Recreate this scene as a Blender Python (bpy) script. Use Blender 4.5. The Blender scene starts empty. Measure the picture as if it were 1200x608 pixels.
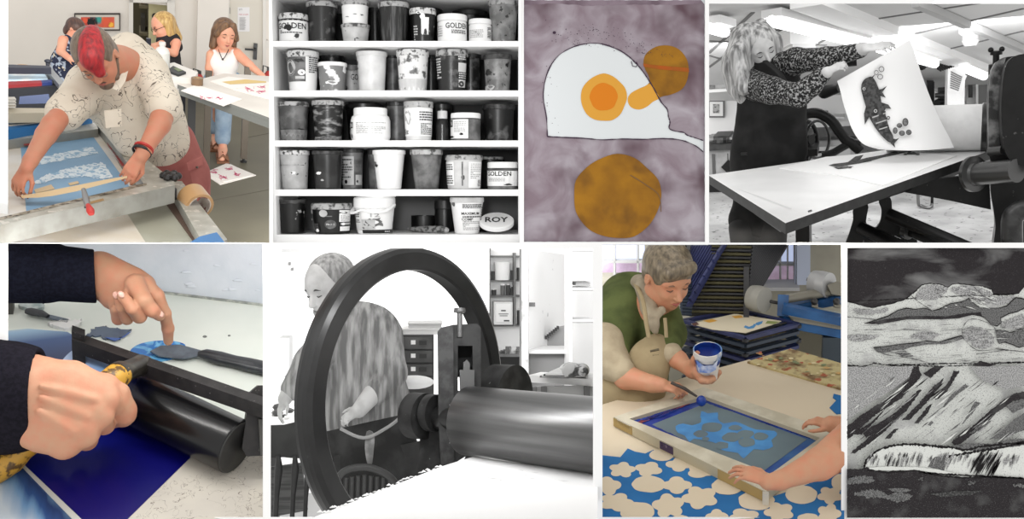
WORLD = 1.0
import bpy, math, random
import numpy as np
from mathutils import Vector, Matrix, Quaternion
from math import sin, cos, pi, radians, atan2, sqrt, tan
random.seed(7)
FP = 1100.0                     # focal length in pixels of the 1200 wide frame
SC = bpy.context.scene
COL = SC.collection
V = Vector

# ------------------------------------------------------------------ colours and materials
def lin(c):
    c /= 255.0
    return c/12.92 if c <= .04045 else ((c+.055)/1.055)**2.4
def rgb(r, g=None, b=None):
    if g is None: g = b = r
    return (lin(r), lin(g), lin(b), 1)
MATS = {}
def mat(name, c, rough=.6, metal=0., c2=None, scale=8., lo=.4, hi=.6, detail=4., bump=0., bscale=None, spec=.5,
        c3=None, s3=20., lo3=.6, hi3=.65, emit=0., stretch=None, coat=0., dist=0., trans=0.):
    if name in MATS: return MATS[name]
    m = bpy.data.materials.new(name); m.use_nodes = True
    nt = m.node_tree; N = nt.nodes; L = nt.links
    b = N['Principled BSDF']
    b.inputs['Base Color'].default_value = c
    b.inputs['Roughness'].default_value = rough
    b.inputs['Metallic'].default_value = metal
    b.inputs['Specular IOR Level'].default_value = spec
    if coat: b.inputs['Coat Weight'].default_value = coat
    if trans: b.inputs['Transmission Weight'].default_value = trans
    tc = N.new('ShaderNodeTexCoord'); mp = N.new('ShaderNodeMapping')
    L.new(tc.outputs['Object'], mp.inputs['Vector'])
    if stretch: mp.inputs['Scale'].default_value = stretch
    def noise(s, det, d=0.):
        n = N.new('ShaderNodeTexNoise'); n.inputs['Scale'].default_value = s
        n.inputs['Detail'].default_value = det; n.inputs['Distortion'].default_value = d
        L.new(mp.outputs['Vector'], n.inputs['Vector']); return n
    def ramp(n, a, z):
        r = N.new('ShaderNodeMapRange'); r.inputs['From Min'].default_value = a; r.inputs['From Max'].default_value = z
        L.new(n.outputs['Fac'], r.inputs['Value']); return r
    col = None
    if c2:
        r = ramp(noise(scale, detail, dist), lo, hi)
        mx = N.new('ShaderNodeMix'); mx.data_type = 'RGBA'
        mx.inputs['A'].default_value = c; mx.inputs['B'].default_value = c2
        L.new(r.outputs['Result'], mx.inputs['Factor']); col = mx.outputs['Result']
    if c3:
        r = ramp(noise(s3, 3.), lo3, hi3)
        mx = N.new('ShaderNodeMix'); mx.data_type = 'RGBA'
        mx.inputs['A'].default_value = c; mx.inputs['B'].default_value = c3
        if col is not None: L.new(col, mx.inputs['A'])
        L.new(r.outputs['Result'], mx.inputs['Factor']); col = mx.outputs['Result']
    if col is not None: L.new(col, b.inputs['Base Color'])
    if bump:
        bp = N.new('ShaderNodeBump'); bp.inputs['Strength'].default_value = bump; bp.inputs['Distance'].default_value = .01
        L.new(noise(bscale or scale, 5.).outputs['Fac'], bp.inputs['Height'])
        L.new(bp.outputs['Normal'], b.inputs['Normal'])
    if emit:
        b.inputs['Emission Color'].default_value = c
        b.inputs['Emission Strength'].default_value = emit
    MATS[name] = m
    return m
def skin(name, r, g, b):
    m = mat(name, rgb(r, g, b), .55, 0, rgb(min(255, r+6), int(g*.93), int(b*.92)), 18., .35, .7, bump=.08, bscale=90.)
    p = m.node_tree.nodes['Principled BSDF']
    p.inputs['Subsurface Weight'].default_value = .0
    return m

# ------------------------------------------------------------------ rooms: each picture is a place of its own, turned as a rigid whole
def raydir(u, v):
    """main camera ray (camera at the origin looking along +Y, Z up), depth 1 along +Y"""
    return V(((u-600)/FP, 1.0, (304-v)/FP))
class Room:
    def __init__(s, cx, cy, pitch, h=0., clip=None):
        s.clip = None
        F = raydir(cx, cy).normalized()
        R = F.cross(V((0, 0, 1))).normalized()
        U = R.cross(F).normalized()
        p = radians(pitch)
        Y = (F*cos(p) + U*sin(p)); Z = (U*cos(p) - F*sin(p))
        s.R3 = Matrix((R, Y, Z)).transposed()
        s.O = -Z*h; s.h = h; s.F = F; s.cam = V((0, 0, h))
        s.M = Matrix.Translation(s.O) @ s.R3.to_4x4()
        s.Fl = s.R3.transposed() @ F
        s.right = V((1, 0, 0)); s.up = s.R3.transposed() @ U
    def dir(s, u, v):
        d = s.R3.transposed() @ raydir(u, v)
        return d / d.dot(s.Fl)
    def at(s, u, v, d): return s.cam + s.dir(u, v)*d
    def on(s, u, v, x=None, y=None, z=None):
        d = s.dir(u, v)
        if z is not None: t = (z-s.cam.z)/d.z
        elif y is not None: t = y/d.y
        else: t = x/d.x
        return s.cam + d*t
    def onplane(s, u, v, p0, n):
        d = s.dir(u, v); t = (V(p0)-s.cam).dot(n)/d.dot(n)
        return s.cam + d*t
    def px(s, d): return d/FP          # metres per pixel at depth d
    def setclip(s, u0, v0, u1, v1):
        c = [s.dir(u0, v0), s.dir(u1, v0), s.dir(u1, v1), s.dir(u0, v1)]; m = s.dir((u0+u1)/2, (v0+v1)/2)
        s.clip = []
        for i in range(4):
            n = c[i].cross(c[(i+1) % 4]).normalized()
            if n.dot(m) > 0: n = -n
            s.clip.append(n)          # outward normals of the four sides of the room
ROOM = None

def tagp(o, label=None, cat=None, group=None, kind=None):
    if label: o['label'] = label
    if cat: o['category'] = cat
    if group: o['group'] = group
    if kind: o['kind'] = kind
    return o
def thing(name, base, label, cat, group=None):
    o = bpy.data.objects.new(name, None); COL.objects.link(o)
    o.empty_display_size = .05
    base = V(base)
    o.matrix_world = ROOM.M @ Matrix.Translation(base)
    o['_b'] = list(base)
    return tagp(o, label, cat, group)

def catmull(pts, n=6, closed=False):
    P = [V(p) for p in pts]; out = []; m = len(P)
    rng = range(m if closed else m-1)
    for i in rng:
        if closed: a, b, c, d = P[(i-1) % m], P[i], P[(i+1) % m], P[(i+2) % m]
        else: a, b, c, d = P[max(i-1, 0)], P[i], P[i+1], P[min(i+2, m-1)]
        for k in range(n):
            t = k/n
            out.append(.5*((2*b) + (c-a)*t + (2*a-5*b+4*c-d)*t*t + (3*b-a-3*c+d)*t*t*t))
    if not closed: out.append(P[-1])
    return out

def trim(me, rm):
    """end a mesh where its room ends"""
    import bmesh
    co = np.empty(len(me.vertices)*3); me.vertices.foreach_get('co', co); co = co.reshape(-1, 3)-np.array(rm.cam)
    need = [n for n in rm.clip if (co@np.array(n)).max() > 1e-4]
    if not need: return
    bm = bmesh.new(); bm.from_mesh(me)
    for n in need:
        r = bmesh.ops.bisect_plane(bm, geom=bm.verts[:]+bm.edges[:]+bm.faces[:], plane_co=rm.cam, plane_no=n, clear_outer=True)
        e = [g for g in r['geom_cut'] if isinstance(g, bmesh.types.BMEdge) and g.is_valid]
        try: bmesh.ops.holes_fill(bm, edges=[x for x in e if x.is_boundary])
        except Exception: pass
    bm.to_mesh(me); bm.free(); me.update()

class MB:
    def __init__(s): s.v = []; s.f = []; s.mi = []; s.sm = []; s.mats = []
    def _m(s, m):
        if m not in s.mats: s.mats.append(m)
        return s.mats.index(m)
    def add(s, vs, fs, m, smooth=False):
        b = len(s.v); s.v += [tuple(v) for v in vs]; k = s._m(m)
        for f in fs: s.f.append(tuple(b+i for i in f)); s.mi.append(k); s.sm.append(smooth)
        return s
    def hexa(s, c, m):             # 8 corners: bottom 4 then top 4, same winding
        return s.add(c, [(3, 2, 1, 0), (4, 5, 6, 7), (0, 1, 5, 4), (1, 2, 6, 5), (2, 3, 7, 6), (3, 0, 4, 7)], m)
    def box(s, p, q, m):
        x0, x1 = sorted((p[0], q[0])); y0, y1 = sorted((p[1], q[1])); z0, z1 = sorted((p[2], q[2]))
        return s.hexa([(x0, y0, z0), (x1, y0, z0), (x1, y1, z0), (x0, y1, z0), (x0, y0, z1), (x1, y0, z1), (x1, y1, z1), (x0, y1, z1)], m)
    def prism(s, poly, off, m, mside=None):     # polygon extruded by vector
        off = V(off); n = len(poly); P = [V(p) for p in poly]
        nn = V((0, 0, 0))
        for i in range(n): nn += P[i].cross(P[(i+1) % n])
        if nn.dot(off) > 0: P = P[::-1]
        s.add(P, [tuple(range(n))], m)
        s.add([p+off for p in P], [tuple(range(n))[::-1]], m)
        s.add(P+[p+off for p in P], [(i, n+i, n+(i+1) % n, (i+1) % n) for i in range(n)], mside or m)
        return s
    def bar(s, a, b, w, h, m, up=(0, 0, 1)):    # rectangular bar from a to b
        a = V(a); b = V(b); d = (b-a).normalized(); up = V(up)
        sd = d.cross(up).normalized(); u = sd.cross(d).normalized()
        c = []
        for e in (a, b):
            for (i, j) in ((-1, -1), (1, -1), (1, 1), (-1, 1)): c.append(e + sd*(i*w/2) + u*(j*h/2))
        return s.add(c, [(0, 1, 2, 3), (7, 6, 5, 4), (0, 4, 5, 1), (1, 5, 6, 2), (2, 6, 7, 3), (3, 7, 4, 0)], m)
    def tube(s, pts, r, m, n=10, caps=True, closed=False, sq=1.0):
        P = [V(p) for p in pts]; k = len(P)
        rs = r if isinstance(r, (list, tuple)) else [r]*k
        up = None; vs = []
        for i in range(k):
            if closed: d = (P[(i+1) % k]-P[i-1]).normalized()
            else: d = (P[min(i+1, k-1)]-P[max(i-1, 0)]).normalized()
            if up is None:
                up = V((0, 0, 1)) if abs(d.z) < .9 else V((0, 1, 0))
            sd = d.cross(up).normalized(); up = sd.cross(d).normalized()
            for j in range(n):
                a = 2*pi*j/n; vs.append(P[i] + sd*cos(a)*rs[i] + up*sin(a)*rs[i]*sq)
        fs = []
        for i in range(k if closed else k-1):
            i2 = (i+1) % k
            for j in range(n):
                fs.append((i*n+j, i*n+(j+1) % n, i2*n+(j+1) % n, i2*n+j))
        s.add(vs, fs, m, True)
        if caps and not closed:
            s.add(vs[:n], [tuple(range(n))[::-1]], m); s.add(vs[-n:], [tuple(range(n))], m)
        return s
    def lathe(s, base, axis, prof, m, n=32, mf=None, cap=True, smooth=True):   # prof: (r, h); mf(i)->material of band i
        base = V(base); ax = V(axis).normalized()
        t = V((1, 0, 0)) if abs(ax.x) < .8 else V((0, 1, 0))
        u = ax.cross(t).normalized(); w = ax.cross(u).normalized()
        vs = []
        for (r, h) in prof:
            for j in range(n):
                a = 2*pi*j/n; vs.append(base + ax*h + u*(cos(a)*r) + w*(sin(a)*r))
        for i in range(len(prof)-1):
            mm = mf(i) if mf else m
            ring = vs[i*n:(i+2)*n]
            s.add(ring, [(j, j+n, (j+1) % n+n, (j+1) % n)[::-1] for j in range(n)], mm, smooth)
        if cap:
            if prof[0][0] > 1e-5: s.add(vs[:n], [tuple(range(n))], mf(0) if mf else m)
            if prof[-1][0] > 1e-5: s.add(vs[-n:], [tuple(range(n))[::-1]], mf(len(prof)-2) if mf else m)
        return s
    def patch(s, poly, m, n=None):
        s.add(poly, [tuple(range(len(poly)))], m); return s
    def ell(s, c, r, m, axes=None, n=14):
        c = V(c); ax = axes or (V((1, 0, 0)), V((0, 1, 0)), V((0, 0, 1)))
        if not isinstance(r, (tuple, list)): r = (r, r, r)
        vs = []; k = n//2
        for i in range(k+1):
            th = pi*i/k
            for j in range(n):
                a = 2*pi*j/n
                vs.append(c + ax[0]*(r[0]*sin(th)*cos(a)) + ax[1]*(r[1]*sin(th)*sin(a)) + ax[2]*(r[2]*cos(th)))
        fs = [(i*n+j, (i+1)*n+j, (i+1)*n+(j+1) % n, i*n+(j+1) % n) for i in range(k) for j in range(n)]
        return s.add(vs, fs, m, True)
    def mesh(s, mesh_verts, faces, m): return s.add(mesh_verts, faces, m, True)
    def build(s, name, parent=None, label=None, cat=None, group=None, kind=None, room=None):
        me = bpy.data.meshes.new(name)
        me.from_pydata(s.v, [], s.f)
        for m in s.mats: me.materials.append(m)
        me.polygons.foreach_set('material_index', s.mi)
        me.polygons.foreach_set('use_smooth', s.sm)
        me.update()
        rm = room or ROOM
        if getattr(rm, 'clip', None): trim(me, rm)
        o = bpy.data.objects.new(name, me); COL.objects.link(o)
        if parent is not None:
            o.parent = parent
            r = parent
            if '_b' in r: o.location = -V(r['_b']); o['_c'] = 1
        else:
            o.matrix_world = (room or ROOM).M
        return tagp(o, label, cat, group, kind)

def field_obj(name, prims, res, m, parent=None, k=None, smooth=1, **tags):
    vs, fs = sdf(prims, res)
    b = MB(); b.add(vs, fs, m, True)
    return b.build(name, parent, **tags)

# ------------------------------------------------------------------ implicit surfaces
def cap(a, b, ra, rb, k=.0, flat=None, fs=1., neg=False):
    """tapered capsule; flat: axis along which it is scaled by fs"""
    return ('c', np.array(a, float), np.array(b, float), float(ra), float(rb), k, (None if flat is None else (np.array(V(flat).normalized(), float), fs)), neg)
def ell(c, r, axes=None, k=.0, neg=False):
    if not isinstance(r, (tuple, list)): r = (r, r, r)
    A = np.eye(3) if axes is None else np.array([list(a) for a in axes], float)
    return ('e', np.array(c, float), np.array(r, float), A, k, neg)
def cutplane(p, n, k=0.):          # keep the side n points away from: removes points with (x-p).n > 0
    return ('h', np.array(p, float), np.array(V(n).normalized(), float), k)
def _bound(p):
    if p[0] == 'c':
        r = max(p[3], p[4])*max(1., p[6][1] if p[6] else 1.)
        return np.minimum(p[1], p[2])-r, np.maximum(p[1], p[2])+r
    r = p[2].max(); return p[1]-r, p[1]+r
def sdf(prims, res):
    sol = [p for p in prims if p[0] != 'h' and not p[-1]]
    lo = np.min([_bound(p)[0] for p in sol], 0)-3*res; hi = np.max([_bound(p)[1] for p in sol], 0)+3*res
    n = np.ceil((hi-lo)/res).astype(int)+1
    while n.prod() > 9e6:
        res *= 1.15; n = np.ceil((hi-lo)/res).astype(int)+1
    F = np.full(n, 1e3, dtype=np.float32)
    for p in prims:
        if p[0] == 'h':
            ax = [lo[i]+res*np.arange(n[i]) for i in range(3)]
            d = (ax[0][:, None, None]-p[1][0])*p[2][0] + (ax[1][None, :, None]-p[1][1])*p[2][1] + (ax[2][None, None, :]-p[1][2])*p[2][2]
            F = np.maximum(F, d.astype(np.float32)); continue
        k = p[5] if p[0] == 'c' else p[4]
        a, b = _bound(p); pad = 1.5*k+3*res
        i0 = np.maximum(0, np.floor((a-pad-lo)/res).astype(int)); i1 = np.minimum(n, np.ceil((b+pad-lo)/res).astype(int)+1)
        if (i1 <= i0).any(): continue
        X = lo[0]+res*np.arange(i0[0], i1[0])[:, None, None]; Y = lo[1]+res*np.arange(i0[1], i1[1])[None, :, None]; Z = lo[2]+res*np.arange(i0[2], i1[2])[None, None, :]
        if p[0] == 'c':
            ab = p[2]-p[1]; L2 = max(ab@ab, 1e-12)
            dx, dy, dz = X-p[1][0], Y-p[1][1], Z-p[1][2]
            t = np.clip((dx*ab[0]+dy*ab[1]+dz*ab[2])/L2, 0, 1)
            ex, ey, ez = dx-t*ab[0], dy-t*ab[1], dz-t*ab[2]
            if p[6]:
                nn, s = p[6]; q = ex*nn[0]+ey*nn[1]+ez*nn[2]; w = 1/s-1
                ex, ey, ez = ex+nn[0]*q*w, ey+nn[1]*q*w, ez+nn[2]*q*w
            d = np.sqrt(ex*ex+ey*ey+ez*ez) - (p[3]+(p[4]-p[3])*t)
            if p[6] and p[6][1] < 1: d = d*max(p[6][1], .5)
        else:
            dx, dy, dz = X-p[1][0], Y-p[1][1], Z-p[1][2]
            A = p[3]; r = p[2]
            q = [(dx*A[i][0]+dy*A[i][1]+dz*A[i][2]) for i in range(3)]
            k0 = np.sqrt(sum((q[i]/r[i])**2 for i in range(3))); k1 = np.sqrt(sum((q[i]/r[i]**2)**2 for i in range(3)))
            d = k0*(k0-1)/np.maximum(k1, 1e-9)
        sl = tuple(slice(i0[i], i1[i]) for i in range(3)); G = F[sl]; d = d.astype(np.float32)
        if p[-1]:
            d = -d
            if k > 0:
                h = np.clip(.5-.5*(G-d)/k, 0, 1); F[sl] = G+(d-G)*h + k*h*(1-h)
            else: F[sl] = np.maximum(G, d)
        elif k > 0:
            h = np.clip(.5+.5*(G-d)/k, 0, 1); F[sl] = G+(d-G)*h - k*h*(1-h)
        else: F[sl] = np.minimum(G, d)
    return nets(F, lo, res)
def nets(F, lo, s):
    ins = F < 0
    n = np.array(F.shape)
    c = np.zeros(n-1, dtype=np.int8)
    for i in (0, 1):
        for j in (0, 1):
            for k in (0, 1): c += ins[i:n[0]-1+i, j:n[1]-1+j, k:n[2]-1+k]
    idx = np.argwhere((c > 0) & (c < 8))
    if len(idx) == 0: return [], []
    vi = np.full(n-1, -1, dtype=np.int32); vi[tuple(idx.T)] = np.arange(len(idx))
    acc = np.zeros((len(idx), 3)); cnt = np.zeros(len(idx))
    cor = [(i, j, k) for i in (0, 1) for j in (0, 1) for k in (0, 1)]
    for a in cor:
        for ax in range(3):
            if a[ax]: continue
            b = list(a); b[ax] = 1
            fa = F[tuple((idx+a).T)]; fb = F[tuple((idx+b).T)]
            m = (fa < 0) != (fb < 0)
            t = np.where(m, fa/np.where(m, fa-fb, 1), 0)
            t = np.clip(t, 0, 1)
            p = np.array(a, float)[None, :] + t[:, None]*(np.array(b)-np.array(a))[None, :]
            acc[m] += p[m]; cnt[m] += 1
    P = lo + (idx + acc/cnt[:, None])*s
    faces = []
    for ax in range(3):
        o1, o2 = [(1, 2), (2, 0), (0, 1)][ax]
        sl0 = [slice(1, -1)]*3; sl0[ax] = slice(0, -1)
        sl1 = [slice(1, -1)]*3; sl1[ax] = slice(1, None)
        A = ins[tuple(sl0)]; B = ins[tuple(sl1)]
        e = np.argwhere(A != B)
        if len(e) == 0: continue
        sg = A[tuple(e.T)]
        e = e + 1; e[:, ax] -= 1
        def cell(d1, d2):
            q = e.copy(); q[:, o1] -= d1; q[:, o2] -= d2; return vi[tuple(q.T)]
        q = np.stack([cell(1, 1), cell(0, 1), cell(0, 0), cell(1, 0)], 1)
        q = np.where(sg[:, None], q, q[:, ::-1])
        faces.append(q)
    Fc = np.concatenate(faces)
    # one relaxation pass
    for _ in range(2):
        S = np.zeros_like(P); C = np.zeros(len(P))
        for i in range(4):
            a = Fc[:, i]; b = Fc[:, (i+1) % 4]
            np.add.at(S, a, P[b]); np.add.at(C, a, 1)
        P = P*.5 + .5*S/np.maximum(C, 1)[:, None]
    return P.tolist(), Fc.tolist()

# ------------------------------------------------------------------ text as mesh
def textmesh(txt, size=1.0, bold=0.0):
    cu = bpy.data.curves.new('t', 'FONT'); cu.body = txt; cu.size = size; cu.align_x = 'CENTER'; cu.align_y = 'CENTER'; cu.offset = bold
    cu.resolution_u = 2
    o = bpy.data.objects.new('t', cu)
    me = bpy.data.meshes.new_from_object(o)
    vs = [v.co.copy() for v in me.vertices]; fs = [tuple(p.vertices) for p in me.polygons]
    bpy.data.objects.remove(o); bpy.data.curves.remove(cu); bpy.data.meshes.remove(me)
    return vs, fs
def puttext(mb, txt, f, m, width=None, height=None, bold=0.0):
    """f maps (x, y) in text plane (scaled so that it is width wide) to a point"""
    vs, fs = textmesh(txt, 1.0, bold)
    if not vs: return
    x0 = min(v.x for v in vs); x1 = max(v.x for v in vs); y0 = min(v.y for v in vs); y1 = max(v.y for v in vs)
    sx = width/(x1-x0) if width else None; sy = height/(y1-y0) if height else sx
    if sx is None: sx = sy
    mb.add([f((v.x-(x0+x1)/2)*sx, (v.y-(y0+y1)/2)*sy) for v in vs], fs, m)

# ------------------------------------------------------------------ people
def headframe(fwd, up):
    f = V(fwd).normalized(); u = V(up); u = (u - f*u.dot(f)).normalized(); r = f.cross(u).normalized()
    return (r, f, u)
def head(parent, c, H, fwd, up, msk, res=None, nose=1., jaw=1., eyes_closed=True, mbrow=None, mlip=None, ear=True, extra=(), lips=True, mouth_open=False, bodyprims=None, name='head_and_body', fem=False):
    """c centre of the head, H chin-to-crown; returns transform function and prims"""
    ax = headframe(fwd, up); r, f, u = ax; c = V(c)
    def T(x, y, z): return c + r*(x*H) + f*(y*H) + u*(z*H)
    P = [ell(T(0, -.05, .13), (.325*H, .40*H, .365*H), ax),
         ell(T(0, .06, -.12), (.265*H, .30*H, .33*H), ax, k=.08*H),
         ell(T(0, .17, -.35), (.125*H*jaw, .13*H, .12*H), ax, k=.12*H),
         ell(T(0, .27, .10), (.22*H, .07*H, .08*H), ax, k=.06*H),
         ell(T(.12, .25, -.10), (.085*H, .07*H, .08*H), ax, k=.06*H),
         ell(T(-.12, .25, -.10), (.085*H, .07*H, .08*H), ax, k=.06*H),
         ell(T(.125, .365, .03), (.075*H, .06*H, .045*H), ax, k=.05*H, neg=True),
         ell(T(-.125, .365, .03), (.075*H, .06*H, .045*H), ax, k=.05*H, neg=True),
         cap(T(0, .33, .05), T(0, .42*nose, -.10), .03*H, .048*H, k=.03*H),
         ell(T(.035, .385, -.125), (.03*H, .035*H, .025*H), ax, k=.02*H),
         ell(T(-.035, .385, -.125), (.03*H, .035*H, .025*H), ax, k=.02*H),
         ell(T(0, .335, -.225), (.085*H, .035*H, .028*H), ax, k=.02*H),
         ell(T(0, .325, -.268), (.07*H, .035*H, .026*H), ax, k=.02*H),
         ell(T(.125, .272, .03), (.055*H, .055*H, .042*H), ax, k=.015*H),
         ell(T(-.125, .272, .03), (.055*H, .055*H, .042*H), ax, k=.015*H)]
    if ear:
        for s in (-1, 1):
            P += [ell(T(s*.335, -.04, .0), (.03*H, .07*H, .11*H), ax, k=.02*H),
                  ell(T(s*.355, -.03, .01), (.02*H, .035*H, .06*H), ax, k=.01*H, neg=True)]
    return T, P, ax
def face_bits(parent, T, ax, H, mbrow, mlip, closed=True, msk=None, glasses=None, eyecol=None):
    r, f, u = ax
    b = MB()
    for s in (-1, 1):
        b.tube([T(s*.06, .338, .105), T(s*.12, .345, .125), T(s*.19, .30, .10)], [.010*H, .014*H, .007*H], mbrow, 6)
    b.build('eyebrows', parent)
    b = MB()
    if closed:
        for s in (-1, 1):
            b.tube([T(s*.075, .318, .015), T(s*.125, .335, .002), T(s*.18, .305, .018)], [.006*H, .011*H, .006*H], mbrow, 6)
    else:
        for s in (-1, 1):
            b.ell(T(s*.125, .298, .03), (.04*H, .035*H, .024*H), mat('eye_white', rgb(225, 220, 215), .3), ax, 12)
            b.ell(T(s*.125, .318, .03), (.018*H, .017*H, .018*H), eyecol or mbrow, ax, 10)
            b.tube([T(s*.075, .323, .045), T(s*.125, .34, .06), T(s*.18, .31, .045)], [.006*H, .010*H, .006*H], mbrow, 6)
    b.build('eyes', parent)
    if mlip:
        b = MB()
        b.tube([T(-.085, .325, -.232), T(-.035, .372, -.222), T(0, .372, -.228), T(.035, .372, -.222), T(.085, .325, -.232)], [.006*H, .016*H, .013*H, .016*H, .006*H], mlip, 8)
        b.tube([T(-.08, .322, -.245), T(0, .362, -.262), T(.08, .322, -.245)], [.006*H, .02*H, .006*H], mlip, 8)
        b.build('lips', parent)

def hand_prims(w, d, back, L, curls, spread=.14, thumb=None, side=1, k=.12, thin=1., fl=None):
    """w wrist point; d unit direction wrist->knuckles; back = outward normal of the hand's back; L hand length (wrist to middle tip).
    curls: 4 x (a1,a2,a3) degrees of bend towards the palm; side=+1 puts the thumb on d x back side"""
    w = V(w); d = V(d).normalized(); bk = V(back); bk = (bk-d*bk.dot(d)).normalized(); s = d.cross(bk).normalized()*side
    P = []
    pl = .50*L
    rad = [.052*L, .055*L, .052*L, .044*L]
    xs = [.155*L, .05*L, -.055*L, -.15*L]
    fl = fl or [.43*L, .48*L, .45*L, .36*L]
    kn = []
    for i in range(4):
        kp = w + d*(pl*(1.0, 1.02, .98, .90)[i]) + s*xs[i]
        kn.append(kp)
        P.append(cap(w + d*.03*L + s*xs[i]*.55, kp, .075*L*thin, .066*L*thin, k=.05*L))
    P.append(ell(w+d*pl*.45+s*.08*L-bk*.03*L, (.17*L, .12*L, .08*L), (d, s, bk), k=.06*L))
    for i in range(4):
        ang = 0; p = kn[i]; dr = (d + s*(spread*(1.5-i)/1.5)).normalized()
        axis = dr.cross(bk).normalized()
        segs = [fl[i]*.45, fl[i]*.30, fl[i]*.25]
        r0 = rad[i]*thin*1.05
        for j in range(3):
            ang += curls[i][j]
            q = (dr*cos(radians(ang)) - bk*sin(radians(ang)))
            e = p + q*segs[j]
            P.append(cap(p, e, r0, r0*.9, k=(.02*L if j == 0 else .012*L)))
            p = e; r0 *= .9
    tb = thumb or [(.12, .20, -.05), (.30, .33, -.09), (.45, .38, -.12), (.56, .37, -.14)]
    pts = [w + d*(a*L) + s*(b*L) + bk*(c*L) for a, b, c in tb]
    rr = [.085*L, .065*L, .055*L, .045*L]
    for i in range(3): P.append(cap(pts[i], pts[i+1], rr[i]*thin, rr[i+1]*thin, k=.03*L))
    return P
# ------------------------------------------------------------------ camera, board with eight openings, daylight
cam = bpy.data.cameras.new('camera'); camo = bpy.data.objects.new('camera', cam); COL.objects.link(camo)
cam.sensor_width = 36; cam.lens = 36*FP/1200; camo.rotation_euler = (pi/2, 0, 0)
cam.clip_start = .05; cam.clip_end = 200
SC.camera = camo
SC.view_settings.view_transform = 'Standard'; SC.view_settings.look = 'None'
SC.view_settings.exposure = 0; SC.view_settings.gamma = 1; SC.view_settings.use_curve_mapping = False
W = bpy.data.worlds.new('world'); SC.world = W; W.use_nodes = True
W.node_tree.nodes['Background'].inputs[0].default_value = (1, .99, .97, 1)
W.node_tree.nodes['Background'].inputs[1].default_value = WORLD
SC.cycles.max_bounces = 6; SC.cycles.diffuse_bounces = 3; SC.cycles.glossy_bounces = 3
SC.cycles.use_denoising = True
D = 4.0
def front(u, v, d=D):
    return raydir(u, v)*d
class Flat: M = Matrix.Identity(4)
FLAT = Flat()
PAN = [(9, 0-60, 315.5, 284.3), (320, -60, 609, 284.3), (614, -60, 826.3, 283.5), (831, 4, 1260, 284.3),
       (9, 285.3, 308, 606), (317, 291, 695, 606), (706, 286.5, 986, 606), (993, 290.5, 1260, 605.5)]
def make_board():
    us = sorted(set([-60, 1260]+[p[0] for p in PAN]+[p[2] for p in PAN])); vs = sorted(set([-60, 670]+[p[1] for p in PAN]+[p[3] for p in PAN]))
    b = MB(); m = mat('white_board', rgb(252, 252, 252), .9, spec=.1)
    t = V((0, .004, 0))
    def hole(u, v): return any(p[0] < u < p[2] and p[1] < v < p[3] for p in PAN)
    for i in range(len(us)-1):
        for j in range(len(vs)-1):
            if hole((us[i]+us[i+1])/2, (vs[j]+vs[j+1])/2): continue
            a = [front(us[i], vs[j]), front(us[i+1], vs[j]), front(us[i+1], vs[j+1]), front(us[i], vs[j+1])]
            b.hexa(a + [p+t for p in a], m)
    b.build('wall_front', None, 'white mount board with eight rectangular openings', kind='structure', room=FLAT)
make_board()
def area(name, room, loc, target, size, power, col=(1, 1, 1), sy=None, spread=180):
    l = bpy.data.lights.new(name, 'AREA'); l.energy = power; l.color = col
    l.shape = 'RECTANGLE'; l.size = size; l.size_y = sy or size; l.spread = radians(spread)
    o = bpy.data.objects.new(name, l); COL.objects.link(o)
    z = -(V(target)-V(loc)).normalized()
    o.matrix_world = room.M @ (Matrix.Translation(V(loc)) @ z.to_track_quat('Z', 'Y').to_matrix().to_4x4())
    return o
def make_reveals():
    """thin white card walls between neighbouring openings"""
    m = MATS['white_board']; n = 0
    def wall(a, c, d1=4.45, w=1.2):
        nonlocal n; n += 1
        b = MB(); (u0, v0), (u1, v1) = a, c
        du, dv = ((w/2, 0) if u0 == u1 else (0, w/2))
        c8 = []
        for d in (4.004, d1): c8 += [front(u0-du, v0-dv, d), front(u1-du if du else u1, v1-dv, d), front(u1+du, v1+dv, d), front(u0+du, v0+dv, d)]
        b.hexa(c8, m); b.build('trim_%d' % n, kind='structure', room=FLAT)
    wall((318, -58), (318, 284)); wall((611.5, -58), (611.5, 284)); wall((828.6, -58), (828.6, 284))
    wall((312.5, 286), (312.5, 640)); wall((700.5, 288), (700.5, 640)); wall((989.5, 288), (989.5, 640))
    wall((9, 284.8), (312, 284.8), 4.45, .6); wall((312, 287.4), (695, 287.4)); wall((706, 285.2), (986, 285.2)); wall((990, 287.4), (1250, 287.4))
make_reveals()
# ------------------------------------------------------------------ helpers shared by the rooms
def q(u, v, d): return ROOM.at(u, v, d)
def C(a, b, r0, r1=None, k=5., fs=1., flat=None, neg=False):
    r1 = r0 if r1 is None else r1
    s0 = a[2]/FP; s1 = b[2]/FP
    return cap(q(*a), q(*b), r0*s0, r1*s1, k*s0, (flat if flat is not None else (ROOM.Fl if fs != 1 else None)), fs, neg)
def limb(pts, k=5., fs=1.):
    return [C(a[:3], b[:3], a[3], b[3], k, fs) for a, b in zip(pts, pts[1:])]
def E(c, r, k=5., neg=False, axes=None):
    s = c[2]/FP
    ax = axes or (ROOM.right, ROOM.Fl, ROOM.up)
    if not isinstance(r, (tuple, list)): r = (r, r, r)
    return ell(q(*c), tuple(x*s for x in r), ax, k*s, neg)
def vdir(r, u, f):                 # direction from picture-right, picture-up, away-from-viewer parts
    return (ROOM.right*r + ROOM.up*u + ROOM.Fl*f).normalized()
def quad_on(pts, z=None, y=None): return [ROOM.on(u, v, z=z, y=y) for u, v in pts]
def slab(mb, pts, z, th, m, mside=None):
    return mb.prism(quad_on(pts, z=z), (0, 0, -th), m, mside)
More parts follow.
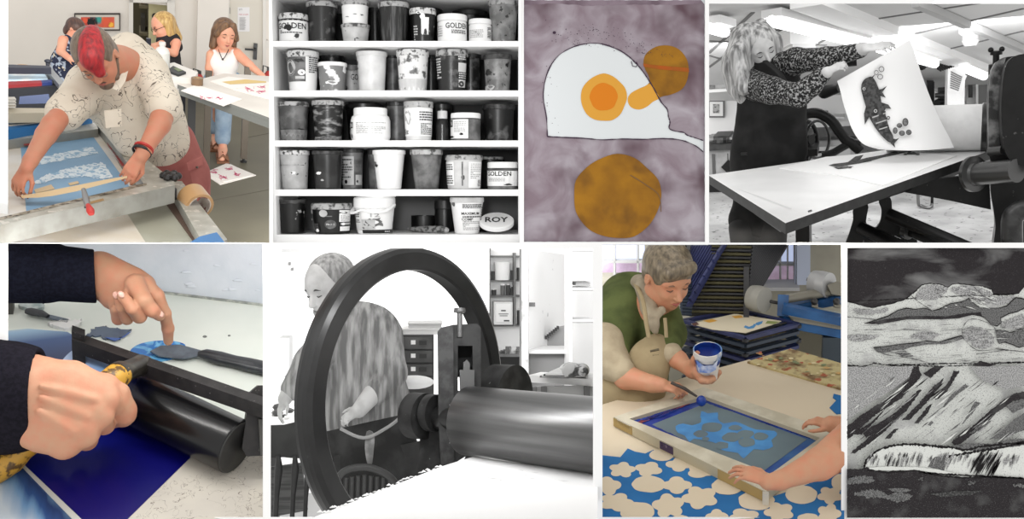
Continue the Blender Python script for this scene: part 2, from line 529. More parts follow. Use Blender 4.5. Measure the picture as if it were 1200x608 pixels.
def decal(mb, pts, z, m, off=.002):
    P = quad_on(pts, z=z); P = [p+V((0, 0, off)) for p in P]
    n = sum((P[i].cross(P[(i+1) % len(P)]).z for i in range(len(P))))
    if n < 0: P = P[::-1]
    return mb.patch(P, m)
def wallpatch(mb, pts, y, m, off=.004):
    P = [p-V((0, off, 0)) for p in quad_on(pts, y=y)]
    n = V((0, 0, 0))
    for i in range(len(P)): n += P[i].cross(P[(i+1) % len(P)])
    if n.y > 0: P = P[::-1]
    return mb.patch(P, m)
def wallbox(mb, u0, v0, u1, v1, y, th, m):
    c = quad_on([(u0, v1), (u1, v1), (u1, v0), (u0, v0)], y=y-th)
    return mb.hexa(c+[p+V((0, th, 0)) for p in c], m)
def mat_lines(name, base, line, scale=25, width=.012, mask=.5, maskscale=8, rough=.8, base2=None, smear=None):
    if name in MATS: return MATS[name]
    m = mat(name, base, rough, c2=base2, scale=6, lo=.4, hi=.7)
    nt = m.node_tree; N = nt.nodes; L = nt.links; b = N['Principled BSDF']; tc = [n for n in N if n.type == 'TEX_COORD'][0]
    def noise(s, det=2, dist=1.2):
        n = N.new('ShaderNodeTexNoise'); n.inputs['Scale'].default_value = s; n.inputs['Detail'].default_value = det; n.inputs['Distortion'].default_value = dist
        L.new(tc.outputs['Object'], n.inputs['Vector']); return n
    def math_(op, a, b_=None, v=None):
        n = N.new('ShaderNodeMath'); n.operation = op; L.new(a, n.inputs[0])
        if b_ is not None: L.new(b_, n.inputs[1])
        if v is not None: n.inputs[1].default_value = v
        n.use_clamp = False; return n.outputs[0]
    n1 = noise(scale); a = math_('SUBTRACT', n1.outputs['Fac'], v=.5); a = math_('ABSOLUTE', a); a = math_('LESS_THAN', a, v=width)
    n2 = noise(maskscale, 1, 0); g = math_('GREATER_THAN', n2.outputs['Fac'], v=mask); f = math_('MULTIPLY', a, g)
    mx = N.new('ShaderNodeMix'); mx.data_type = 'RGBA'; mx.inputs['A'].default_value = base; mx.inputs['B'].default_value = line
    if b.inputs['Base Color'].is_linked: L.new(b.inputs['Base Color'].links[0].from_socket, mx.inputs['A'])
    L.new(f, mx.inputs['Factor']); L.new(mx.outputs['Result'], b.inputs['Base Color'])
    return m
SK1 = skin('skin_warm', 190, 132, 104)
SK2 = skin('skin_light', 214, 160, 132)
SK3 = skin('skin_hand', 198, 150, 120)
SK7 = skin('skin_seven', 192, 142, 110)
BROW = mat('brow_brown', rgb(70, 50, 38), .8)
LIP = mat('lip_rose', rgb(170, 95, 85), .5)
def hairmat(name, c, c2, scale=60, st=(1, 1, .25)): return mat(name, c, .45, c2=c2, scale=scale, lo=.35, hi=.65, bump=.3, bscale=scale, stretch=st)
# ------------------------------------------------------------------ two flat prints shown straight on
ROOM = FLAT
SHEET = [613, 0, 826.3, 283.6]
def sheet_xy(u, v, layer, d0=4.02): return raydir(min(max(u, SHEET[0]), SHEET[2]), min(max(v, SHEET[1]), SHEET[3]))*(d0-layer*.0004)
def rough(poly, amp, step, rnd, closed=True):
    out = []
    n = len(poly)
    for i in range(n if closed else n-1):
        a = poly[i]; b = poly[(i+1) % n]
        L = math.hypot(b[0]-a[0], b[1]-a[1]); k = max(1, int(L/step))
        for j in range(k):
            t = j/k; out.append((a[0]+(b[0]-a[0])*t+rnd.uniform(-amp, amp), a[1]+(b[1]-a[1])*t+rnd.uniform(-amp, amp)))
    return out
def smooth2(pts, n=5, closed=True):
    return [(p.x, p.y) for p in catmull([(a, b, 0) for a, b in pts], n, closed)]
def stroke2(pts, w, rnd=None, amp=0):
    """a ribbon polygon pair list along pts; w half-width in pixels (may vary)"""
    q = []
    for i, p in enumerate(pts):
        a = pts[max(i-1, 0)]; b = pts[min(i+1, len(pts)-1)]
        dx, dy = b[0]-a[0], b[1]-a[1]; L = math.hypot(dx, dy) or 1
        ww = (w[i] if isinstance(w, list) else w) * (rnd.uniform(1-amp, 1+amp) if rnd else 1)
        q.append(((p[0]-dy/L*ww, p[1]+dx/L*ww), (p[0]+dy/L*ww, p[1]-dx/L*ww)))
    return q
class Print:
    def __init__(s, d0): s.b = MB(); s.d0 = d0; s.l = 1
    def poly(s, pts, m, up=True):
        if up: s.l += 1
        P = [sheet_xy(u, v, s.l, s.d0) for u, v in pts]
        A = sum(pts[i][0]*pts[(i+1) % len(pts)][1]-pts[(i+1) % len(pts)][0]*pts[i][1] for i in range(len(pts)))
        if A > 0: P = P[::-1]
        s.b.patch(P, m)
    def line(s, pts, w, m, rnd=None, amp=0, up=True):
        if up: s.l += 1
        q = stroke2(pts, w, rnd, amp)
        vs = []
        for a, b in q: vs += [sheet_xy(*a, s.l, s.d0), sheet_xy(*b, s.l, s.d0)]
        s.b.add(vs, [(2*i, 2*i+1, 2*i+3, 2*i+2) for i in range(len(q)-1)], m)
def egg_print():
    K = .4772
    X = lambda l: [(610+a*K, b*K) for a, b in l]
    t = thing('art_print', raydir(720, 290)*4.03, 'unframed print of a white fried egg shape and ochre discs on mauve', 'print')
    bp = MB(); c = [raydir(u, v)*4.02 for u, v in ((612, -8), (830, -8), (830, 287), (612, 287))]
    bp.hexa(c+[p+V((0, .012, 0)) for p in c], mat('print_paper', rgb(214, 218, 220), .8, spec=.1))
    bp.build('paper', t)
    P = Print(4.02)
    mauve = mat('mauve', rgb(137, 121, 130), .85, 0, rgb(178, 170, 178), 7, .34, .68, 9, c3=rgb(98, 78, 86), s3=4.5, lo3=.5, hi3=.72, spec=.1, dist=.8)
    white = mat('egg_white', rgb(223, 227, 229), .85, spec=.1)
    P.poly(rough([(613.5, .8), (822, .8), (825.5, 5), (825.5, 283), (613.5, 283)], .3, 4, random.Random(1)), mauve)
    P.poly(rough([(613.5, .2), (822, .2), (822, 4), (790, 6), (740, 5), (690, 7), (650, 4), (613.5, 6)], .5, 4, random.Random(4)), mat('mauve_dark', rgb(112, 96, 106), .85, c2=rgb(140, 125, 135), scale=9, lo=.4, hi=.6, spec=.1))
    top = X(smooth2([(66, 335), (64, 290), (56, 240), (60, 200), (72, 165), (95, 135), (130, 115), (165, 107), (200, 108), (240, 122), (265, 138), (282, 154), (300, 175), (325, 213), (345, 250), (360, 268), (363, 285), (367, 300), (365, 315), (380, 322), (400, 325), (410, 332), (428, 338), (449, 345)], 4, False))
    bot = X(smooth2([(449, 373), (430, 358), (395, 344), (350, 340), (300, 342), (250, 341), (200, 343), (150, 339), (100, 337), (66, 335)], 4, False))
    P.poly(top+bot[:-1], white)
    ln = mat('print_line', rgb(70, 55, 70), .85, spec=.1)
    och = mat('ochre', rgb(168, 118, 40), .85, 0, rgb(134, 92, 38), 9, .35, .7, 8, c3=rgb(104, 72, 40), s3=7, lo3=.5, hi3=.72, spec=.1)
    yel = mat('yolk_yellow', rgb(222, 162, 68), .85, spec=.1); org = mat('yolk_orange', rgb(219, 130, 40), .85, spec=.1)
    head = X(smooth2([(302, 150), (310, 130), (335, 114), (365, 112), (390, 122), (408, 145), (413, 172), (408, 200), (395, 220), (370, 232), (345, 238), (325, 250), (310, 262), (290, 269), (270, 262), (263, 245), (270, 230), (290, 218), (308, 210), (317, 200), (314, 185), (306, 170)], 5))
    P.poly(head, och)
    foot = X(smooth2([(303, 213), (318, 206), (330, 222), (341, 240), (325, 250), (310, 262), (290, 269), (270, 262), (263, 245), (270, 230), (288, 219)], 5)); P.poly(foot, yel)
    P.poly(X([(301, 156), (340, 161), (413, 167), (414, 177), (340, 170), (303, 164)]), mat('print_red', rgb(184, 88, 36), .85, c2=rgb(160, 90, 40), scale=12, spec=.1))
    ring = lambda cx, cy, rx, ry, s: X(smooth2([(cx+rx*cos(i*pi/8)*(1+.03*sin(3*i+s)), cy+ry*sin(i*pi/8)*(1+.03*cos(2*i+s))) for i in range(16)], 4))
    P.poly(ring(204, 240, 56, 58, 1), yel); P.poly(ring(204, 238, 34, 34, 2), org); P.poly(ring(237, 483, 107, 103, .5), och)
    P.line(top, .55, ln, random.Random(2), .5); P.line(bot, .55, ln, random.Random(3), .5)
    P.line(X([(272, 150), (275, 162), (284, 164), (288, 158), (284, 152)]), .5, ln)
    P.line(X(smooth2([(270, 430), (310, 455), (340, 480), (345, 520)], 5, False)), .5, mat('print_line2', rgb(120, 90, 60), .85))
    rnd = random.Random(5)
    for i in range(170):
        a = rnd.uniform(0, 1); x = 60+a*300+rnd.uniform(-20, 20); y = 335-rnd.uniform(0, 300) if a < .1 else 100-60*sin(a*pi)*rnd.random()+a*40
        r = rnd.uniform(.25, .6); cx, cy = X([(x, y)])[0]
        P.poly([(cx+r*cos(k*pi/3), cy+r*sin(k*pi/3)) for k in range(6)], ln, i == 0)
    cx, cy = X([(83, 80)])[0]; P.poly([(cx+2*cos(k*pi/5), cy+1.8*sin(k*pi/5)) for k in range(10)], ln)
    P.b.build('printed_image', t)
egg_print()

def storm_print():
    A = lambda l: [(985+a*.2566, 284+b*.2566) for a, b in l]
    B = lambda l: [(985+a*.2763, 440+b*.2763) for a, b in l]
    rnd = random.Random(11); SHEET[:] = [992.5, 289, 1204, 606.5]
    t = thing('art_print', raydir(1100, 606)*4.03, 'black and white etching of storm clouds and rain over a headland', 'print')
    c = [raydir(u, v)*4.02 for u, v in ((990, 288), (1206, 288), (1206, 608), (990, 608))]
    ink = dict(spec=.1, detail=3)
    light = mat('etch_light', rgb(212, 214, 210), .85, 0, rgb(140), 240, .56, .66, c3=rgb(176), s3=12, lo3=.55, hi3=.75, **ink)
    pale = mat('etch_pale', rgb(218, 220, 216), .85, 0, rgb(165), 260, .6, .68, **ink)
    mid = mat('etch_mid', rgb(182), .85, 0, rgb(118), 260, .44, .58, **ink)
    grey = mat('etch_grey', rgb(125), .85, 0, rgb(78), 260, .42, .58, **ink)
    dark = mat('etch_dark', rgb(48, 45, 47), .85, 0, rgb(100), 260, .58, .68, c3=rgb(88), s3=9, lo3=.56, hi3=.75, **ink)
    sky = mat('etch_sky', rgb(48, 45, 47), .85, 0, rgb(140), 2.6, .5, .74, stretch=(1, 1, 3.4), c3=rgb(110), s3=220, lo3=.64, hi3=.72, spec=.1, detail=6, dist=.6)
    black = mat('etch_black', rgb(38, 36, 37), .85, spec=.1)
    bp = MB(); bp.hexa(c+[p+V((0, .012, 0)) for p in c], light); bp.build('paper', t)
    P = Print(4.02)
    R = lambda l, a=.45, s=2.: rough(l, a, s, rnd)
    skyl = [(838, 205), (815, 232), (780, 238), (735, 240), (700, 238), (690, 215), (650, 200), (600, 195), (540, 188), (510, 192), (490, 205), (460, 192), (410, 186), (370, 195), (340, 225), (320, 240), (290, 262), (230, 280), (180, 290), (150, 298), (110, 292), (60, 275), (28, 270)]
    P.poly(R(A([(28, 18), (880, 18), (880, 200)] + skyl), .25), sky)
    P.line(R(A(skyl[1:]), .3, 2)[:-3], .5, black, rnd, .6)
    # grey bellies of the clouds
    for l, m in (([(345, 235), (380, 200), (450, 196), (490, 215), (470, 240), (430, 262), (380, 262), (345, 255)], mid),
                 ([(500, 215), (560, 198), (640, 208), (690, 230), (690, 270), (640, 285), (600, 250), (540, 240)], mid),
                 ([(565, 400), (600, 385), (660, 395), (700, 430), (690, 470), (640, 485), (590, 460), (560, 430)], mid),
                 ([(320, 425), (380, 410), (460, 420), (420, 440), (340, 440)], mid), ([(30, 430), (100, 420), (180, 425), (140, 440), (60, 450)], mid),
                 ([(730, 370), (800, 340), (838, 330), (838, 385), (790, 395), (745, 392)], mid), ([(700, 250), (790, 245), (770, 275), (710, 290)], mid),
                 ([(60, 300), (140, 310), (220, 300), (200, 320), (100, 330)], mid)):
        P.poly(R(A(smooth2(l, 3)), 1.3, 1.4), m)
    d1 = [(110, 370), (160, 355), (220, 335), (260, 310), (300, 300), (340, 305), (385, 300), (420, 312), (450, 305), (500, 280), (545, 272), (570, 265), (585, 255), (600, 270), (625, 290), (660, 300), (720, 300), (760, 290), (785, 265), (800, 252), (825, 255), (880, 262), (880, 290), (810, 315), (770, 325), (730, 345), (735, 365), (715, 382), (690, 375), (660, 345), (640, 335), (600, 330), (540, 345), (460, 350), (380, 348), (300, 350), (240, 360), (170, 372)]
    P.poly(R(A(d1), .35), grey); P.line(A(d1), .45, black, rnd, .6)
    P.poly(R(A([(110, 370), (200, 352), (300, 338), (400, 335), (480, 338), (560, 325), (640, 318), (645, 335), (600, 332), (540, 345), (460, 352), (380, 350), (300, 352), (240, 362), (170, 373)]), .3), dark)
    d2 = [(150, 480), (200, 475), (270, 465), (330, 460), (400, 450), (450, 455), (500, 440), (555, 425), (562, 440), (520, 452), (470, 465), (420, 465), (370, 470), (320, 478), (290, 490), (330, 515), (335, 522), (280, 520), (250, 505), (200, 505), (165, 500)]
    P.poly(R(A(d2), .3), grey); P.line(A(d2[:9]), .6, black, rnd, .6)
    d3 = [(710, 400), (740, 398), (775, 412), (810, 400), (880, 385), (880, 470), (815, 480), (790, 468), (750, 455), (725, 462), (715, 440)]
    P.poly(R(A(d3), .3), grey); P.line(A(d3), .4, black, rnd, .6)
    P.poly(R(A([(685, 492), (720, 482), (770, 490), (765, 496), (720, 490)]), .2), dark)
    for l in ([(555, 430), (560, 385), (590, 352), (640, 355), (700, 385), (712, 430)], [(150, 480), (200, 510), (280, 522), (350, 535), (430, 560)], [(320, 240), (345, 262), (385, 290), (420, 312)],
              [(600, 195), (650, 240), (690, 265)], [(560, 440), (620, 490), (690, 492)], [(30, 340), (90, 345), (160, 352)], [(620, 510), (690, 500), (760, 492), (838, 500)]):
        P.line(A(smooth2(l, 4, False)), .4, grey, rnd, .7)
    for k in range(190):        # fine hatching that follows the cloud
        x = rnd.uniform(40, 800); y = rnd.choice([rnd.uniform(300, 345) if x < 100 else 400, rnd.uniform(375, 460), rnd.uniform(490, 550)])
        L = rnd.uniform(25, 90); s = rnd.uniform(-.12, .05)
        P.line(A([(x, y), (x+L/2, y+L*s/2-2), (x+L, y+L*s)]), [.05, .28, .05], rnd.choice([grey, mid, pale]), None, 0, k % 12 == 0)
    for k in range(46):
        x = rnd.uniform(380, 690); y = 205+rnd.uniform(-2, 90); L = rnd.uniform(12, 45)
        P.line(A([(x, y), (x+L/2, y+L*.12), (x+L, y+L*.3)]), [.1, .5, .1], pale if k % 3 else dark, None, 0, k % 12 == 0)
    hz = R(A([(28, 562), (100, 566), (150, 552), (240, 562), (330, 560), (430, 566), (560, 562), (620, 558), (645, 542), (670, 556), (760, 550), (880, 546)]), .5, 1.5)[:-30]
    P.line(hz, .55, black, rnd, .8)
    P.poly(R(A([(600, 563), (640, 540), (665, 552), (720, 556), (680, 566)]), .3), dark)
    # rain and slopes
    P.poly(R(A([(28, 568), (330, 566), (335, 580)]) + B([(300, 0), (220, 60), (120, 120), (28, 190)]), .4), mid)
    P.poly(R(A([(590, 568), (880, 560), (880, 608)]) + B([(800, 40), (700, 60), (600, 20)]), .5), mid)
    st = [[(28, 215), (90, 165), (200, 95), (290, 15), (310, -38), (330, -40), (345, 0), (260, 95), (150, 165), (60, 245), (28, 275)],
          [(38, 330), (110, 270), (200, 190), (260, 130), (330, 60), (345, 60), (280, 150), (200, 225), (130, 285), (60, 330)],
          [(260, 190), (330, 120), (400, 40), (440, 10), (420, 50), (360, 120), (290, 190)], [(310, 205), (370, 130), (390, 118), (370, 160), (330, 203)],
          [(185, 270), (230, 225), (245, 225), (210, 265)], [(395, 95), (450, 40), (480, -20), (505, -20), (450, 70), (405, 105)], [(40, 250), (120, 205), (200, 130), (150, 190), (90, 250)],
          [(350, -10), (400, -40), (440, -40), (380, 10)], [(90, 240), (180, 190), (240, 150), (180, 215), (110, 265)],
          [(470, 280), (560, 215), (610, 170), (680, 110), (740, 75), (830, 55), (830, 85), (730, 110), (660, 160), (620, 200), (560, 250), (510, 290), (480, 295)]]
    for l in st: P.poly(R(B(l), .6, 1.6), dark)
    for l in ([(630, 270), (690, 230), (730, 190), (830, 120), (830, 215), (740, 245), (690, 268)], [(430, 135), (480, 70), (530, 35), (545, 45), (490, 85), (440, 135)], [(370, 210), (385, 190), (395, 200), (380, 212)],
              [(510, 215), (570, 110), (595, 115), (560, 160)], [(700, 130), (760, 100), (830, 90), (790, 130), (730, 160)], [(540, 250), (600, 200), (640, 190), (600, 230)]):
        P.poly(R(B(l), .5, 1.6), grey)
    for k in range(110):
        x = rnd.uniform(30, 500) if k % 3 else rnd.uniform(480, 770); y = rnd.uniform(0, 260); L = rnd.uniform(30, 110)
        if x+ y*1.2 < 220: continue
        P.line(B([(x, y), (x-L*.35, y+L*.3), (x-L*.75, y+L*.6)]), [.05, rnd.uniform(.3, .9), .05], rnd.choice([black, grey, pale, pale, mid]), rnd, .5, k % 14 == 0)
    # headland
    hill = [(95, 405), (110, 360), (150, 320), (210, 298), (290, 290), (380, 298), (470, 303), (520, 318), (600, 300), (680, 292), (830, 278)]
    P.poly(R(B(hill + [(830, 440), (600, 432), (520, 436), (420, 425), (320, 405), (200, 412)]), .3), pale)
    P.poly(R(B([(470, 300), (540, 285), (640, 290), (720, 270), (830, 262), (830, 290), (700, 305), (600, 320), (520, 318)]), .6, 1.5), grey)
    P.line(R(B(hill), .7, 1.5)[:-60], 1.3, black, rnd, .6)
    P.poly(R(B([(370, 388), (385, 360), (400, 345), (430, 340), (450, 368), (440, 402)]), .3), grey)
    for k in range(95):
        x = rnd.uniform(120, 760); y = rnd.uniform(320, 350); L = rnd.uniform(20, 60)
        P.line(B([(x, y), (x-L*.2, y+L*.5), (x-L*.35, y+L)]), [.1, rnd.uniform(.4, 1.6), .1], rnd.choice([mid, grey, mid, dark if x < 250 else mid]), rnd, .4, k % 14 == 0)
    for k in range(38):
        x = rnd.uniform(570, 690); y = rnd.uniform(310, 370); L = rnd.uniform(30, 75)
        P.line(B([(x, y), (x-L*.3, y+L*.5), (x-L*.55, y+L)]), [.2, rnd.uniform(.5, 1.3), .2], black, rnd, .5, k % 14 == 0)
    P.poly(R(B([(120, 390), (200, 385), (330, 388), (420, 400), (520, 420), (420, 415), (320, 400), (200, 402), (125, 400)]), .3), pale)
    P.poly(R(B([(26, 395), (100, 398), (110, 385), (130, 404), (200, 408), (320, 402), (420, 422), (520, 434), (600, 430), (830, 436), (830, 640), (26, 640)]), .6), dark)
    P.line(R(B([(110, 400), (200, 410), (320, 403), (420, 424), (520, 434), (600, 430), (778, 436)]), .5, 2)[:-30], .9, black, rnd, .5)
    for l in ([(30, 440), (80, 425), (140, 435), (120, 455), (40, 460)], [(60, 500), (110, 485), (170, 487), (195, 505), (240, 495), (300, 505), (285, 530), (230, 535), (190, 522), (90, 515)], [(330, 440), (350, 435), (350, 450)], [(530, 455), (570, 450), (560, 462)], [(730, 465), (778, 458), (778, 475)]):
        P.poly(R(B(smooth2(l, 3)), 1.5, 1.3), grey)
    P.poly(R(B([(200, 480), (260, 476), (300, 484), (280, 495), (220, 492)]), .4), grey)
    P.poly(R(B([(380, 500), (480, 490), (600, 488), (560, 505), (430, 515)]), .5), mat('etch_soft', rgb(62), .85, c2=rgb(95), scale=150, lo=.5, hi=.6, spec=.1))
    P.b.build('printed_image', t)
storm_print()
# ------------------------------------------------------------------ shelves of tubs and jars (black and white)
ROOM = Room(600, 215, 0, 0); ROOM.setclip(317.7, -59, 611, 284.8)
YF = 4.03; YB = YF+.42
def build_shelves():
    wh = mat('shelf_white', rgb(247), .5, spec=.2); bk = mat('shelf_back', rgb(48), .8)
    u0, u1 = 321.5, 607.5
    X0 = ROOM.on(u0, 142, y=YF).x; X1 = ROOM.on(u1, 142, y=YF).x
    t = thing('shelving_unit', (0, YF, ROOM.on(465, 300, y=YF).z), 'white painted open shelving unit filled with tubs of paint and ink', 'shelves')
    zt = ROOM.on(0, -50, y=YF).z; zb = ROOM.on(0, 292, y=YF).z
    for (a, b) in ((X0-.04, X0), (X1, X1+.04)):
        MB().box((a, YF, zb), (b, YB, zt), wh).build('side_panel', t)
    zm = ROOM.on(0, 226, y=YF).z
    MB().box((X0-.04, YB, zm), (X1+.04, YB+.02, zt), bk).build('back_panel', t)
    MB().box((X0-.04, YB, zb), (X1+.04, YB+.02, zm), mat('shelf_back_lit', rgb(120), .8)).build('back_panel', t)  # bottom panel painted lighter, standing in for light falling there
    rows = [(48, 54.5), (106, 113), (164.5, 171.5), (222, 229.5), (275, 300), (-12, -5)]
    Z = []
    for (a, b) in rows:
        za = ROOM.on(0, a, y=YF).z; zb2 = ROOM.on(0, b, y=YF).z; Z.append(za)
        MB().box((X0, YF+.001, zb2), (X1, YB, za), wh).build('shelf_board', t)
    return Z
SHZ = build_shelves()
G = {k: mat('p2_'+k, *a, **kw) for k, a, kw in [
    ('white', (rgb(244), .35), {}),
    ('whitespot', (rgb(235), .4), dict(c3=rgb(60), s3=32, lo3=.62, hi3=.66)),
    ('light', (rgb(200), .4), dict(c2=rgb(160), scale=15, lo=.35, hi=.7, c3=rgb(60), s3=44, lo3=.66, hi3=.7)),
    ('pale', (rgb(222), .4), dict(c2=rgb(185), scale=11, lo=.35, hi=.7)),
    ('blotch', (rgb(232), .4), dict(c2=rgb(95), scale=28, lo=.52, hi=.62)),
    ('grey', (rgb(120), .4), dict(c2=rgb(75), scale=19, lo=.4, hi=.6)),
    ('mid', (rgb(150), .4), dict(c2=rgb(105), scale=19, lo=.4, hi=.6, c3=rgb(35), s3=40, lo3=.63, hi3=.67)),
    ('greysplash', (rgb(125), .4), dict(c3=rgb(245), s3=22, lo3=.58, hi3=.64)),
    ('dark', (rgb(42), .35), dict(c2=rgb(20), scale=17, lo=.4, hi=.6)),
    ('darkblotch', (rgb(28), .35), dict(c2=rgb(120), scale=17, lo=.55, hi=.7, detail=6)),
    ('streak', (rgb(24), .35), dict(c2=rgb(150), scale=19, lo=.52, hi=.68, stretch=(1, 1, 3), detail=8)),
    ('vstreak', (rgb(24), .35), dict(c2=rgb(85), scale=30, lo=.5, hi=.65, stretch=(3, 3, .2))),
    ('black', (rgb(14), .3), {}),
    ('blackspot', (rgb(14), .3), dict(c3=rgb(170), s3=30, lo3=.66, hi3=.69)),
    ('ink', (rgb(18), .6), {}),
    ('lidgrey', (rgb(175), .4), dict(c2=rgb(60), scale=48, lo=.48, hi=.62)),
    ('liddirty', (rgb(215), .4), dict(c2=rgb(60), scale=57, lo=.5, hi=.6)),
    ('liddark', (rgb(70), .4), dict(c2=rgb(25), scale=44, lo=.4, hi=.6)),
    ('labelgrey', (rgb(110), .5), dict(c2=rgb(40), scale=30, lo=.45, hi=.6)),
    ('shade', (rgb(60), .5), {}),
]}
def tub(name, u0, u1, vt, vb, row, body, lid, label, kind='tub', d=None, taper=.82, lidh=None, marks=(), cat='tub', zbase=None, group=None, dy=0.):
    """one container, sized from its place on the shelf; returns the root"""
    d = d or (YF+.10+dy)
    k = ROOM.px(d); R = (u1-u0)/2*k*.985
    c = ROOM.on((u0+u1)/2, 142, y=d); z0 = SHZ[row]+.001 if zbase is None else zbase
    z1 = ROOM.on(0, vt, y=d).z; H = z1-z0
    base = V((c.x, d, z0))
    t = thing(name, base, label, cat, group)
    lh = (lidh or 6)*k
    Rt = R*.95; Rb = R*taper
    if kind == 'tub':
        prof = [(Rb*.55, 0), (Rb*.93, 0), (Rb, .006), (Rb+(Rt-Rb)*.93, H-lh*1.2), (Rt, H-lh*.7)]
        lp = [(R*.97, H-lh), (R, H-lh*.9), (R, H-lh*.15), (R*.96, H), (R*.88, H), (R*.86, H-.008), (0, H-.008)]
    elif kind == 'jar':
        prof = [(Rb*.5, 0), (R*.97, 0), (R*.985, .006), (R*.985, H-lh*1.25), (R*.9, H-lh)]
        lp = [(R*.985, H-lh), (R, H-lh*.95), (R, H-.004), (R*.96, H), (0, H)]
    elif kind == 'bigjar':
        s = R
        prof = [(s*.5, 0), (s*.93, 0), (s, .02), (s*1.0, H*.62), (s*.94, H*.74), (s*.84, H*.79)]
        lp = [(s*.84, H*.79), (s*.85, H*.8), (s*.85, H-.005), (s*.82, H), (0, H)]
    elif kind == 'bottle':
        prof = [(R*.5, 0), (R, 0), (R, H*.55), (R*.85, H*.68), (R*.7, H*.74)]
        lp = [(R*.78, H*.74), (R*.8, H*.75), (R*.78, H*.99), (R*.7, H), (0, H)]
    elif kind == 'bucket':
        prof = [(Rb*.5, 0), (Rb*.96, 0), (Rb, .006), (Rt*.98, H-lh*1.7), (Rt*1.0, H-lh)]
        lp = [(Rt*1.0, H-lh*1.4), (R, H-lh*1.35), (R, H-.006), (R*.95, H), (R*.9, H-.006), (0, H-.006)]
    b = MB().lathe(base, (0, 0, 1), prof, body, 40).build('body', t)
    MB().lathe(base, (0, 0, 1), lp, lid, 40).build('lid', t)
    def rad(h):
        for (ra, ha), (rb_, hb) in zip(prof, prof[1:]):
            if ha <= h <= hb and hb > ha: return ra+(rb_-ra)*(h-ha)/(hb-ha)
        return prof[-1][0]
    def F(x, h, off=.0015):            # x: -1..1 across the visible front, h: 0..1 of height
        h = h*H; r = rad(h)+off; a = x*pi/2
        return base + V((sin(a)*r, -cos(a)*r, h))
    def patch(x0, x1, h0, h1, m, off=.0015, parent=None, nm='label'):
        mb = MB(); add_patch(mb, F, x0, x1, h0, h1, m, off); return mb
    t['_F'] = 0
    if marks:
        mb = MB(); off = .0015
        for mk in marks:
            off += .0004
            if mk[0] == 'p': add_patch(mb, F, *mk[1:5], G[mk[5]], off)
            elif mk[0] == 't':          # text: ('t', str, xc, hc, widthx, heightfrac, mat)
                _, s, xc, hc, w, hh, m = mk
                puttext(mb, s, lambda x, y: F(xc+x, hc+y, off), G[m], w, hh, .012)
            elif mk[0] == 'l':          # text-like lines of small print
                _, x0, x1, h0, h1, n, m = mk
                rnd = random.Random(int(x0*100+h0*1000+n))
                for i in range(n):
                    hc = h1-(h1-h0)*(i+.5)/n; th = (h1-h0)/n*.28; x = x0
                    while x < x1-.02:
                        w = rnd.uniform(.04, .12); add_patch(mb, F, x, min(x+w, x1), hc-th, hc+th, G[m], off, 2); x += w+.02
                        if rnd.random() < .06: break
            elif mk[0] == 'c':          # disc
                _, xc, hc, rx, rh, m = mk
                mb.patch([F(xc+rx*cos(a*pi/8), hc+rh*sin(a*pi/8), off) for a in range(16)], G[m])
            elif mk[0] == 'b':          # blot
                _, xc, hc, rx, rh, m, seed = mk
                rnd = random.Random(seed)
                mb.patch([F(xc+rx*cos(a*pi/9)*rnd.uniform(.5, 1.1), hc+rh*sin(a*pi/9)*rnd.uniform(.5, 1.1), off) for a in range(18)], G[m])
        mb.build('label', b)
    return t
def add_patch(mb, F, x0, x1, h0, h1, m, off, n=8):
    vs = []
    for i in range(n+1):
        x = x0+(x1-x0)*i/n; vs += [F(x, h0, off), F(x, h1, off)]
    mb.add(vs, [(2*i, 2*i+2, 2*i+3, 2*i+1) for i in range(n)], m, False)
# top row
tub('paint_jar', 329, 363.5, 17.5, 48, 0, G['white'], G['liddirty'], 'GOLDEN-lettered white jar with a smeared lid at the left end of the top shelf'[0:0] or 'white lettered jar with smeared lid at the left end of the top shelf', 'jar', lidh=6.5, cat='jar',
    marks=[('p', -.95, .95, .74, .8, 'black'), ('t', 'GOLDEN', .02, .56, 1.4, .2, 'black'), ('b', -.1, .5, .22, .12, 'black', 3), ('l', -.5, .5, .3, .42, 2, 'shade'), ('b', .25, .22, .12, .1, 'shade', 5), ('p', -.98, .98, .0, .04, 'shade')])
tub('paint_tub', 361, 397.5, 3.5, 48, 0, G['darkblotch'], G['lidgrey'], 'dark smeared tub with grey lid, second along the top shelf', dy=.03)
bs = tub('paint_tub', 401, 435, 29.5, 48, 0, G['light'], G['lidgrey'], 'squat stained grey tub with another tub stacked on it, top shelf', cat='tub', lidh=4)
zz = ROOM.on(0, 29.5, y=YF+.10).z
tub('paint_tub', 401.5, 434, 1.5, 30, 0, G['white'], G['lidgrey'], 'white tub stacked on top of a squat grey tub', lidh=6, zbase=zz-.004, taper=.88, marks=[('b', .1, .4, .12, .02, 'black', 1), ('b', .45, .38, .1, .03, 'black', 2), ('b', -.3, .3, .12, .015, 'black', 4)])
tub('paint_tub', 444.5, 481, 4, 48, 0, G['vstreak'], G['lidgrey'], 'near black tub with streaked sides and pale rim in the middle of the top shelf')
tub('paint_tub', 480.5, 512, 11, 48, 0, G['blackspot'], G['liddirty'], 'black tub with splattered black and white lid and white drips down its front', lidh=7,
    marks=[('p', -.02, .38, 0, .72, 'white'), ('b', .05, .75, .2, .1, 'white', 8), ('l', -.45, -.2, .05, .5, 6, 'light'), ('b', -.15, .85, .15, .05, 'white', 4), ('b', .2, .3, .1, .12, 'shade', 9)])
tub('paint_jar', 513, 548, 18.5, 48, 0, G['white'], G['white'], 'white lettered jar with clean white lid, the taller of two on the top shelf', 'jar', lidh=7, cat='jar',
    marks=[('t', 'GOLDEN', .28, .58, 1.05, .19, 'black'), ('l', .0, .7, .3, .44, 3, 'shade'), ('l', -.8, -.4, .2, .6, 5, 'light'), ('p', -.98, .98, 0, .035, 'black'), ('c', -.8, .33, .08, .08, 'shade')])
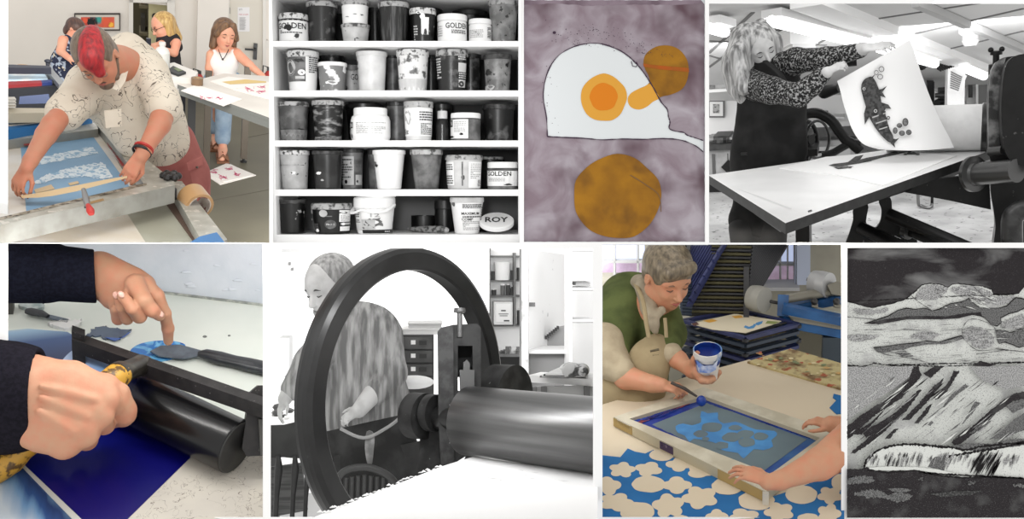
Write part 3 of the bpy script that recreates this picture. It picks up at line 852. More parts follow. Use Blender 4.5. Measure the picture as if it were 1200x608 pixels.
tub('paint_jar', 549.5, 576.5, 23.5, 48, 0, G['white'], G['white'], 'small plain white jar with a barcode strip on its label', 'jar', lidh=5.5, cat='jar',
    marks=[('l', .45, .75, .2, .65, 8, 'black'), ('l', -.7, .2, .2, .55, 5, 'light')])
tub('paint_tub', 572, 608, .5, 48, 0, G['mid'], G['lidgrey'], 'tall mottled grey tub at the right end of the top shelf', lidh=7, taper=.76, dy=.02)
for (a, b, tp) in ((430, 452, 9), (478, 520, 12), (530, 572, 14)):
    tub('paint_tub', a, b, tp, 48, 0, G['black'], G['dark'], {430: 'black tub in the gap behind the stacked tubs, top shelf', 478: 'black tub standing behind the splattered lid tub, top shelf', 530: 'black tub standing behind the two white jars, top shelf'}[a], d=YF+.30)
# second row
tub('yoghurt_tub', 337, 375, 61, 106, 1, G['white'], G['liddirty'], 'yoghurt tub with a lemon slice picture, left end of the second shelf', lidh=7,
    marks=[('p', -.85, .25, .24, .84, 'grey'), ('c', -.45, .58, .28, .2, 'light'), ('c', -.45, .58, .22, .16, 'pale'), ('c', .08, .46, .16, .07, 'white'), ('b', .0, .75, .25, .06, 'dark', 4), ('p', -.2, .2, .3, .37, 'pale'), ('p', .25, .3, .24, .84, 'white'), ('l', .38, .85, .45, .85, 8, 'shade')])
tub('paint_tub', 373, 407.5, 74, 106, 1, G['greysplash'], G['white'], 'grey tub with clean white lid and white paint splashes', lidh=4.5, marks=[('b', .1, .3, .4, .08, 'white', 3), ('b', .05, .65, .3, .1, 'white', 14)])
tub('paint_jar', 402, 424, 77, 106, 1, G['light'], G['grey'], 'grey lettered jar half hidden behind the white-lidded tub', 'jar', d=YF+.27, cat='jar', marks=[('t', 'GO', .3, .6, .5, .2, 'black')])
tub('paint_tub', 418, 454.5, 61.5, 106, 1, G['pale'], G['pale'], 'plain pale tub with two small dark stains by its rim', lidh=5, marks=[('b', -.72, .72, .12, .06, 'shade', 3), ('b', -.68, .58, .06, .04, 'shade', 7)])
tub('paint_tub', 465, 503.5, 59.5, 106, 1, G['blotch'], G['liddirty'], 'white tub with grey blotches and crusted lid, middle of the second shelf', lidh=7, marks=[('p', -.9, .9, .02, .3, 'pale')])
tub('paint_tub', 510.5, 549, 59.5, 106, 1, G['darkblotch'], G['lidgrey'], 'dark tub with worn white label patches and crusted grey lid', lidh=7.5,
    marks=[('p', .32, .8, .46, .68, 'pale'), ('p', .35, .78, .1, .28, 'pale'), ('l', -.8, -.45, .3, .8, 8, 'pale'), ('l', .35, .8, .3, .45, 3, 'pale'), ('c', .5, .18, .15, .07, 'shade'), ('l', .3, .7, .74, .84, 2, 'pale')])
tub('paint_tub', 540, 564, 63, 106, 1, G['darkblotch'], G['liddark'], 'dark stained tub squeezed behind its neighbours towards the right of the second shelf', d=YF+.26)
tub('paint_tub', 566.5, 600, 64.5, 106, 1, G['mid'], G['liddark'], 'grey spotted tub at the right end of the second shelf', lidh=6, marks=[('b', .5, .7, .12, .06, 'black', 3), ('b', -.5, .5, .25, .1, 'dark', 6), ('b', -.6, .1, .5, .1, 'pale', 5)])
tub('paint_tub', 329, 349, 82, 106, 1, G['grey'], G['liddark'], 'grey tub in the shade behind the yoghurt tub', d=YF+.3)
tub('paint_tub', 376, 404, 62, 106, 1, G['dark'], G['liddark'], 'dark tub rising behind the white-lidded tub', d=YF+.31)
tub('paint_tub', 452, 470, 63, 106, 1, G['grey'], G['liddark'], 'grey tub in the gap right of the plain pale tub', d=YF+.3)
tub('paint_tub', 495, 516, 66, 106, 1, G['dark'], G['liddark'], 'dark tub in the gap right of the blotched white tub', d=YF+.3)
# third row
tub('paint_tub', 326, 362.5, 120, 164.5, 2, G['grey'], G['lidgrey'], 'grey tub with a dark line round it, left end of the third shelf', lidh=5, marks=[('b', .05, .3, .8, .025, 'black', 4), ('p', -.9, .9, 0, .28, 'mid')])
tub('paint_tub', 365.5, 403.5, 118.5, 164.5, 2, G['streak'], G['lidgrey'], 'dark tub with rough horizontal streaks and pale lid, third shelf', lidh=5.5, marks=[('p', -.9, .9, 0, .06, 'grey')])
tub('medium_jar', 411, 457.5, 127, 164.5, 2, G['white'], G['white'], 'large round-shouldered white plastic jar on the third shelf', 'bigjar', cat='jar',
    marks=[('p', -.98, -.58, .38, .56, 'black'), ('t', 'DEN', -.78, .47, .34, .12, 'white'), ('l', -.4, .6, .2, .56, 8, 'light'), ('l', -.95, -.6, .2, .34, 4, 'light'), ('b', -.63, .14, .05, .1, 'shade', 7)])
tub('paint_tub', 452, 478, 119, 164.5, 2, G['grey'], G['liddark'], 'dim grey tub behind and right of the round-shouldered jar', d=YF+.28)
tub('paint_tub', 473, 508, 119.5, 164.5, 2, G['pale'], G['lidgrey'], 'tub with a worn printed label of small text, third shelf', lidh=7, taper=.86,
    marks=[('p', -.9, .9, .12, .82, 'white'), ('b', -.5, .6, .3, .2, 'light', 3), ('l', .1, .85, .5, .75, 4, 'black'), ('l', .15, .8, .15, .45, 8, 'shade'), ('l', -.8, -.45, .16, .3, 4, 'shade')])
tub('ink_bottle', 511, 526, 130, 164.5, 2, G['black'], G['pale'], 'small black bottle with a pale cap', 'bottle', cat='bottle')
tub('paint_jar', 528, 563.5, 133, 164.5, 2, G['grey'], G['white'], 'grey jar with clean white lid and half a white label', 'jar', lidh=6, cat='jar',
    marks=[('p', -.98, .13, .08, .76, 'white'), ('p', -.98, -.6, .5, .74, 'black'), ('t', 'EN', -.78, .62, .3, .16, 'white'), ('l', -.5, .05, .3, .7, 7, 'light'), ('b', -.7, .14, .2, .05, 'black', 2), ('b', -.15, .24, .12, .05, 'black', 8)])
tub('paint_tub', 565, 603.5, 123, 164.5, 2, G['darkblotch'], G['liddark'], 'near black tub at the right end of the third shelf', lidh=6, taper=.84, dy=.1)
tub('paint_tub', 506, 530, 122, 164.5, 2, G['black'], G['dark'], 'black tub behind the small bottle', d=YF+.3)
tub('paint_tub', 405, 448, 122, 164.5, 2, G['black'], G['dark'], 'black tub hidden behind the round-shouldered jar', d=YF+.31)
# fourth row
tub('paint_tub', 326.5, 362, 176.5, 222.5, 3, G['light'], G['liddirty'], 'pale speckled tub at the left end of the fourth shelf', lidh=5, marks=[('b', 0, .62, .9, .012, 'shade', 3), ('b', .05, .42, .15, .05, 'white', 5), ('c', 0, .42, .04, .02, 'black')])
tub('paint_tub', 365, 401.5, 177, 222.5, 3, G['dark'], G['liddark'], 'black tub with one white paint fleck, fourth shelf', lidh=4, marks=[('b', -.35, .42, .18, .05, 'white', 5), ('b', -.15, .24, .12, .03, 'light', 8)])
tub('paint_tub', 398, 426, 174, 222.5, 3, G['grey'], G['liddark'], 'grey labelled tub standing back behind the black tub', d=YF+.22, lidh=5,
    marks=[('p', -.8, .2, .1, .8, 'light'), ('l', -.7, .1, .2, .75, 9, 'shade'), ('c', -.3, .18, .1, .05, 'black'), ('p', .3, .8, .1, .35, 'light')])
tub('paint_tub', 430, 452, 175, 222.5, 3, G['grey'], G['liddark'], 'grey tub mostly hidden behind the bright white tub', d=YF+.25)
tub('paint_tub', 436, 475, 176, 222.5, 3, G['white'], G['white'], 'bright white tub with a grey hatched mark, middle of the fourth shelf', lidh=5, taper=.72, marks=[('b', -.7, .66, .2, .06, 'grey', 3), ('b', -.58, .6, .16, .05, 'shade', 7)])
tub('paint_tub', 480, 519, 175.5, 222.5, 3, G['grey'], G['lidgrey'], 'medium grey tub with a crumpled pale lid, fourth shelf', lidh=6, taper=.72)
tub('paint_bucket', 521, 566, 182, 222.5, 3, G['pale'], G['lidgrey'], 'wide tub with two printed labels and a grey rim, fourth shelf', 'bucket', lidh=4, taper=.86,
    marks=[('p', -.98, -.35, .12, .8, 'white'), ('l', -.9, -.4, .15, .75, 9, 'shade'), ('p', .2, .85, .04, .8, 'white'), ('l', .27, .8, .3, .76, 9, 'light'), ('l', .6, .8, .08, .28, 6, 'black'), ('b', 0, .35, .08, .08, 'shade', 3), ('p', -.05, .0, .1, .8, 'grey')])
tub('paint_jar', 571, 607, 190, 222.5, 3, G['grey'], G['white'], 'lettered jar with white lid at the right end of the fourth shelf', 'jar', lidh=7, cat='jar',
    marks=[('p', -.98, .98, .12, .7, 'white'), ('t', 'GOLDEN', -.2, .57, 1.15, .17, 'black'), ('l', -.7, .1, .28, .42, 3, 'light'), ('b', .25, .17, .2, .04, 'black', 6), ('p', -.98, .98, .68, .71, 'black')])
tub('paint_tub', 560, 590, 184, 222.5, 3, G['dark'], G['lidgrey'], 'dark tub with pale lid behind the lettered jar', d=YF+.3, lidh=3)
# bottom row
tub('paint_tub', 323.5, 357, 233.5, 278, 4, G['blackspot'], G['liddark'], 'black tub with a few pale flecks at the left end of the bottom shelf', lidh=5)
b5 = tub('paint_bucket', 363, 412, 238, 280, 4, G['black'], G['lidgrey'], 'black bucket with a roller picture and a grey round stamp', 'bucket', lidh=5, taper=.84,
    marks=[('c', -.18, .68, .15, .12, 'light'), ('p', -.1, .12, .57, .6, 'grey'), ('c', 0.06, .32, .2, .15, 'grey'), ('t', 'PRO 5', .06, .32, .28, .06, 'pale'), ('p', .35, .85, .4, .78, 'white'), ('l', .4, .8, .42, .62, 5, 'light'), ('b', .5, .7, .22, .04, 'black', 3), ('p', .38, .84, .1, .25, 'white'), ('p', .4, .86, .3, .37, 'light'), ('c', .5, .33, .07, .05, 'white'),
           ('p', -.8, -.65, .66, .8, 'light'), ('l', -.7, -.35, .1, .35, 6, 'grey'), ('b', -.42, .12, .1, .07, 'white', 9), ('b', -.75, .47, .1, .04, 'light', 7)])
b6 = tub('paint_bucket', 413, 462.5, 231, 279, 4, G['white'], G['white'], 'white bucket with its strap handle hanging down on the left', 'bucket', lidh=9, taper=.82,
    marks=[('p', -.98, .9, .70, .755, 'black'), ('p', -.98, -.4, .1, .68, 'pale'), ('l', -.9, -.45, .3, .66, 7, 'shade'), ('p', -.38, .95, .02, .12, 'black'), ('p', -.38, .1, .14, .4, 'light'), ('b', .1, .32, .35, .16, 'grey', 4), ('t', '12', .1, .52, .3, .1, 'light'), ('l', .45, .7, .05, .09, 1, 'white')])
def strap():
    k = ROOM.px(YF+.1); c = ROOM.on(437.7, 252, y=YF+.1)
    pts = [ROOM.at(u, v, d) for u, v, d in ((461.5, 240, YF+.07), (452, 247, YF-.005), (436, 248.5, YF-.02), (425, 246, YF-.012), (413, 249.5, YF+.03), (414.5, 243, YF+.1))]
    m = MB(); m.tube(catmull(pts, 6), .011, G['white'], 8, sq=.5); m.build('handle', b6)
    MB().lathe(c + V((.012, 0, ROOM.on(0, 231, y=YF+.1).z-c.z)), (0, 0, 1), [(0, 0), (.085, 0), (.088, .004), (.088, .012), (0, .014)], G['white'], 30).build('saucer_lid', None, 'flat white spare lid lying on the strap-handled bucket', 'lid')
strap()
def dark_bowl(u0, u1, vt, d, label):
    k = ROOM.px(d); R = (u1-u0)/2*k; c = ROOM.on((u0+u1)/2, 142, y=d); z0 = SHZ[4]; H = ROOM.on(0, vt, y=d).z-z0
    MB().lathe((c.x, d, z0), (0, 0, 1), [(0, 0), (R*.95, 0), (R, .01), (R, H), (R*.95, H), (R*.93, .012), (0, .012)], G['black'], 36, cap=False).build('black_pot', None, label, 'pot')
dark_bowl(481, 511, 252.5, YF+.28, 'open black pot standing behind the paint scraper')
dark_bowl(553, 588, 252.5, YF+.28, 'open black pot behind the round of tape')
tub('ink_canister', 508, 533, 233, 274, 4, G['black'], G['dark'], 'tall black canister between the open pot and the printed white tub', d=YF+.25, lidh=12, taper=.98, cat='canister')
tub('paint_tub', 526.5, 567, 231, 277, 4, G['white'], G['pale'], 'tall white tub printed with lines of text, bottom shelf', lidh=6, taper=.72,
    marks=[('b', -.6, .82, .16, .07, 'grey', 3), ('l', -.15, .75, .7, .82, 3, 'black'), ('t', 'MAXIMUM', .2, .56, .8, .07, 'black'), ('l', -.15, .75, .44, .5, 1, 'shade'), ('t', 'COMP', .05, .4, .5, .07, 'black'), ('l', -.15, .7, .1, .36, 6, 'light'), ('l', .75, .9, .3, .75, 7, 'black')])
def tape_round():
    t = thing('tape_roll', ROOM.at(582, 281, YF+.06), 'round white tin with dark letters on top, right end of the bottom shelf', 'tin')
    z = SHZ[4]; c = ROOM.on(582, 280, y=YF+.095); c.z = z
    up = V((0, -.42, .91)).normalized(); MB().lathe(c+V((0, 0, .034)), up, [(0, 0), (.055, 0), (.06, .006), (.074, .008), (.076, .010), (.076, .026), (.072, .030), (0, .030)], G['white'], 40).build('tin', t)
    mb = MB(); puttext(mb, 'ROY', lambda x, y: c+V((0, 0, .034))+up*.0315+V((x, 0, 0))+V((0, .91, .42)).normalized()*y, G['black'], .10, .05, .02); mb.build('lettering', t)
tape_round()
def scraper():
    t = thing('scraper', ROOM.at(500, 273, YF+.1), 'mottled grey putty knife handle lying on the bottom shelf', 'scraper')
    a = ROOM.on(478, 268, y=YF+.2); b = ROOM.on(524, 272, y=YF+.08); a.z = b.z = SHZ[4]+.016
    d = (b-a)
    MB().tube([a, a+d*.15, a+d*.5, a+d*.85, b], [.005, .010, .016, .018, .010], mat('p2_cork', rgb(140), .6, c2=rgb(60), scale=66, lo=.45, hi=.6), 12).build('handle', t)
    s = V((0, 0, 1)); MB().tube([b-d*.02, b+d*.02], [.013, .008], G['light'], 12).build('end_cap', t)
scraper()
area('fill_shelves', ROOM, V((-.4, .9, .35)), ROOM.on(465, 150, y=YF), .4, 1.3, (1, 1, 1), .4, spread=30)  # added fill near the viewpoint to brighten the jars, no real fitting
# ------------------------------------------------------------------ screen printing workshop
ROOM = Room(162, 142, 17, 3.0); ROOM.setclip(-30, -58, 317.7, 284.8)
R1 = ROOM
YW = 10.9
def shell1():
    wall = mat('wall_plaster', rgb(226, 220, 212), .9, c2=rgb(220, 214, 206), scale=1.2, spec=.1)
    white = mat('door_white', rgb(216, 212, 205), .6, spec=.2)
    L = ROOM.on(-20, 142, y=YW).x; Rr = ROOM.on(322, 142, y=YW).x
    dl, dr = ROOM.on(156, 60, y=YW).x, ROOM.on(196, 60, y=YW).x
    zt = ROOM.on(160, 3, y=YW).z; ztop = ROOM.on(160, -40, y=YW).z
    MB().box((L-.1, YW, 0), (dl, YW+.1, ztop), wall).build('wall_back', kind='structure')
    MB().box((dr, YW, 0), (Rr, YW+.1, ztop), wall).build('wall_back', kind='structure')
    MB().box((dl, YW, zt), (dr, YW+.1, ztop), wall).build('wall_back', kind='structure')
    fl = mat('floor_concrete', rgb(98, 94, 78), .5, c2=rgb(86, 82, 68), scale=1.5, lo=.35, hi=.65, c3=rgb(140, 60, 50), s3=14, lo3=.74, hi3=.76)
    b = MB(); b.box((ROOM.on(-30, 284, z=0).x-.6, 6.0, -.05), (Rr, YW+2.2, 0), fl)
    jt = mat('floor_joint', rgb(85, 80, 70), .8)
    for (p, r) in (((205, 243), (316, 222)), ((285, 162), (316, 156))):
        a, c = ROOM.on(*p, z=.001), ROOM.on(*r, z=.001); b.bar(a, c, .012, .001, jt)
    b.build('floor', kind='structure')
    # doorway, its frame and the corridor beyond
    b = MB(); wallbox(b, 151, -6, 156, 140, YW, .05, white); wallbox(b, 196, -6, 205, 140, YW, .05, white); wallbox(b, 151, -6, 205, 3, YW, .05, white); b.build('trim_1', kind='structure')
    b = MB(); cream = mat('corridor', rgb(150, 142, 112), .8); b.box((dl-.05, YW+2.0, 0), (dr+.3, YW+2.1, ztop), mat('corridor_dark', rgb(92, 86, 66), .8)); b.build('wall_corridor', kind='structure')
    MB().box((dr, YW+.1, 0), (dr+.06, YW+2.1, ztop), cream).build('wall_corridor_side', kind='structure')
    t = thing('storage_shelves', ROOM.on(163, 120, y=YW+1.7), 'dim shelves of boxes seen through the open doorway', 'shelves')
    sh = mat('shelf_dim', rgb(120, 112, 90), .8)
    x0 = ROOM.on(163, 60, y=YW+1.6).x; x1 = ROOM.on(176, 60, y=YW+1.6).x
    b = MB()
    for i in range(8): b.box((x0, YW+1.5, .3+i*.33), (x1, YW+1.95, .33+i*.33), sh)
    b.box((x1-.03, YW+1.5, 0), (x1, YW+1.95, 3), sh); b.build('frame', t)
    for i in range(6):
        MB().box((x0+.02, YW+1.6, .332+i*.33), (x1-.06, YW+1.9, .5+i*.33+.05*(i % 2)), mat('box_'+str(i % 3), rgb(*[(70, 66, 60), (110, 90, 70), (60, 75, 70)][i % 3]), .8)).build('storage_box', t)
    # open inner door with two round black signs
    t = thing('inner_door', ROOM.on(185, 130, y=YW+.3), 'cream door with round black signs standing open in the doorway', 'door')
    b = MB(); b.box((ROOM.on(174, 60, y=YW+.3).x, YW+.3, 0), (ROOM.on(195.5, 60, y=YW+.3).x, YW+.36, zt+.1), mat('door_cream', rgb(196, 190, 150), .6)); b.build('panel', t)
    bk = mat('sign_black', rgb(28, 26, 24), .5); wt = mat('sign_pale', rgb(190), .6)
    for v in (19, 29):
        s = MB(); c = ROOM.on(182, v, y=YW+.29); s.lathe(c, (0, -1, 0), [(0, 0), (.035, 0), (.035, .008), (0, .008)], bk, 20)
        s.box(c+V((-.02, -.012, -.006)), c+V((.02, -.009, .004)), wt); s.build('round_sign', t)
    # pillar edge, right door
    MB().box((ROOM.on(230.5, 60, y=YW-.12).x, YW-.12, 0), (ROOM.on(266, 60, y=YW-.12).x, YW, ztop), wall).build('wall_pier', kind='structure')
    b = MB(); wallbox(b, 269, -20, 308, 150, YW, .04, mat('door_face', rgb(206, 200, 188), .6)); wallbox(b, 308, -20, 312, 150, YW, .07, white); wallbox(b, 265.5, -20, 269, 150, YW, .07, white); b.build('door_1', kind='structure')
    dk = mat('steel_dark', rgb(70), .4, .7)
    d = bpy.data.objects['door_1']
    b = MB(); c = ROOM.on(299, 60, y=YW-.05); b.box(c+V((-.02, -.02, -.09)), c+V((.02, 0, .09)), dk); b.tube([c+V((0, -.02, .03)), c+V((0, -.07, .03)), c+V((-.12, -.07, .03))], .012, dk, 8); b.build('handle', d)
    b = MB(); wallbox(b, 267.5, 9, 269.5, 16, YW, .06, dk); b.build('hinge', d)
    t = thing('notice', ROOM.on(285, 37, y=YW-.05), 'white printed notice with pink text lines taped to the right door', 'notice')
    b = MB(); wallbox(b, 278.5, 8.5, 292.5, 37, YW-.041, .003, mat('paper_notice', rgb(222, 220, 220), .8)); b.build('paper', t)
    b = MB(); tx = mat('notice_text', rgb(150), .8); pk = mat('notice_pink', rgb(200, 110, 120), .8)
    puttext(b, 'art', lambda x, y: ROOM.on(282+x, 11-y, y=YW-.046), tx, 4, 2.5)
    puttext(b, 'PRINT & PASTE', lambda x, y: ROOM.on(285.5+x, 17-y, y=YW-.046), pk, 11, 1.6)
    for i in range(12): wallpatch(b, [(280.5, 20.5+i*1.25), (280.5, 21+i*1.25), (280.5+random.uniform(5, 10), 21+i*1.25), (288, 20.5+i*1.25)], YW-.046, tx)
    b.build('writing', t)
    b = MB(); wallbox(b, 311.8, 48, 315, 56, YW, .075, white); tagp(b.build('light_switch'), 'white light switch plate on the wall right of the door', 'switch')
    # framed picture
    t = thing('framed_picture', ROOM.on(114, 36, y=YW), 'wide framed graffiti style picture in red, teal and orange on the wall', 'picture')
    b = MB(); fr = mat('frame_dark', rgb(52, 45, 42), .5)
    for (a, c, e, f) in ((87, 16, 141, 17.2), (87, 34.8, 141, 36), (87, 16, 88.2, 36), (139.8, 16, 141, 36)): wallbox(b, a, c, e, f, YW, .04, fr)
    b.build('frame', t)
    b = MB(); wallpatch(b, [(88, 17), (140, 17), (140, 35), (88, 35)], YW-.015, mat('mount_card', rgb(226, 220, 208), .8)); b.build('mount', t)
    b = MB()
    cols = [((196, 72, 58), 95, 104), ((70, 62, 70), 104, 113), ((90, 140, 140), 112, 121), ((226, 120, 60), 119, 134)]
    for c, a, e in cols: wallpatch(b, [(a, 20), (e, 20), (e, 32.2), (a, 32.2)], YW-.018-.001*(a/10), mat('art%d' % a, rgb(*c), .7, c2=rgb(210, 90, 70), scale=9, lo=.5, hi=.6))
    for (cx, cy, r, c) in ((106, 26, 4, (30, 25, 30)), (125, 26, 4.5, (220, 90, 60)), (100, 24, 3, (226, 90, 60)), (130, 29, 3, (240, 180, 70)), (116, 23, 3, (60, 150, 140))):
        wallpatch(b, rough([(cx+r*cos(i*pi/6), cy+r*sin(i*pi/6)) for i in range(12)], .5, 1.5, random.Random(int(cx))), YW-.034, mat('blob%d' % cx, rgb(*c), .7))
    for k in range(7): 
        u = 103+k*1.6; wallpatch(b, [(u, 21+k % 3), (u+.8, 21), (u+1.5, 28-k % 2), (u+.4, 29)], YW-.036, mat('ink_black', rgb(20), .7))
    b.build('artwork', t)
    # extinguishers
    for (u0, v0, lab) in ((233, 84, 'red fire extinguisher on the floor past the end of the white table'), (314, 80, 'red fire extinguisher cut off at the edge, beyond the reaching hand')):
        p = ROOM.on(u0, v0+20, y=YW-.4); p.z = ROOM.on(u0, v0+15, y=YW-.4).z-.1
        t = thing('fire_extinguisher', p, lab, 'fire extinguisher')
        MB().lathe(p, (0, 0, 1), [(0, 0), (.05, 0), (.05, .17), (.025, .21), (.02, .22)], mat('ext_red', rgb(170, 38, 34), .35), 20).build('cylinder', t)
        h = MB(); hp = p+V((0, 0, .22)); h.box(hp+V((-.02, -.02, 0)), hp+V((.02, .02, .03)), dk); h.tube([hp+V((0, 0, .03)), hp+V((-.06, 0, .05)), hp+V((-.065, 0, -.05))], .008, dk, 8); h.build('valve', t)
shell1()

def tables1():
    # white work table on the right
    zt = ROOM.on(257, 172, z=0); 
    ztab = .95
    top = mat('table_white', rgb(206, 200, 192), .45, c2=rgb(196, 190, 182), scale=3)
    edge = mat('table_edge', rgb(110, 112, 108), .5); leg = mat('leg_steel', rgb(92, 84, 74), .4, .6)
    t = thing('work_table', ROOM.on(250, 190, z=0), 'white topped work table with grey metal legs and prints on it', 'table')
    b = MB(); slab(b, [(208, 99), (262, 86), (330, 90), (330, 144), (316, 138)], ztab, .03, top, edge); b.build('tabletop', t)
    b = MB(); slab(b, [(210, 102), (316, 140.5), (316, 143), (210, 104)], ztab-.03, .05, edge); b.build('apron', t)
    for (u, vf) in ((241.5, 195), (285.5, 185)):
        f = ROOM.on(u, vf, z=.04); z1 = ztab-.04
        b = MB(); b.box(f+V((-.028, -.028, 0)), (f.x+.028, f.y+.028, z1), leg); b.build('leg', t)
        MB().lathe((f.x, f.y, 0), (0, 0, 1), [(.03, 0), (.03, .012), (.012, .015), (.012, .045)], mat('foot_black', rgb(30), .5), 14).build('foot', t)
    for (u, v) in ((212, 112), (312, 160)):
        f = ROOM.on(u, v, z=0)
    pp = mat('paper_sheet', rgb(226, 220, 214), .8); pk = mat('print_magenta', rgb(198, 60, 110), .7)
    def sheet(pts, lab, marks=(), z=ztab, name='printed_sheet', group=None):
        b = MB(); slab(b, pts, z+.004, .004, pp)
        o = b.build(name); tagp(o, lab, 'paper', group)
        if marks:
            m = MB()
            for poly, mm in marks: decal(m, poly, z+.004, mm, .0015)
            m.build('ink', o)
        return o
    def scribble(cx, cy, w, h, n, seed, ang=0.):
        rnd = random.Random(seed); out = []
        for i in range(n):
            a = rnd.uniform(0, 6.3); x = cx+rnd.uniform(-w, w); y = cy+rnd.uniform(-h, h)
            l = rnd.uniform(1.5, 3.2); s, c_ = sin(a)*.55*l, cos(a)*l
            out.append(([(x-c_, y-s), (x-c_+.3, y-s-.55), (x+c_+.3, y+s-.55), (x+c_, y+s)], pk))
        return out
    yel = mat('print_ochre', rgb(205, 178, 120), .8)
    sheet([(212, 106), (230, 99), (284, 116), (262, 124)], 'white sheet with a red scribbled line nearest the table corner', scribble(247, 115, 13, 1.5, 18, 3))
    sheet([(246, 95), (268, 89.5), (316, 96), (316, 99), (272, 104)], 'white print with an ochre rectangle, on the right table', [([(260, 96), (288, 93), (312, 95.5), (312, 97), (270, 99)], yel)])
    sheet([(273, 104.5), (316, 99.5), (316, 116), (300, 112)], 'white sheet with pink lettering beside the ochre print', scribble(293, 105, 5, 2, 9, 5)+scribble(306, 102, 5, 1.5, 8, 6)+scribble(306, 108, 5, 1.5, 9, 8))
    # tape on the table
    c = ROOM.on(231, 99, z=ztab+.004)
    t = thing('tape_roll', c, 'small brown roll of tape on the right table', 'tape')
    MB().lathe(c, (0, 0, 1), [(.026, 0), (.046, 0), (.046, .055), (.026, .055), (.026, 0)], mat('tape_brown', rgb(120, 95, 70), .4), 24, cap=False).build('tape', t)
    MB().lathe(c, (0, 0, 1), [(.022, .001), (.026, .001), (.026, .056), (.022, .056), (.022, .001)], mat('card_core', rgb(170, 140, 105), .8), 24, cap=False).build('core', t)
    # sheets on the floor
    b = MB(); slab(b, [(238, 203), (266, 191), (300, 205), (258, 216)], .006, .006, pp); slab(b, [(243, 203), (270, 192), (296, 205), (262, 213)], .010, .004, pp)
    o = b.build('printed_sheet'); tagp(o, 'white sheets with four small pink motifs lying on the concrete floor', 'paper')
    m = MB()
    for poly, mm in scribble(251, 201, 3, 2.2, 12, 1)+scribble(268, 198, 3, 2, 10, 2)+scribble(261, 208, 3.5, 2.2, 14, 3)+scribble(278, 204, 3, 2.2, 12, 4): decal(m, poly, .010, mm, .002)
    m.build('ink', o)
    # far white table with items
    t = thing('trestle_table', ROOM.on(213, 150, z=0), 'white draped table behind the man, with black folders on it', 'table')
    zb = 1.0
    b = MB(); slab(b, [(176, 79), (204, 73), (232, 84.5), (228, 91), (196, 90)], zb, .13, mat('drape', rgb(214, 210, 204), .7)); b.build('tabletop', t)
    for u in (206, 226):
        f = ROOM.on(u, 86, z=zb); MB().box((f.x-.03, f.y-.03+.05, 0), (f.x+.03, f.y+.08, zb-.13), mat('leg_dark', rgb(45), .6)).build('leg', t)
    b = MB(); slab(b, [(196, 82), (203, 77), (218, 84), (209, 87)], zb+.02, .02, mat('folder_black', rgb(38, 40, 42), .5)); decal(b, [(203, 80), (208, 79.5), (214, 83), (209, 84)], zb+.02, mat('folder_green', rgb(110, 120, 90), .6)); tagp(b.build('folder'), 'black folder with a greenish cover lying on the white draped table', 'folder')
    c = ROOM.on(190, 80, z=zb)
    t = thing('plastic_jug', c, 'white plastic jug on the table beside the blonde woman', 'jug')
    w = mat('jug_white', rgb(205, 205, 200), .4)
    MB().lathe(c, (0, 0, 1), [(.05, 0), (.058, .01), (.058, .13), (.045, .16), (.022, .175), (.022, .19)], w, 24).build('body', t)
    MB().lathe(c+V((0, 0, .19)), (0, 0, 1), [(.026, 0), (.026, .022), (0, .022)], w, 18).build('lid', t)
tables1()

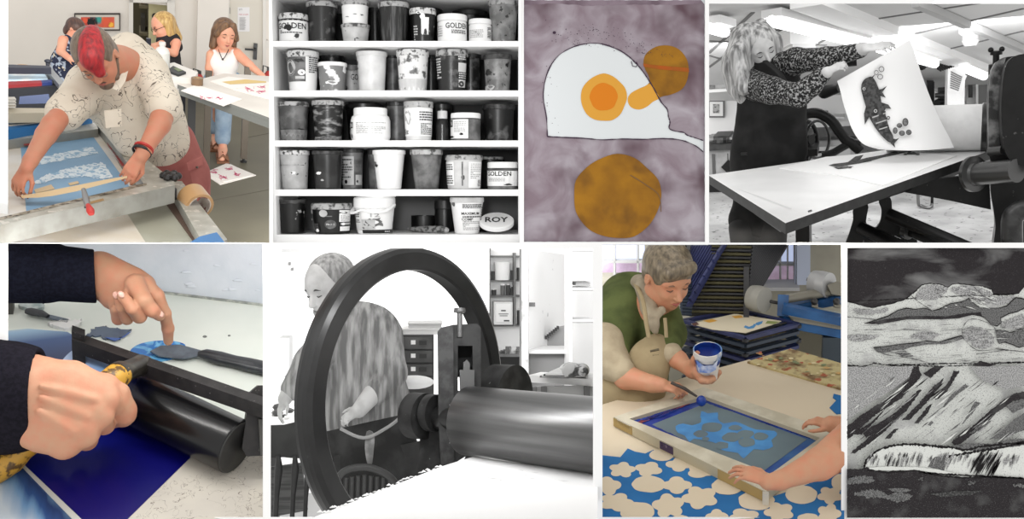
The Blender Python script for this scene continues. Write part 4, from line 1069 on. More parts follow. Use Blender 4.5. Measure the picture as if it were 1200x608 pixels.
ZS = ROOM.at(100, 215, 4.75).z
def screens1():
    z = ZS
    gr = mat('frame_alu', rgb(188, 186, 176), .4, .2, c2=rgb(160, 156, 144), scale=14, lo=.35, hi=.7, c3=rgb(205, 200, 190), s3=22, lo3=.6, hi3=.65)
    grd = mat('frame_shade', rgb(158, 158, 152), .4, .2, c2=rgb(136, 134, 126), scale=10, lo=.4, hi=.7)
    stain = mat('frame_stained', rgb(120, 110, 92), .6, c2=rgb(165, 155, 140), scale=30, lo=.4, hi=.6, c3=rgb(70, 60, 52), s3=45, lo3=.55, hi3=.62)
    white = mat('screen_white', rgb(214, 210, 204), .6, c2=rgb(206, 196, 180), scale=4)
    blue = mat('emulsion_blue', rgb(132, 168, 196), .5, c2=rgb(120, 156, 186), scale=3)
    wh2 = mat('stencil_white', rgb(214, 224, 230), .6, c2=rgb(140, 174, 200), scale=40, lo=.5, hi=.56, detail=6, dist=1.)
    red = mat('tape_red', rgb(150, 50, 48), .5, c2=rgb(120, 100, 95), scale=25, lo=.55, hi=.6)
    dk = mat('steel_black', rgb(34, 32, 32), .4)
    bl = mat('press_blue', rgb(52, 118, 178), .35)
    # lower base board
    t = thing('print_table', ROOM.on(120, 284, z=z-.35), 'screen printing table with white base board and blue corner', 'table')
    zb = z-.16
    b = MB(); slab(b, [(-20, 292), (-20, 240), (140, 236), (176, 292)], zb, .03, white); b.build('base_board', t)
    b = MB(); slab(b, [(140, 236), (192, 212), (232, 292), (176, 292)], zb+.001, .03, mat('board_grey', rgb(172, 172, 158), .5, c2=rgb(160, 158, 142), scale=3)); b.build('side_board', t)
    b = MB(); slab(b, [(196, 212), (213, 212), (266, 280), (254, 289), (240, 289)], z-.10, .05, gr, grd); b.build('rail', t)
    b = MB(); slab(b, [(212, 290), (234, 277), (254, 272), (268, 290)], z-.08, .07, bl); b.build('corner_plate', t)
    b = MB(); slab(b, [(188, 228), (194, 222), (244, 289), (232, 289)], z-.15, .03, mat('slot_brown', rgb(90, 70, 60), .6)); b.build('slot', t)
    for u, v in ((60, 250), (190, 235)):
        p = ROOM.on(u, v, z=zb-.1); MB().box((p.x-.04, p.y-.04, .0), (p.x+.04, p.y+.04, zb-.03), dk).build('leg', t)
    # screen
    s = thing('printing_screen', ROOM.on(100, 260, z=z-.1), 'large aluminium framed screen with pale blue stencil the man is taping', 'screen')
    b = MB(); slab(b, [(-20, 168), (113, 150), (158, 222), (-20, 262)], z-.045, .004, white); b.build('mesh', s)
    b = MB(); decal(b, [(24, 169), (105, 154.5), (154, 222), (31, 251)], z-.045, blue, .0015)
    decal(b, rough([(40, 195), (50, 184), (108, 172), (115, 180), (60, 191)], .6, 2, random.Random(2)), z-.045, wh2, .0025)
    decal(b, rough([(36, 217), (50, 207), (62, 203), (84, 196), (118, 191), (124, 194), (132, 208), (122, 211), (100, 207), (84, 209), (66, 210), (50, 215)], .9, 2, random.Random(3)), z-.045, wh2, .0027)
    b.build('stencil', s)
    h = .055
    for nm, pts in (('frame_bar', [(-20, 160), (112, 143.5), (115, 151), (-20, 169)]), ('frame_bar', [(112, 143.5), (123, 148), (206, 214), (158, 222), (150, 215), (115, 151)]),):
        if pts[0][0] == 112: pts = [(112, 143.5), (122, 147), (204, 212), (170, 217)]
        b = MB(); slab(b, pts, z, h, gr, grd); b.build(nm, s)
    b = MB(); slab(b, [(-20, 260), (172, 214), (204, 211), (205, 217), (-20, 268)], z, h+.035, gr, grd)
    decal(b, [(-20, 259.6), (158, 217), (172, 214.5), (172, 217), (-20, 263)], z, stain, .001)
    decal(b, [(100, 237.8), (121, 232.5), (122, 235), (101, 240.5)], z, mat('brown_tape', rgb(160, 125, 80), .5), .001)
    b.build('frame_bar', s)
    b = MB(); bt = mat('brown_tape', rgb(160, 125, 80), .5); 
    P0 = [(160, 230.5), (170, 228)]
    b.build('x', s) if False else None
    b = MB(); slab(b, [(-20, 169), (115, 151), (116, 152.5), (-20, 171)], z-.03, .008, red); slab(b, [(115, 151), (117, 151), (158, 211), (155, 212)], z-.03, .008, red); b.build('red_tape_edge', s)
    b = MB(); slab(b, [(27, 168), (80, 157.5), (82, 160), (29, 170.5)], z-.028, .003, red)
    b.build('red_smear', s)
    # masking tape strip held between the hands
    n = 14; tp = mat('masking_tape', rgb(206, 180, 140), .5); vs = []
    up = [(24, 229), (45, 226), (62, 222.5), (90, 217), (120, 211), (149, 206)]; lo = [(26, 232), (45, 231.5), (62, 229.5), (90, 224), (120, 216), (149, 208.5)]
    for a, c in zip(up, lo): vs += [ROOM.at(*a, 4.62), ROOM.at(*c, 4.58)]
    o = MB(); o.add(vs, [(2*i, 2*i+1, 2*i+3, 2*i+2) for i in range(5)], tp); o.add([v+V((0, .002, -.001)) for v in vs], [(2*i, 2*i+2, 2*i+3, 2*i+1) for i in range(5)], tp)
    tagp(o.build('masking_tape'), 'long beige strip of masking tape stretched between the man\'s hands', 'tape')
    b = MB(); slab(b, [(40, 222), (60, 216), (64, 221), (42, 226)], z-.04, .003, tp); tagp(b.build('masking_tape'), 'short torn piece of masking tape on the blue stencil by the long strip', 'tape')
    b = MB(); slab(b, [(80, 214.5), (91, 212), (93, 214.5), (82, 217)], z-.04, .003, tp); tagp(b.build('masking_tape'), 'tiniest torn bit of masking tape on the stencil near its middle', 'tape')
    # toggle clamp
    t = thing('toggle_clamp', ROOM.on(103, 240, z=z), 'metal clamp with a red plastic grip standing on the near screen bar', 'clamp')
    b = MB(); b.tube([ROOM.at(98, 222, 4.52), ROOM.at(101, 234, 4.46), ROOM.at(103, 242, 4.42)], [.010, .014, .012], mat('steel', rgb(150), .3, .8), 8); b.build('arm', t)
    b = MB(); b.tube([ROOM.at(103, 240, 4.42), ROOM.at(106, 247, 4.38), ROOM.at(107, 251, 4.37)], [.009, .017, .012], mat('grip_red', rgb(178, 45, 38), .4), 10); b.build('grip', t)
    b = MB(); b.box(ROOM.at(99, 240, 4.44), ROOM.at(104, 244, 4.42), dk); b.build('base', t)
    # black knob
    t = thing('clamp_knob', ROOM.on(203, 218, z=z), 'black lobed tightening knob on the corner of the big screen', 'knob')
    c = ROOM.at(200, 210, 4.86)
    b = MB(); b.lathe(c-V((0, 0, .05)), (0, 0, 1), [(.03, -.05), (.03, 0), (.016, .01), (.016, .055)], dk, 16); b.build('stem', t)
    b = MB()
    for k in range(6): b.ell(c+V((cos(k*pi/3)*.034, sin(k*pi/3)*.034, .018)), .019, dk, n=10)
    b.ell(c+V((0, 0, .018)), (.035, .035, .02), dk); b.build('knob', t)
    # packing tape roll hanging on the rail
    t = thing('packing_tape', ROOM.at(232, 250, 4.75), 'big roll of brown packing tape standing on the rail by the pink shorts', 'tape')
    c = ROOM.at(229, 236, 4.85); ax = vdir(.35, -.45, -.8)
    MB().lathe(c-ax*.05, ax, [(.058, 0), (.072, 0), (.072, .10), (.058, .10), (.058, 0)], mat('tape_tan', rgb(190, 150, 105), .3), 32, cap=False).build('tape', t)
    MB().lathe(c-ax*.05, ax, [(.053, .001), (.058, .001), (.058, .101), (.053, .101), (.053, .001)], mat('core_pale', rgb(200, 190, 180), .7, c2=rgb(130, 80, 70), scale=20, lo=.5, hi=.55), 32, cap=False).build('core', t)
    # things at the left behind the screen
    t = thing('blue_press', ROOM.on(60, 150, z=z-.3), 'blue and silver hinge bars of the screen press beyond the near screen', 'press')
    b = MB(); slab(b, [(-20, 146), (66, 131), (108, 128), (108, 134), (-20, 158)], z+.05, .05, bl); b.build('blue_bar', t)
    b = MB(); slab(b, [(-20, 157), (110, 138), (112, 143), (-20, 164)], z+.0, .05, mat('hinge_grey', rgb(168, 168, 160), .5, c2=rgb(130, 130, 124), scale=12)); b.build('hinge_rail', t)
    b = MB(); b.tube([ROOM.on(-20, 151, z=z+.05), ROOM.on(110, 136, z=z+.05)], .012, mat('chrome', rgb(215), .2, .9), 10); b.build('rod', t)
    b = MB(); slab(b, [(-20, 126), (72, 127), (74, 132), (-20, 133)], z+.12, .05, mat('wood_pale', rgb(196, 186, 165), .6)); tagp(b.build('wooden_bar'), 'pale wooden bar across the dark drying frames at left', 'bar')
    # dark screens on a far press at left
    t = thing('screen_press', ROOM.on(30, 128, z=.0), 'dark screen press with red trim and screens lying on it, at the far left', 'press')
    nv = mat('navy', rgb(26, 29, 42), .5); d0 = 6.6; zz = ROOM.at(40, 100, d0).z
    b = MB(); slab(b, [(-20, 78), (58, 77), (76, 98), (-20, 106)], zz, .05, mat('screen_silver', rgb(150, 155, 158), .5, c2=rgb(110, 118, 122), scale=6, lo=.45, hi=.6)); b.build('silver_screen', t)
    b = MB(); slab(b, [(-20, 85), (52, 86), (56, 92), (-20, 95)], zz+.02, .02, mat('screen_cyan', rgb(168, 190, 205), .5, c2=rgb(205, 210, 212), scale=8, lo=.45, hi=.6)); b.build('pale_screen', t)
    b = MB(); slab(b, [(-20, 96.5), (48, 94), (49, 97), (-20, 101.5)], zz+.03, .03, mat('trim_red', rgb(120, 34, 38), .4)); b.build('red_trim', t)
    b = MB(); slab(b, [(48, 94), (61, 93), (61, 96), (49, 97)], zz+.03, .03, mat('trim_blue', rgb(34, 48, 96), .4)); b.build('blue_trim', t)
    b = MB(); slab(b, [(-20, 102), (72, 97), (74, 100), (-20, 107)], zz+.01, .30, mat('press_black', rgb(26, 28, 34), .5)); b.build('black_body', t)
    b = MB(); pbl = mat('panel_blue', rgb(24, 42, 78), .4); 
    c = [ROOM.at(*p, d0-.45) for p in ((22, 122), (59, 121), (57, 110), (23, 113))]; b.prism(c, ROOM.Fl*.02, pbl); b.build('blue_panel', t)
    b = MB(); slab(b, [(-20, 74.5), (58, 77), (60, 79.5), (-20, 79)], zz+.1, .04, nv); b.build('navy_bar', t)
    b = MB(); slab(b, [(52, 79), (60, 79), (76, 97), (69, 99)], zz+.05, .03, mat('arm_grey', rgb(120, 122, 124), .4, .5)); b.build('side_arm', t)
    b = MB(); b.tube([ROOM.at(56, 72, 6.9), ROOM.at(56, 80, 6.9)], [.014, .01], nv, 8); b.ell(ROOM.at(56, 71.5, 6.9), (.022, .022, .012), nv); b.build('screw', t)
    b = MB(); c = ROOM.at(27, 82.5, 6.8); b.lathe(c, (0, 0, 1), [(.02, 0), (.04, 0), (.04, .03), (.02, .03)], mat('cork', rgb(150, 120, 90), .6), 16); tagp(b.build('tape_roll'), 'little tan tape roll on the dark press at the far left', 'tape')
    for k in range(7):
        b = MB(); slab(b, [(-20, 114+k*3.6), (17, 113.4+k*3.5), (19, 116+k*3.5), (-20, 117+k*3.6)], z+.20-.03*k, .008, mat('tray_white', rgb(205, 200, 190), .6)); b.build('drying_tray', t)
screens1()

def man1():
    t = thing('person', ROOM.on(205, 250, z=0), 'man with red hair and patterned cream shirt bending over the screen', 'person')
    sk = SK1
    Hc = q(114, 69, 4.86); H = 62*4.86/FP
    fwd = vdir(-.05, -.80, -.58); up = vdir(-.42, .58, -.70)
    T, P, ax = head(None, Hc, H, fwd, up, sk)
    P += [C((128, 72, 5.0), (146, 78, 5.15), 19, 22, 8)]
    # arms
    P += limb([(86, 118, 5.0, 11), (62, 146, 4.85, 11), (54, 158, 4.82, 10.5), (36, 188, 4.68, 7.6), (31, 198, 4.65, 6.8)], 3)
    P += limb([(188, 100, 5.05, 11), (192, 130, 4.96, 13), (187, 146, 4.86, 11.5), (170, 175, 4.75, 8), (165, 184, 4.74, 7.5)], 3)
    P += [C((146, 78, 5.2), (156, 120, 5.28), 16, 20, 6), C((150, 105, 5.25), (90, 116, 5.05), 12, 10, 5), C((156, 100, 5.25), (187, 102, 5.12), 13, 10, 5), C((156, 120, 5.28), (202, 180, 5.36), 20, 18, 6), C((202, 180, 5.36), (216, 225, 5.4), 14, 14, 6), C((202, 180, 5.36), (192, 222, 5.4), 14, 14, 6)]
    # hands
    L = 38*4.65/FP
    P += hand_prims(q(30, 196, 4.66), vdir(-.35, -.85, -.25), vdir(-.35, .45, -.82), L, [(35, 35, 20), (30, 35, 20), (28, 30, 20), (25, 30, 20)], .12,
                    thumb=[(.12, .15, -.05), (.35, .30, -.12), (.58, .30, -.22), (.74, .24, -.30)], side=-1)
    L = 40*4.74/FP
    P += hand_prims(q(163, 183, 4.74), vdir(-.45, -.85, -.25), vdir(.3, .55, -.78), L, [(30, 35, 20), (30, 35, 20), (30, 35, 20), (25, 35, 20)], .10,
                    thumb=[(.12, .15, -.05), (.35, .28, -.12), (.55, .25, -.2), (.70, .2, -.28)], side=-1)
    legs = [ROOM.on(212, 262, z=0), ROOM.on(190, 250, z=0)]
    for i, (u, v, d) in enumerate(((216, 225, 5.4), (192, 222, 5.4))):
        a = q(u, v, d); P += [cap(a, V((a.x-.02, a.y+.1, .1)), .085, .055, .03), cap(V((a.x-.02, a.y+.1, .06)), V((a.x-.04, a.y-.08, .05)), .05, .045, .03)]
    field_obj('body', P, .0062, sk, t)
    mb = hairmat('beard_grey', rgb(120, 98, 80), rgb(90, 70, 58))
    face_bits(t, T, ax, H, mb, LIP)
    hm = hairmat('hair_greybrown', rgb(122, 104, 86), rgb(84, 70, 58), 80)
    hp = [ell(T(0, -.07, .16), (.345*H, .42*H, .385*H), ax), ell(T(0, -.2, -.05), (.31*H, .27*H, .3*H), ax, k=.05*H), cutplane(T(0, .20, .12), (ax[1]*1.0-ax[2]*.35), .0)]
    # keep the ears free
    hp.insert(2, ell(T(.36, .02, -.05), (.10*H, .12*H, .16*H), ax, k=.02*H, neg=True)); hp.insert(2, ell(T(-.36, .02, -.05), (.10*H, .12*H, .16*H), ax, k=.02*H, neg=True))
    field_obj('hair', hp, .006, hm, t)
    rm = hairmat('hair_red', rgb(176, 28, 34), rgb(120, 16, 24), 70)
    rp = [ell(T(-.08, .05, .34), (.21*H, .44*H, .23*H), ax), cap(T(-.1, .30, .34), T(-.14, .42, .14), .17*H, .10*H, .08*H), cap(T(-.08, .0, .45), T(-.05, -.3, .36), .12*H, .08*H, .08*H)]
    field_obj('red_hair', rp, .006, rm, t)
    bp = [cap(T(-.17, .16, -.33), T(.17, .16, -.33), .07*H, .07*H), cap(T(.2, .1, -.3), T(.29, -.02, -.1), .05*H, .035*H, .04*H), cap(T(-.2, .1, -.3), T(-.29, -.02, -.1), .05*H, .035*H, .04*H), ell(T(0, .27, -.36), (.13*H, .09*H, .1*H), ax, k=.05*H), cap(T(-.07, .36, -.2), T(.07, .36, -.2), .02*H, .02*H)]
    field_obj('beard', bp, .006, mb, t)
    g = MB(); wm = mat('glasses_wire', rgb(150, 140, 130), .3, .6)
    for s in (-1, 1): g.tube([T(s*.125+.075*cos(k*pi/6), .37, .01+.06*sin(k*pi/6)) for k in range(12)], .007*H, wm, 6, closed=True)
    g.tube([T(-.05, .375, .02), T(.05, .375, .02)], .006*H, wm, 6); g.tube([T(.2, .36, .02), T(.34, .0, .02)], .006*H, wm, 6); g.build('glasses', t)
    # shirt
    cl = mat_lines('shirt_doodle', rgb(222, 212, 196), rgb(118, 108, 98), 15, .010, .44, 7, .85, rgb(212, 200, 182))
    cl.node_tree.nodes['Principled BSDF'].inputs['Specular IOR Level'].default_value = .1
    S = [C((147, 95, 5.22), (174, 146, 5.28), 38, 37, 14, .75), C((108, 102, 5.12), (164, 80, 5.25), 25, 25, 12, .85),
         C((154, 78, 5.25), (172, 96, 5.25), 24, 22, 10), C((176, 148, 5.28), (190, 170, 5.3), 35, 30, 10, .75), C((140, 120, 5.15), (160, 158, 5.15), 34, 26, 12, .7),
         C((106, 102, 5.08), (78, 130, 4.96), 24, 18.5, 8), C((174, 86, 5.15), (190, 122, 5.0), 22, 18, 6),
         C((136, 68, 5.15), (150, 60, 5.2), 20, 20, 6)]
    e1 = vdir(-.55, -.75, -.3)
    S += [C((84, 122, 4.97), (77, 131, 4.95), 18.5, 19.5, 3), ('h', np.array(q(71, 138, 4.93)), np.array(vdir(-.62, -.75, -.2)), 0)] if False else [C((84, 122, 4.97), (76, 132, 4.95), 18.5, 19.5, 3)]
    S += [C((190, 116, 5.0), (192, 126, 4.96), 19, 20, 3)]
    # collar opening
    S += [E((127, 74, 4.98), (15, 22, 15), 3, neg=True)]
    field_obj('shirt', S, .0075, cl, t)
    col = MB(); cm = mat('collar_cream', rgb(220, 210, 194), .8)
    col.tube(catmull([q(131, 92, 4.88), q(120, 102, 4.84), q(134, 106, 4.84), q(146, 92, 4.93), q(153, 76, 5.0), q(150, 60, 5.08)], 6), [.006]+[.018]*30, cm, 8, sq=.45) if False else None
    col.prism([q(133, 93, 4.90), q(130, 103, 4.88), q(139, 107, 4.89), q(147, 95, 4.94), q(151, 80, 5.0), q(146, 79, 5.0), q(140, 90, 4.94)], V((0, .012, -.004)), cl); col.build('collar', t)
    pk = MB(); pk.prism([q(122, 130, 4.90), q(142, 128, 4.90), q(143, 148, 4.91), q(124, 150, 4.91)], V((0, .01, 0)), cl)
    pk.build('pocket', t)
    # shorts
    sh = mat('shorts_rose', rgb(170, 106, 100), .85, c2=rgb(152, 90, 86), scale=9, lo=.4, hi=.7, spec=.1, bump=.3)
    S = [C((200, 168, 5.34), (216, 205, 5.34), 27, 26, 8, .8), C((216, 205, 5.34), (220, 226, 5.34), 25, 24, 8), C((185, 180, 5.35), (195, 215, 5.36), 26, 25, 8)]
    S += [cutplane(q(222, 241, 5.34), vdir(.25, -.95, 0))]
    field_obj('shorts', S, .008, sh, t)
    b = MB(); b.prism([q(221, 193, 5.06), q(237, 186, 5.12), q(243, 222, 5.14), q(228, 226, 5.08)], V((0, .02, 0)), sh); b.prism([q(219, 192, 5.05), q(237, 184, 5.11), q(238, 193, 5.11), q(221, 201, 5.05)], V((0, .02, 0)), sh); b.ell(q(231, 196, 5.07), .007, mat('button', rgb(90, 75, 65), .4), n=8); b.build('cargo_pocket', t)
    # wristbands
    b = MB(); d = (q(164, 184, 4.74)-q(184, 146, 4.85)).normalized()
    for k, (c, m_) in enumerate(((rgb(176, 40, 34), 0), (rgb(30), 1))):
        p = q(168.5-k*2.2, 174+k*3.6, 4.75); b.lathe(p, d, [(.040, -.007), (.046, -.005), (.046, .005), (.040, .007)], mat('band%d' % k, c, .5), 24, cap=False)
    b.build('wristbands', t)
man1()

def women1():
    # woman in white tank top
    t = thing('person', ROOM.on(257, 172, z=0), 'dark haired woman in white tank top and pale jeans reaching across the table', 'person')
    dF = (ROOM.on(257, 176, z=0)-ROOM.cam).dot(ROOM.Fl)
    D = dF-.45
    H = 34*D/FP; Hc = q(263.5, 41, D)
    fwd = vdir(.25, -.38, -.88); up = vdir(.08, .95, -.25)
    T, P, ax = head(None, Hc, H, fwd, up, SK2)
    P += [C((262, 52, D+.05), (261, 62, D+.08), 5.5, 6.5, 2), C((250, 63, D+.05), (276, 62, D+.05), 6, 6, 3), C((262, 66, D+.08), (262, 84, D+.08), 13, 12, 4, .7),
          C((247, 64, D), (245, 80, D), 5, 4.2, 2), C((245, 80, D), (247, 95, D-.1), 4.2, 3.2, 2),
          C((278, 63, D), (292, 76, D-.1), 6, 5, 2), C((292, 76, D-.1), (308, 89, D-.2), 4.8, 3.2, 2)]
    P += hand_prims(q(308, 89, D-.2), vdir(.65, -.7, -.1), vdir(.3, .5, -.8), 15*D/FP, [(15, 20, 10)]*4, .14, side=1)
    P += hand_prims(q(247, 95, D-.1), vdir(.1, -.9, -.1), vdir(-.9, 0, -.3), 14*D/FP, [(25, 25, 10)]*4, .1)
    A = ROOM.on(253, 163, z=.06); Bf = ROOM.on(261, 176, z=.06)
    P += [cap(A+V((0, .03, .12)), A, .04, .038, .02), cap(A, A+V((-.01, -.16, -.03)), .042, .03, .02), cap(Bf+V((0, .05, .12)), Bf, .04, .038, .02), cap(Bf, Bf+V((-.02, -.16, -.03)), .042, .03, .02)]
    for F_, sx in ((A, -.07), (Bf, .06)): P += [cap(q(262, 84, D+.08)+V((sx*.5, 0, 0)), F_+V((0, .04, .10)), .05, .035, .02)]
    field_obj('body', P, .0085, SK2, t); face_bits(t, T, ax, H, BROW, LIP, closed=True)
    hm = hairmat('hair_brown', rgb(78, 56, 42), rgb(126, 92, 62), 50)
    hp = [ell(T(0, -.10, .16), (.37*H, .42*H, .38*H), ax), cap(T(-.28, -.05, .05), T(-.34, .0, -.42), .15*H, .12*H, .1*H), cap(T(.28, -.1, .05), T(.32, -.05, -.42), .14*H, .12*H, .1*H), cap(T(0, -.25, 0), T(0, -.2, -.38), .28*H, .22*H, .1*H),
          cap(T(-.16, .18, .40), T(-.34, .14, -.05), .10*H, .10*H, .06*H), cap(T(.1, .2, .40), T(.33, .12, .0), .10*H, .08*H, .06*H), ell(T(0, .42, -.08), (.24*H, .3*H, .38*H), ax, k=.04*H, neg=True)]
    field_obj('hair', hp, .0075, hm, t)
    tk = mat('tank_white', rgb(226, 222, 218), .8, spec=.1, bump=.15, bscale=20)
    S = [C((255, 74, D), (269, 73.5, D), 9.5, 9.5, 5, .8), C((262, 76, D+.05), (262, 92, D+.05), 14.5, 13.5, 5, .72), C((251.5, 61, D), (252, 72, D-.02), 3, 5, 2), C((273.5, 60.5, D), (272, 72, D-.02), 3, 5, 2)]
    field_obj('tank_top', S, .0085, tk, t)
    jn = mat('jeans_pale', rgb(158, 176, 192), .85, c2=rgb(128, 150, 172), scale=9, lo=.4, hi=.7, spec=.1)
    hip = q(262, 95, D+.08)
    S = [cap(hip+V((-.06, 0, -.02)), hip+V((.06, 0, -.02)), .125, .125, .03, (0, 1, 0), .8), cap(hip+V((-.07, 0, -.1)), A+V((.0, .03, .45)), .11, .075, .04), cap(A+V((0, .03, .45)), A+V((0, .03, .10)), .078, .07, .03),
         cap(hip+V((.06, 0, -.1)), Bf+V((.0, .05, .45)), .11, .078, .04), cap(Bf+V((0, .05, .45)), Bf+V((0, .05, .10)), .08, .072, .03)]
    field_obj('jeans', S, .011, jn, t)
    b = MB(); sm = mat('sandal_tan', rgb(120, 76, 50), .6)
    for p in (A, Bf):
        b.prism([p+V((-.06, .05, -.062)), p+V((.05, .05, -.062)), p+V((.045, -.22, -.062)), p+V((-.065, -.22, -.062))], (0, 0, .02), sm)
        for yy in (-.17, -.10): b.tube([p+V((-.05, yy, -.04)), p+V((-.01, yy, .012)), p+V((.04, yy, -.04))], .012, sm, 8)
    b.build('sandals', t)
    b = MB(); nk = mat('cord_dark', rgb(60, 45, 40), .5)
    b.tube(catmull([q(256, 58, D-.05), q(259, 66, D-.1), q(261, 69, D-.12), q(264, 66, D-.1), q(268, 58, D-.05)], 4), .004, nk, 6); b.ell(q(261, 69.5, D-.13), .010, nk); b.build('necklace', t)
    # blonde woman in black
    D = 9.2
    t = thing('person', V((q(196, 100, D).x, q(196, 100, D).y, 0)), 'blonde woman in black top looking at a phone near the doorway', 'person')
    H = 30*D/FP; Hc = q(191, 32, D); fwd = vdir(-.82, -.45, -.3); up = vdir(-.3, .9, -.1)
    T, P, ax = head(None, Hc, H, fwd, up, SK2)
    P += [C((194, 42, D), (197, 50, D), 5, 6, 2), C((190, 52, D-.05), (181, 54, D-.15), 4, 3.4, 2), C((207, 50, D-.1), (204, 62, D-.15), 4.8, 4.2, 2), C((204, 62, D-.15), (186, 57, D-.25), 4, 3, 2)]
    P += [C((197, 50, D), (199, 84, D+.02), 6, 7, 2), C((196, 52, D), (190, 52, D-.05), 5, 4.5, 2), C((197, 52, D), (206, 51, D-.08), 5, 4.5, 2)] + [cap(q(199, 84, D)+V((s*.04, 0, 0)), V((q(199, 84, D).x+s*.08, q(199, 84, D).y-.02, .06)), .05, .04, .02) for s in (-1, 1)]
    P += hand_prims(q(187, 57, D-.25), vdir(-.9, .1, -.1), vdir(0, .7, -.6), 13*D/FP, [(30, 40, 20)]*4, .1, side=1)
    P += hand_prims(q(182, 54, D-.15), vdir(-.9, .15, -.1), vdir(0, .7, -.6), 12*D/FP, [(30, 40, 20)]*4, .1)
    field_obj('body', P, .0085, SK2, t); face_bits(t, T, ax, H, BROW, LIP)
    hm = hairmat('hair_blonde', rgb(206, 172, 106), rgb(160, 122, 70), 50)
    hp = [ell(T(0, -.12, .17), (.36*H, .40*H, .37*H), ax), cap(T(-.2, -.15, .1), T(-.22, -.02, -.55), .2*H, .14*H, .1*H), cap(T(.22, -.15, .1), T(.26, -.1, -.55), .2*H, .14*H, .1*H), cap(T(0, -.3, .1), T(0, -.3, -.5), .22*H, .2*H, .1*H), ell(T(0, .42, -.08), (.27*H, .34*H, .36*H), ax, k=.03*H, neg=True)]
    field_obj('hair', hp, .0085, hm, t)
    bk = mat('top_black', rgb(48, 46, 48), .85, spec=.1); c0 = q(198, 62, D+.02)
    S = [C((190, 48, D), (203, 46, D), 6, 7, 3), C((198, 52, D), (199, 72, D), 11.5, 10, 4, .8), C((199, 70, D), (200, 84, D), 10.5, 12, 4, .8), C((205, 47, D-.05), (208, 55, D-.08), 5.8, 5.6, 2)]
    field_obj('top', S, .0095, bk, t)
    f0 = q(199, 84, D); S = [cap(f0+V((-.06, 0, 0)), V((f0.x-.08, f0.y, .08)), .09, .06, .03), cap(f0+V((.05, 0, 0)), V((f0.x+.08, f0.y, .08)), .09, .06, .03), cap(V((f0.x-.08, f0.y, .05)), V((f0.x-.1, f0.y-.15, .04)), .045, .04, .02), cap(V((f0.x+.08, f0.y, .05)), V((f0.x+.08, f0.y-.15, .04)), .045, .04, .02)]
    field_obj('trousers', S, .012, mat('trouser_black', rgb(34, 34, 38), .85), t)
    b = MB(); b.box(q(171.5, 53, D-.3), q(177, 44.5, D-.28), mat('phone_black', rgb(28, 30, 44), .3)); tagp(b.build('phone'), 'dark phone held by the blonde woman', 'phone')
    g = MB()
    for s in (-1, 1): g.tube([T(s*.125+.08*cos(k*pi/5), .36, .03+.06*sin(k*pi/5)) for k in range(10)], .010*H, BROW, 6, closed=True)
    g.tube([T(-.2, .34, .03), T(-.34, 0, .03)], .009*H, BROW, 6); g.build('glasses', t)
    # woman in sleeveless dress
    D = 9.0
    t = thing('person', V((q(76, 100, D).x, q(76, 100, D).y, 0)), 'woman with short dark hair in a sleeveless dotted dress by the back wall', 'person')
    H = 24*D/FP; Hc = q(88, 36, D); fwd = vdir(.75, -.55, -.3); up = vdir(.45, .85, -.1)
    T, P, ax = head(None, Hc, H, fwd, up, SK2)
    P += [C((84, 42, D), (79, 49, D), 4.5, 5, 2), C((74, 47, D-.05), (71, 60, D-.1), 5, 4.3, 2), C((71, 60, D-.1), (82, 69, D-.2), 4, 3.2, 2)]
    P += [C((79, 49, D), (75, 102, D), 6, 8, 2)]
    P += hand_prims(q(81, 68, D-.2), vdir(.85, -.4, -.1), vdir(0, .6, -.7), 12*D/FP, [(20, 30, 20)]*4, .1)
    f0 = q(73, 105, D)
    for s in (-.07, .07): P += [cap(f0+V((s, 0, .1)), V((f0.x+s, f0.y, .07)), .06, .04, .02), cap(V((f0.x+s, f0.y, .05)), V((f0.x+s+.05, f0.y-.12, .04)), .042, .035, .02)]
    field_obj('body', P, .0085, SK2, t); face_bits(t, T, ax, H, BROW, LIP)
    hp = [ell(T(0, -.10, .17), (.37*H, .42*H, .38*H), ax), ell(T(0, -.25, -.1), (.3*H, .2*H, .3*H), ax, k=.05*H), ell(T(0, .42, -.08), (.3*H, .34*H, .36*H), ax, k=.03*H, neg=True)]
    field_obj('hair', hp, .008, hairmat('hair_dark', rgb(62, 44, 40), rgb(96, 66, 54)), t)
    dr = mat('dress_dots', rgb(46, 50, 68), .85, c2=rgb(160, 170, 185), scale=30, lo=.54, hi=.58, spec=.1, c3=rgb(200, 190, 170), s3=26, lo3=.62, hi3=.64)
    S = [C((82, 46, D), (80, 58, D), 6, 8, 3), C((78, 55, D), (74, 72, D), 9, 11, 4, .85), C((74, 72, D), (75, 104, D), 11.5, 13, 4, .85)]
    field_obj('dress', S, .0095, dr, t)
women1()
area('fill_workshop_back', R1, q(160, -95, 5.6), V((.2, 9.5, 1.2)), 2.0, 80, (1, .97, .92))  # unseen fill added above the frame to brighten the back wall
area('fill_workshop_front', R1, q(150, -80, 4.2), q(130, 200, 5.0), 1.4, 5, (1, .97, .93), .3)  # added fill out of view, lifts the man and the near screen
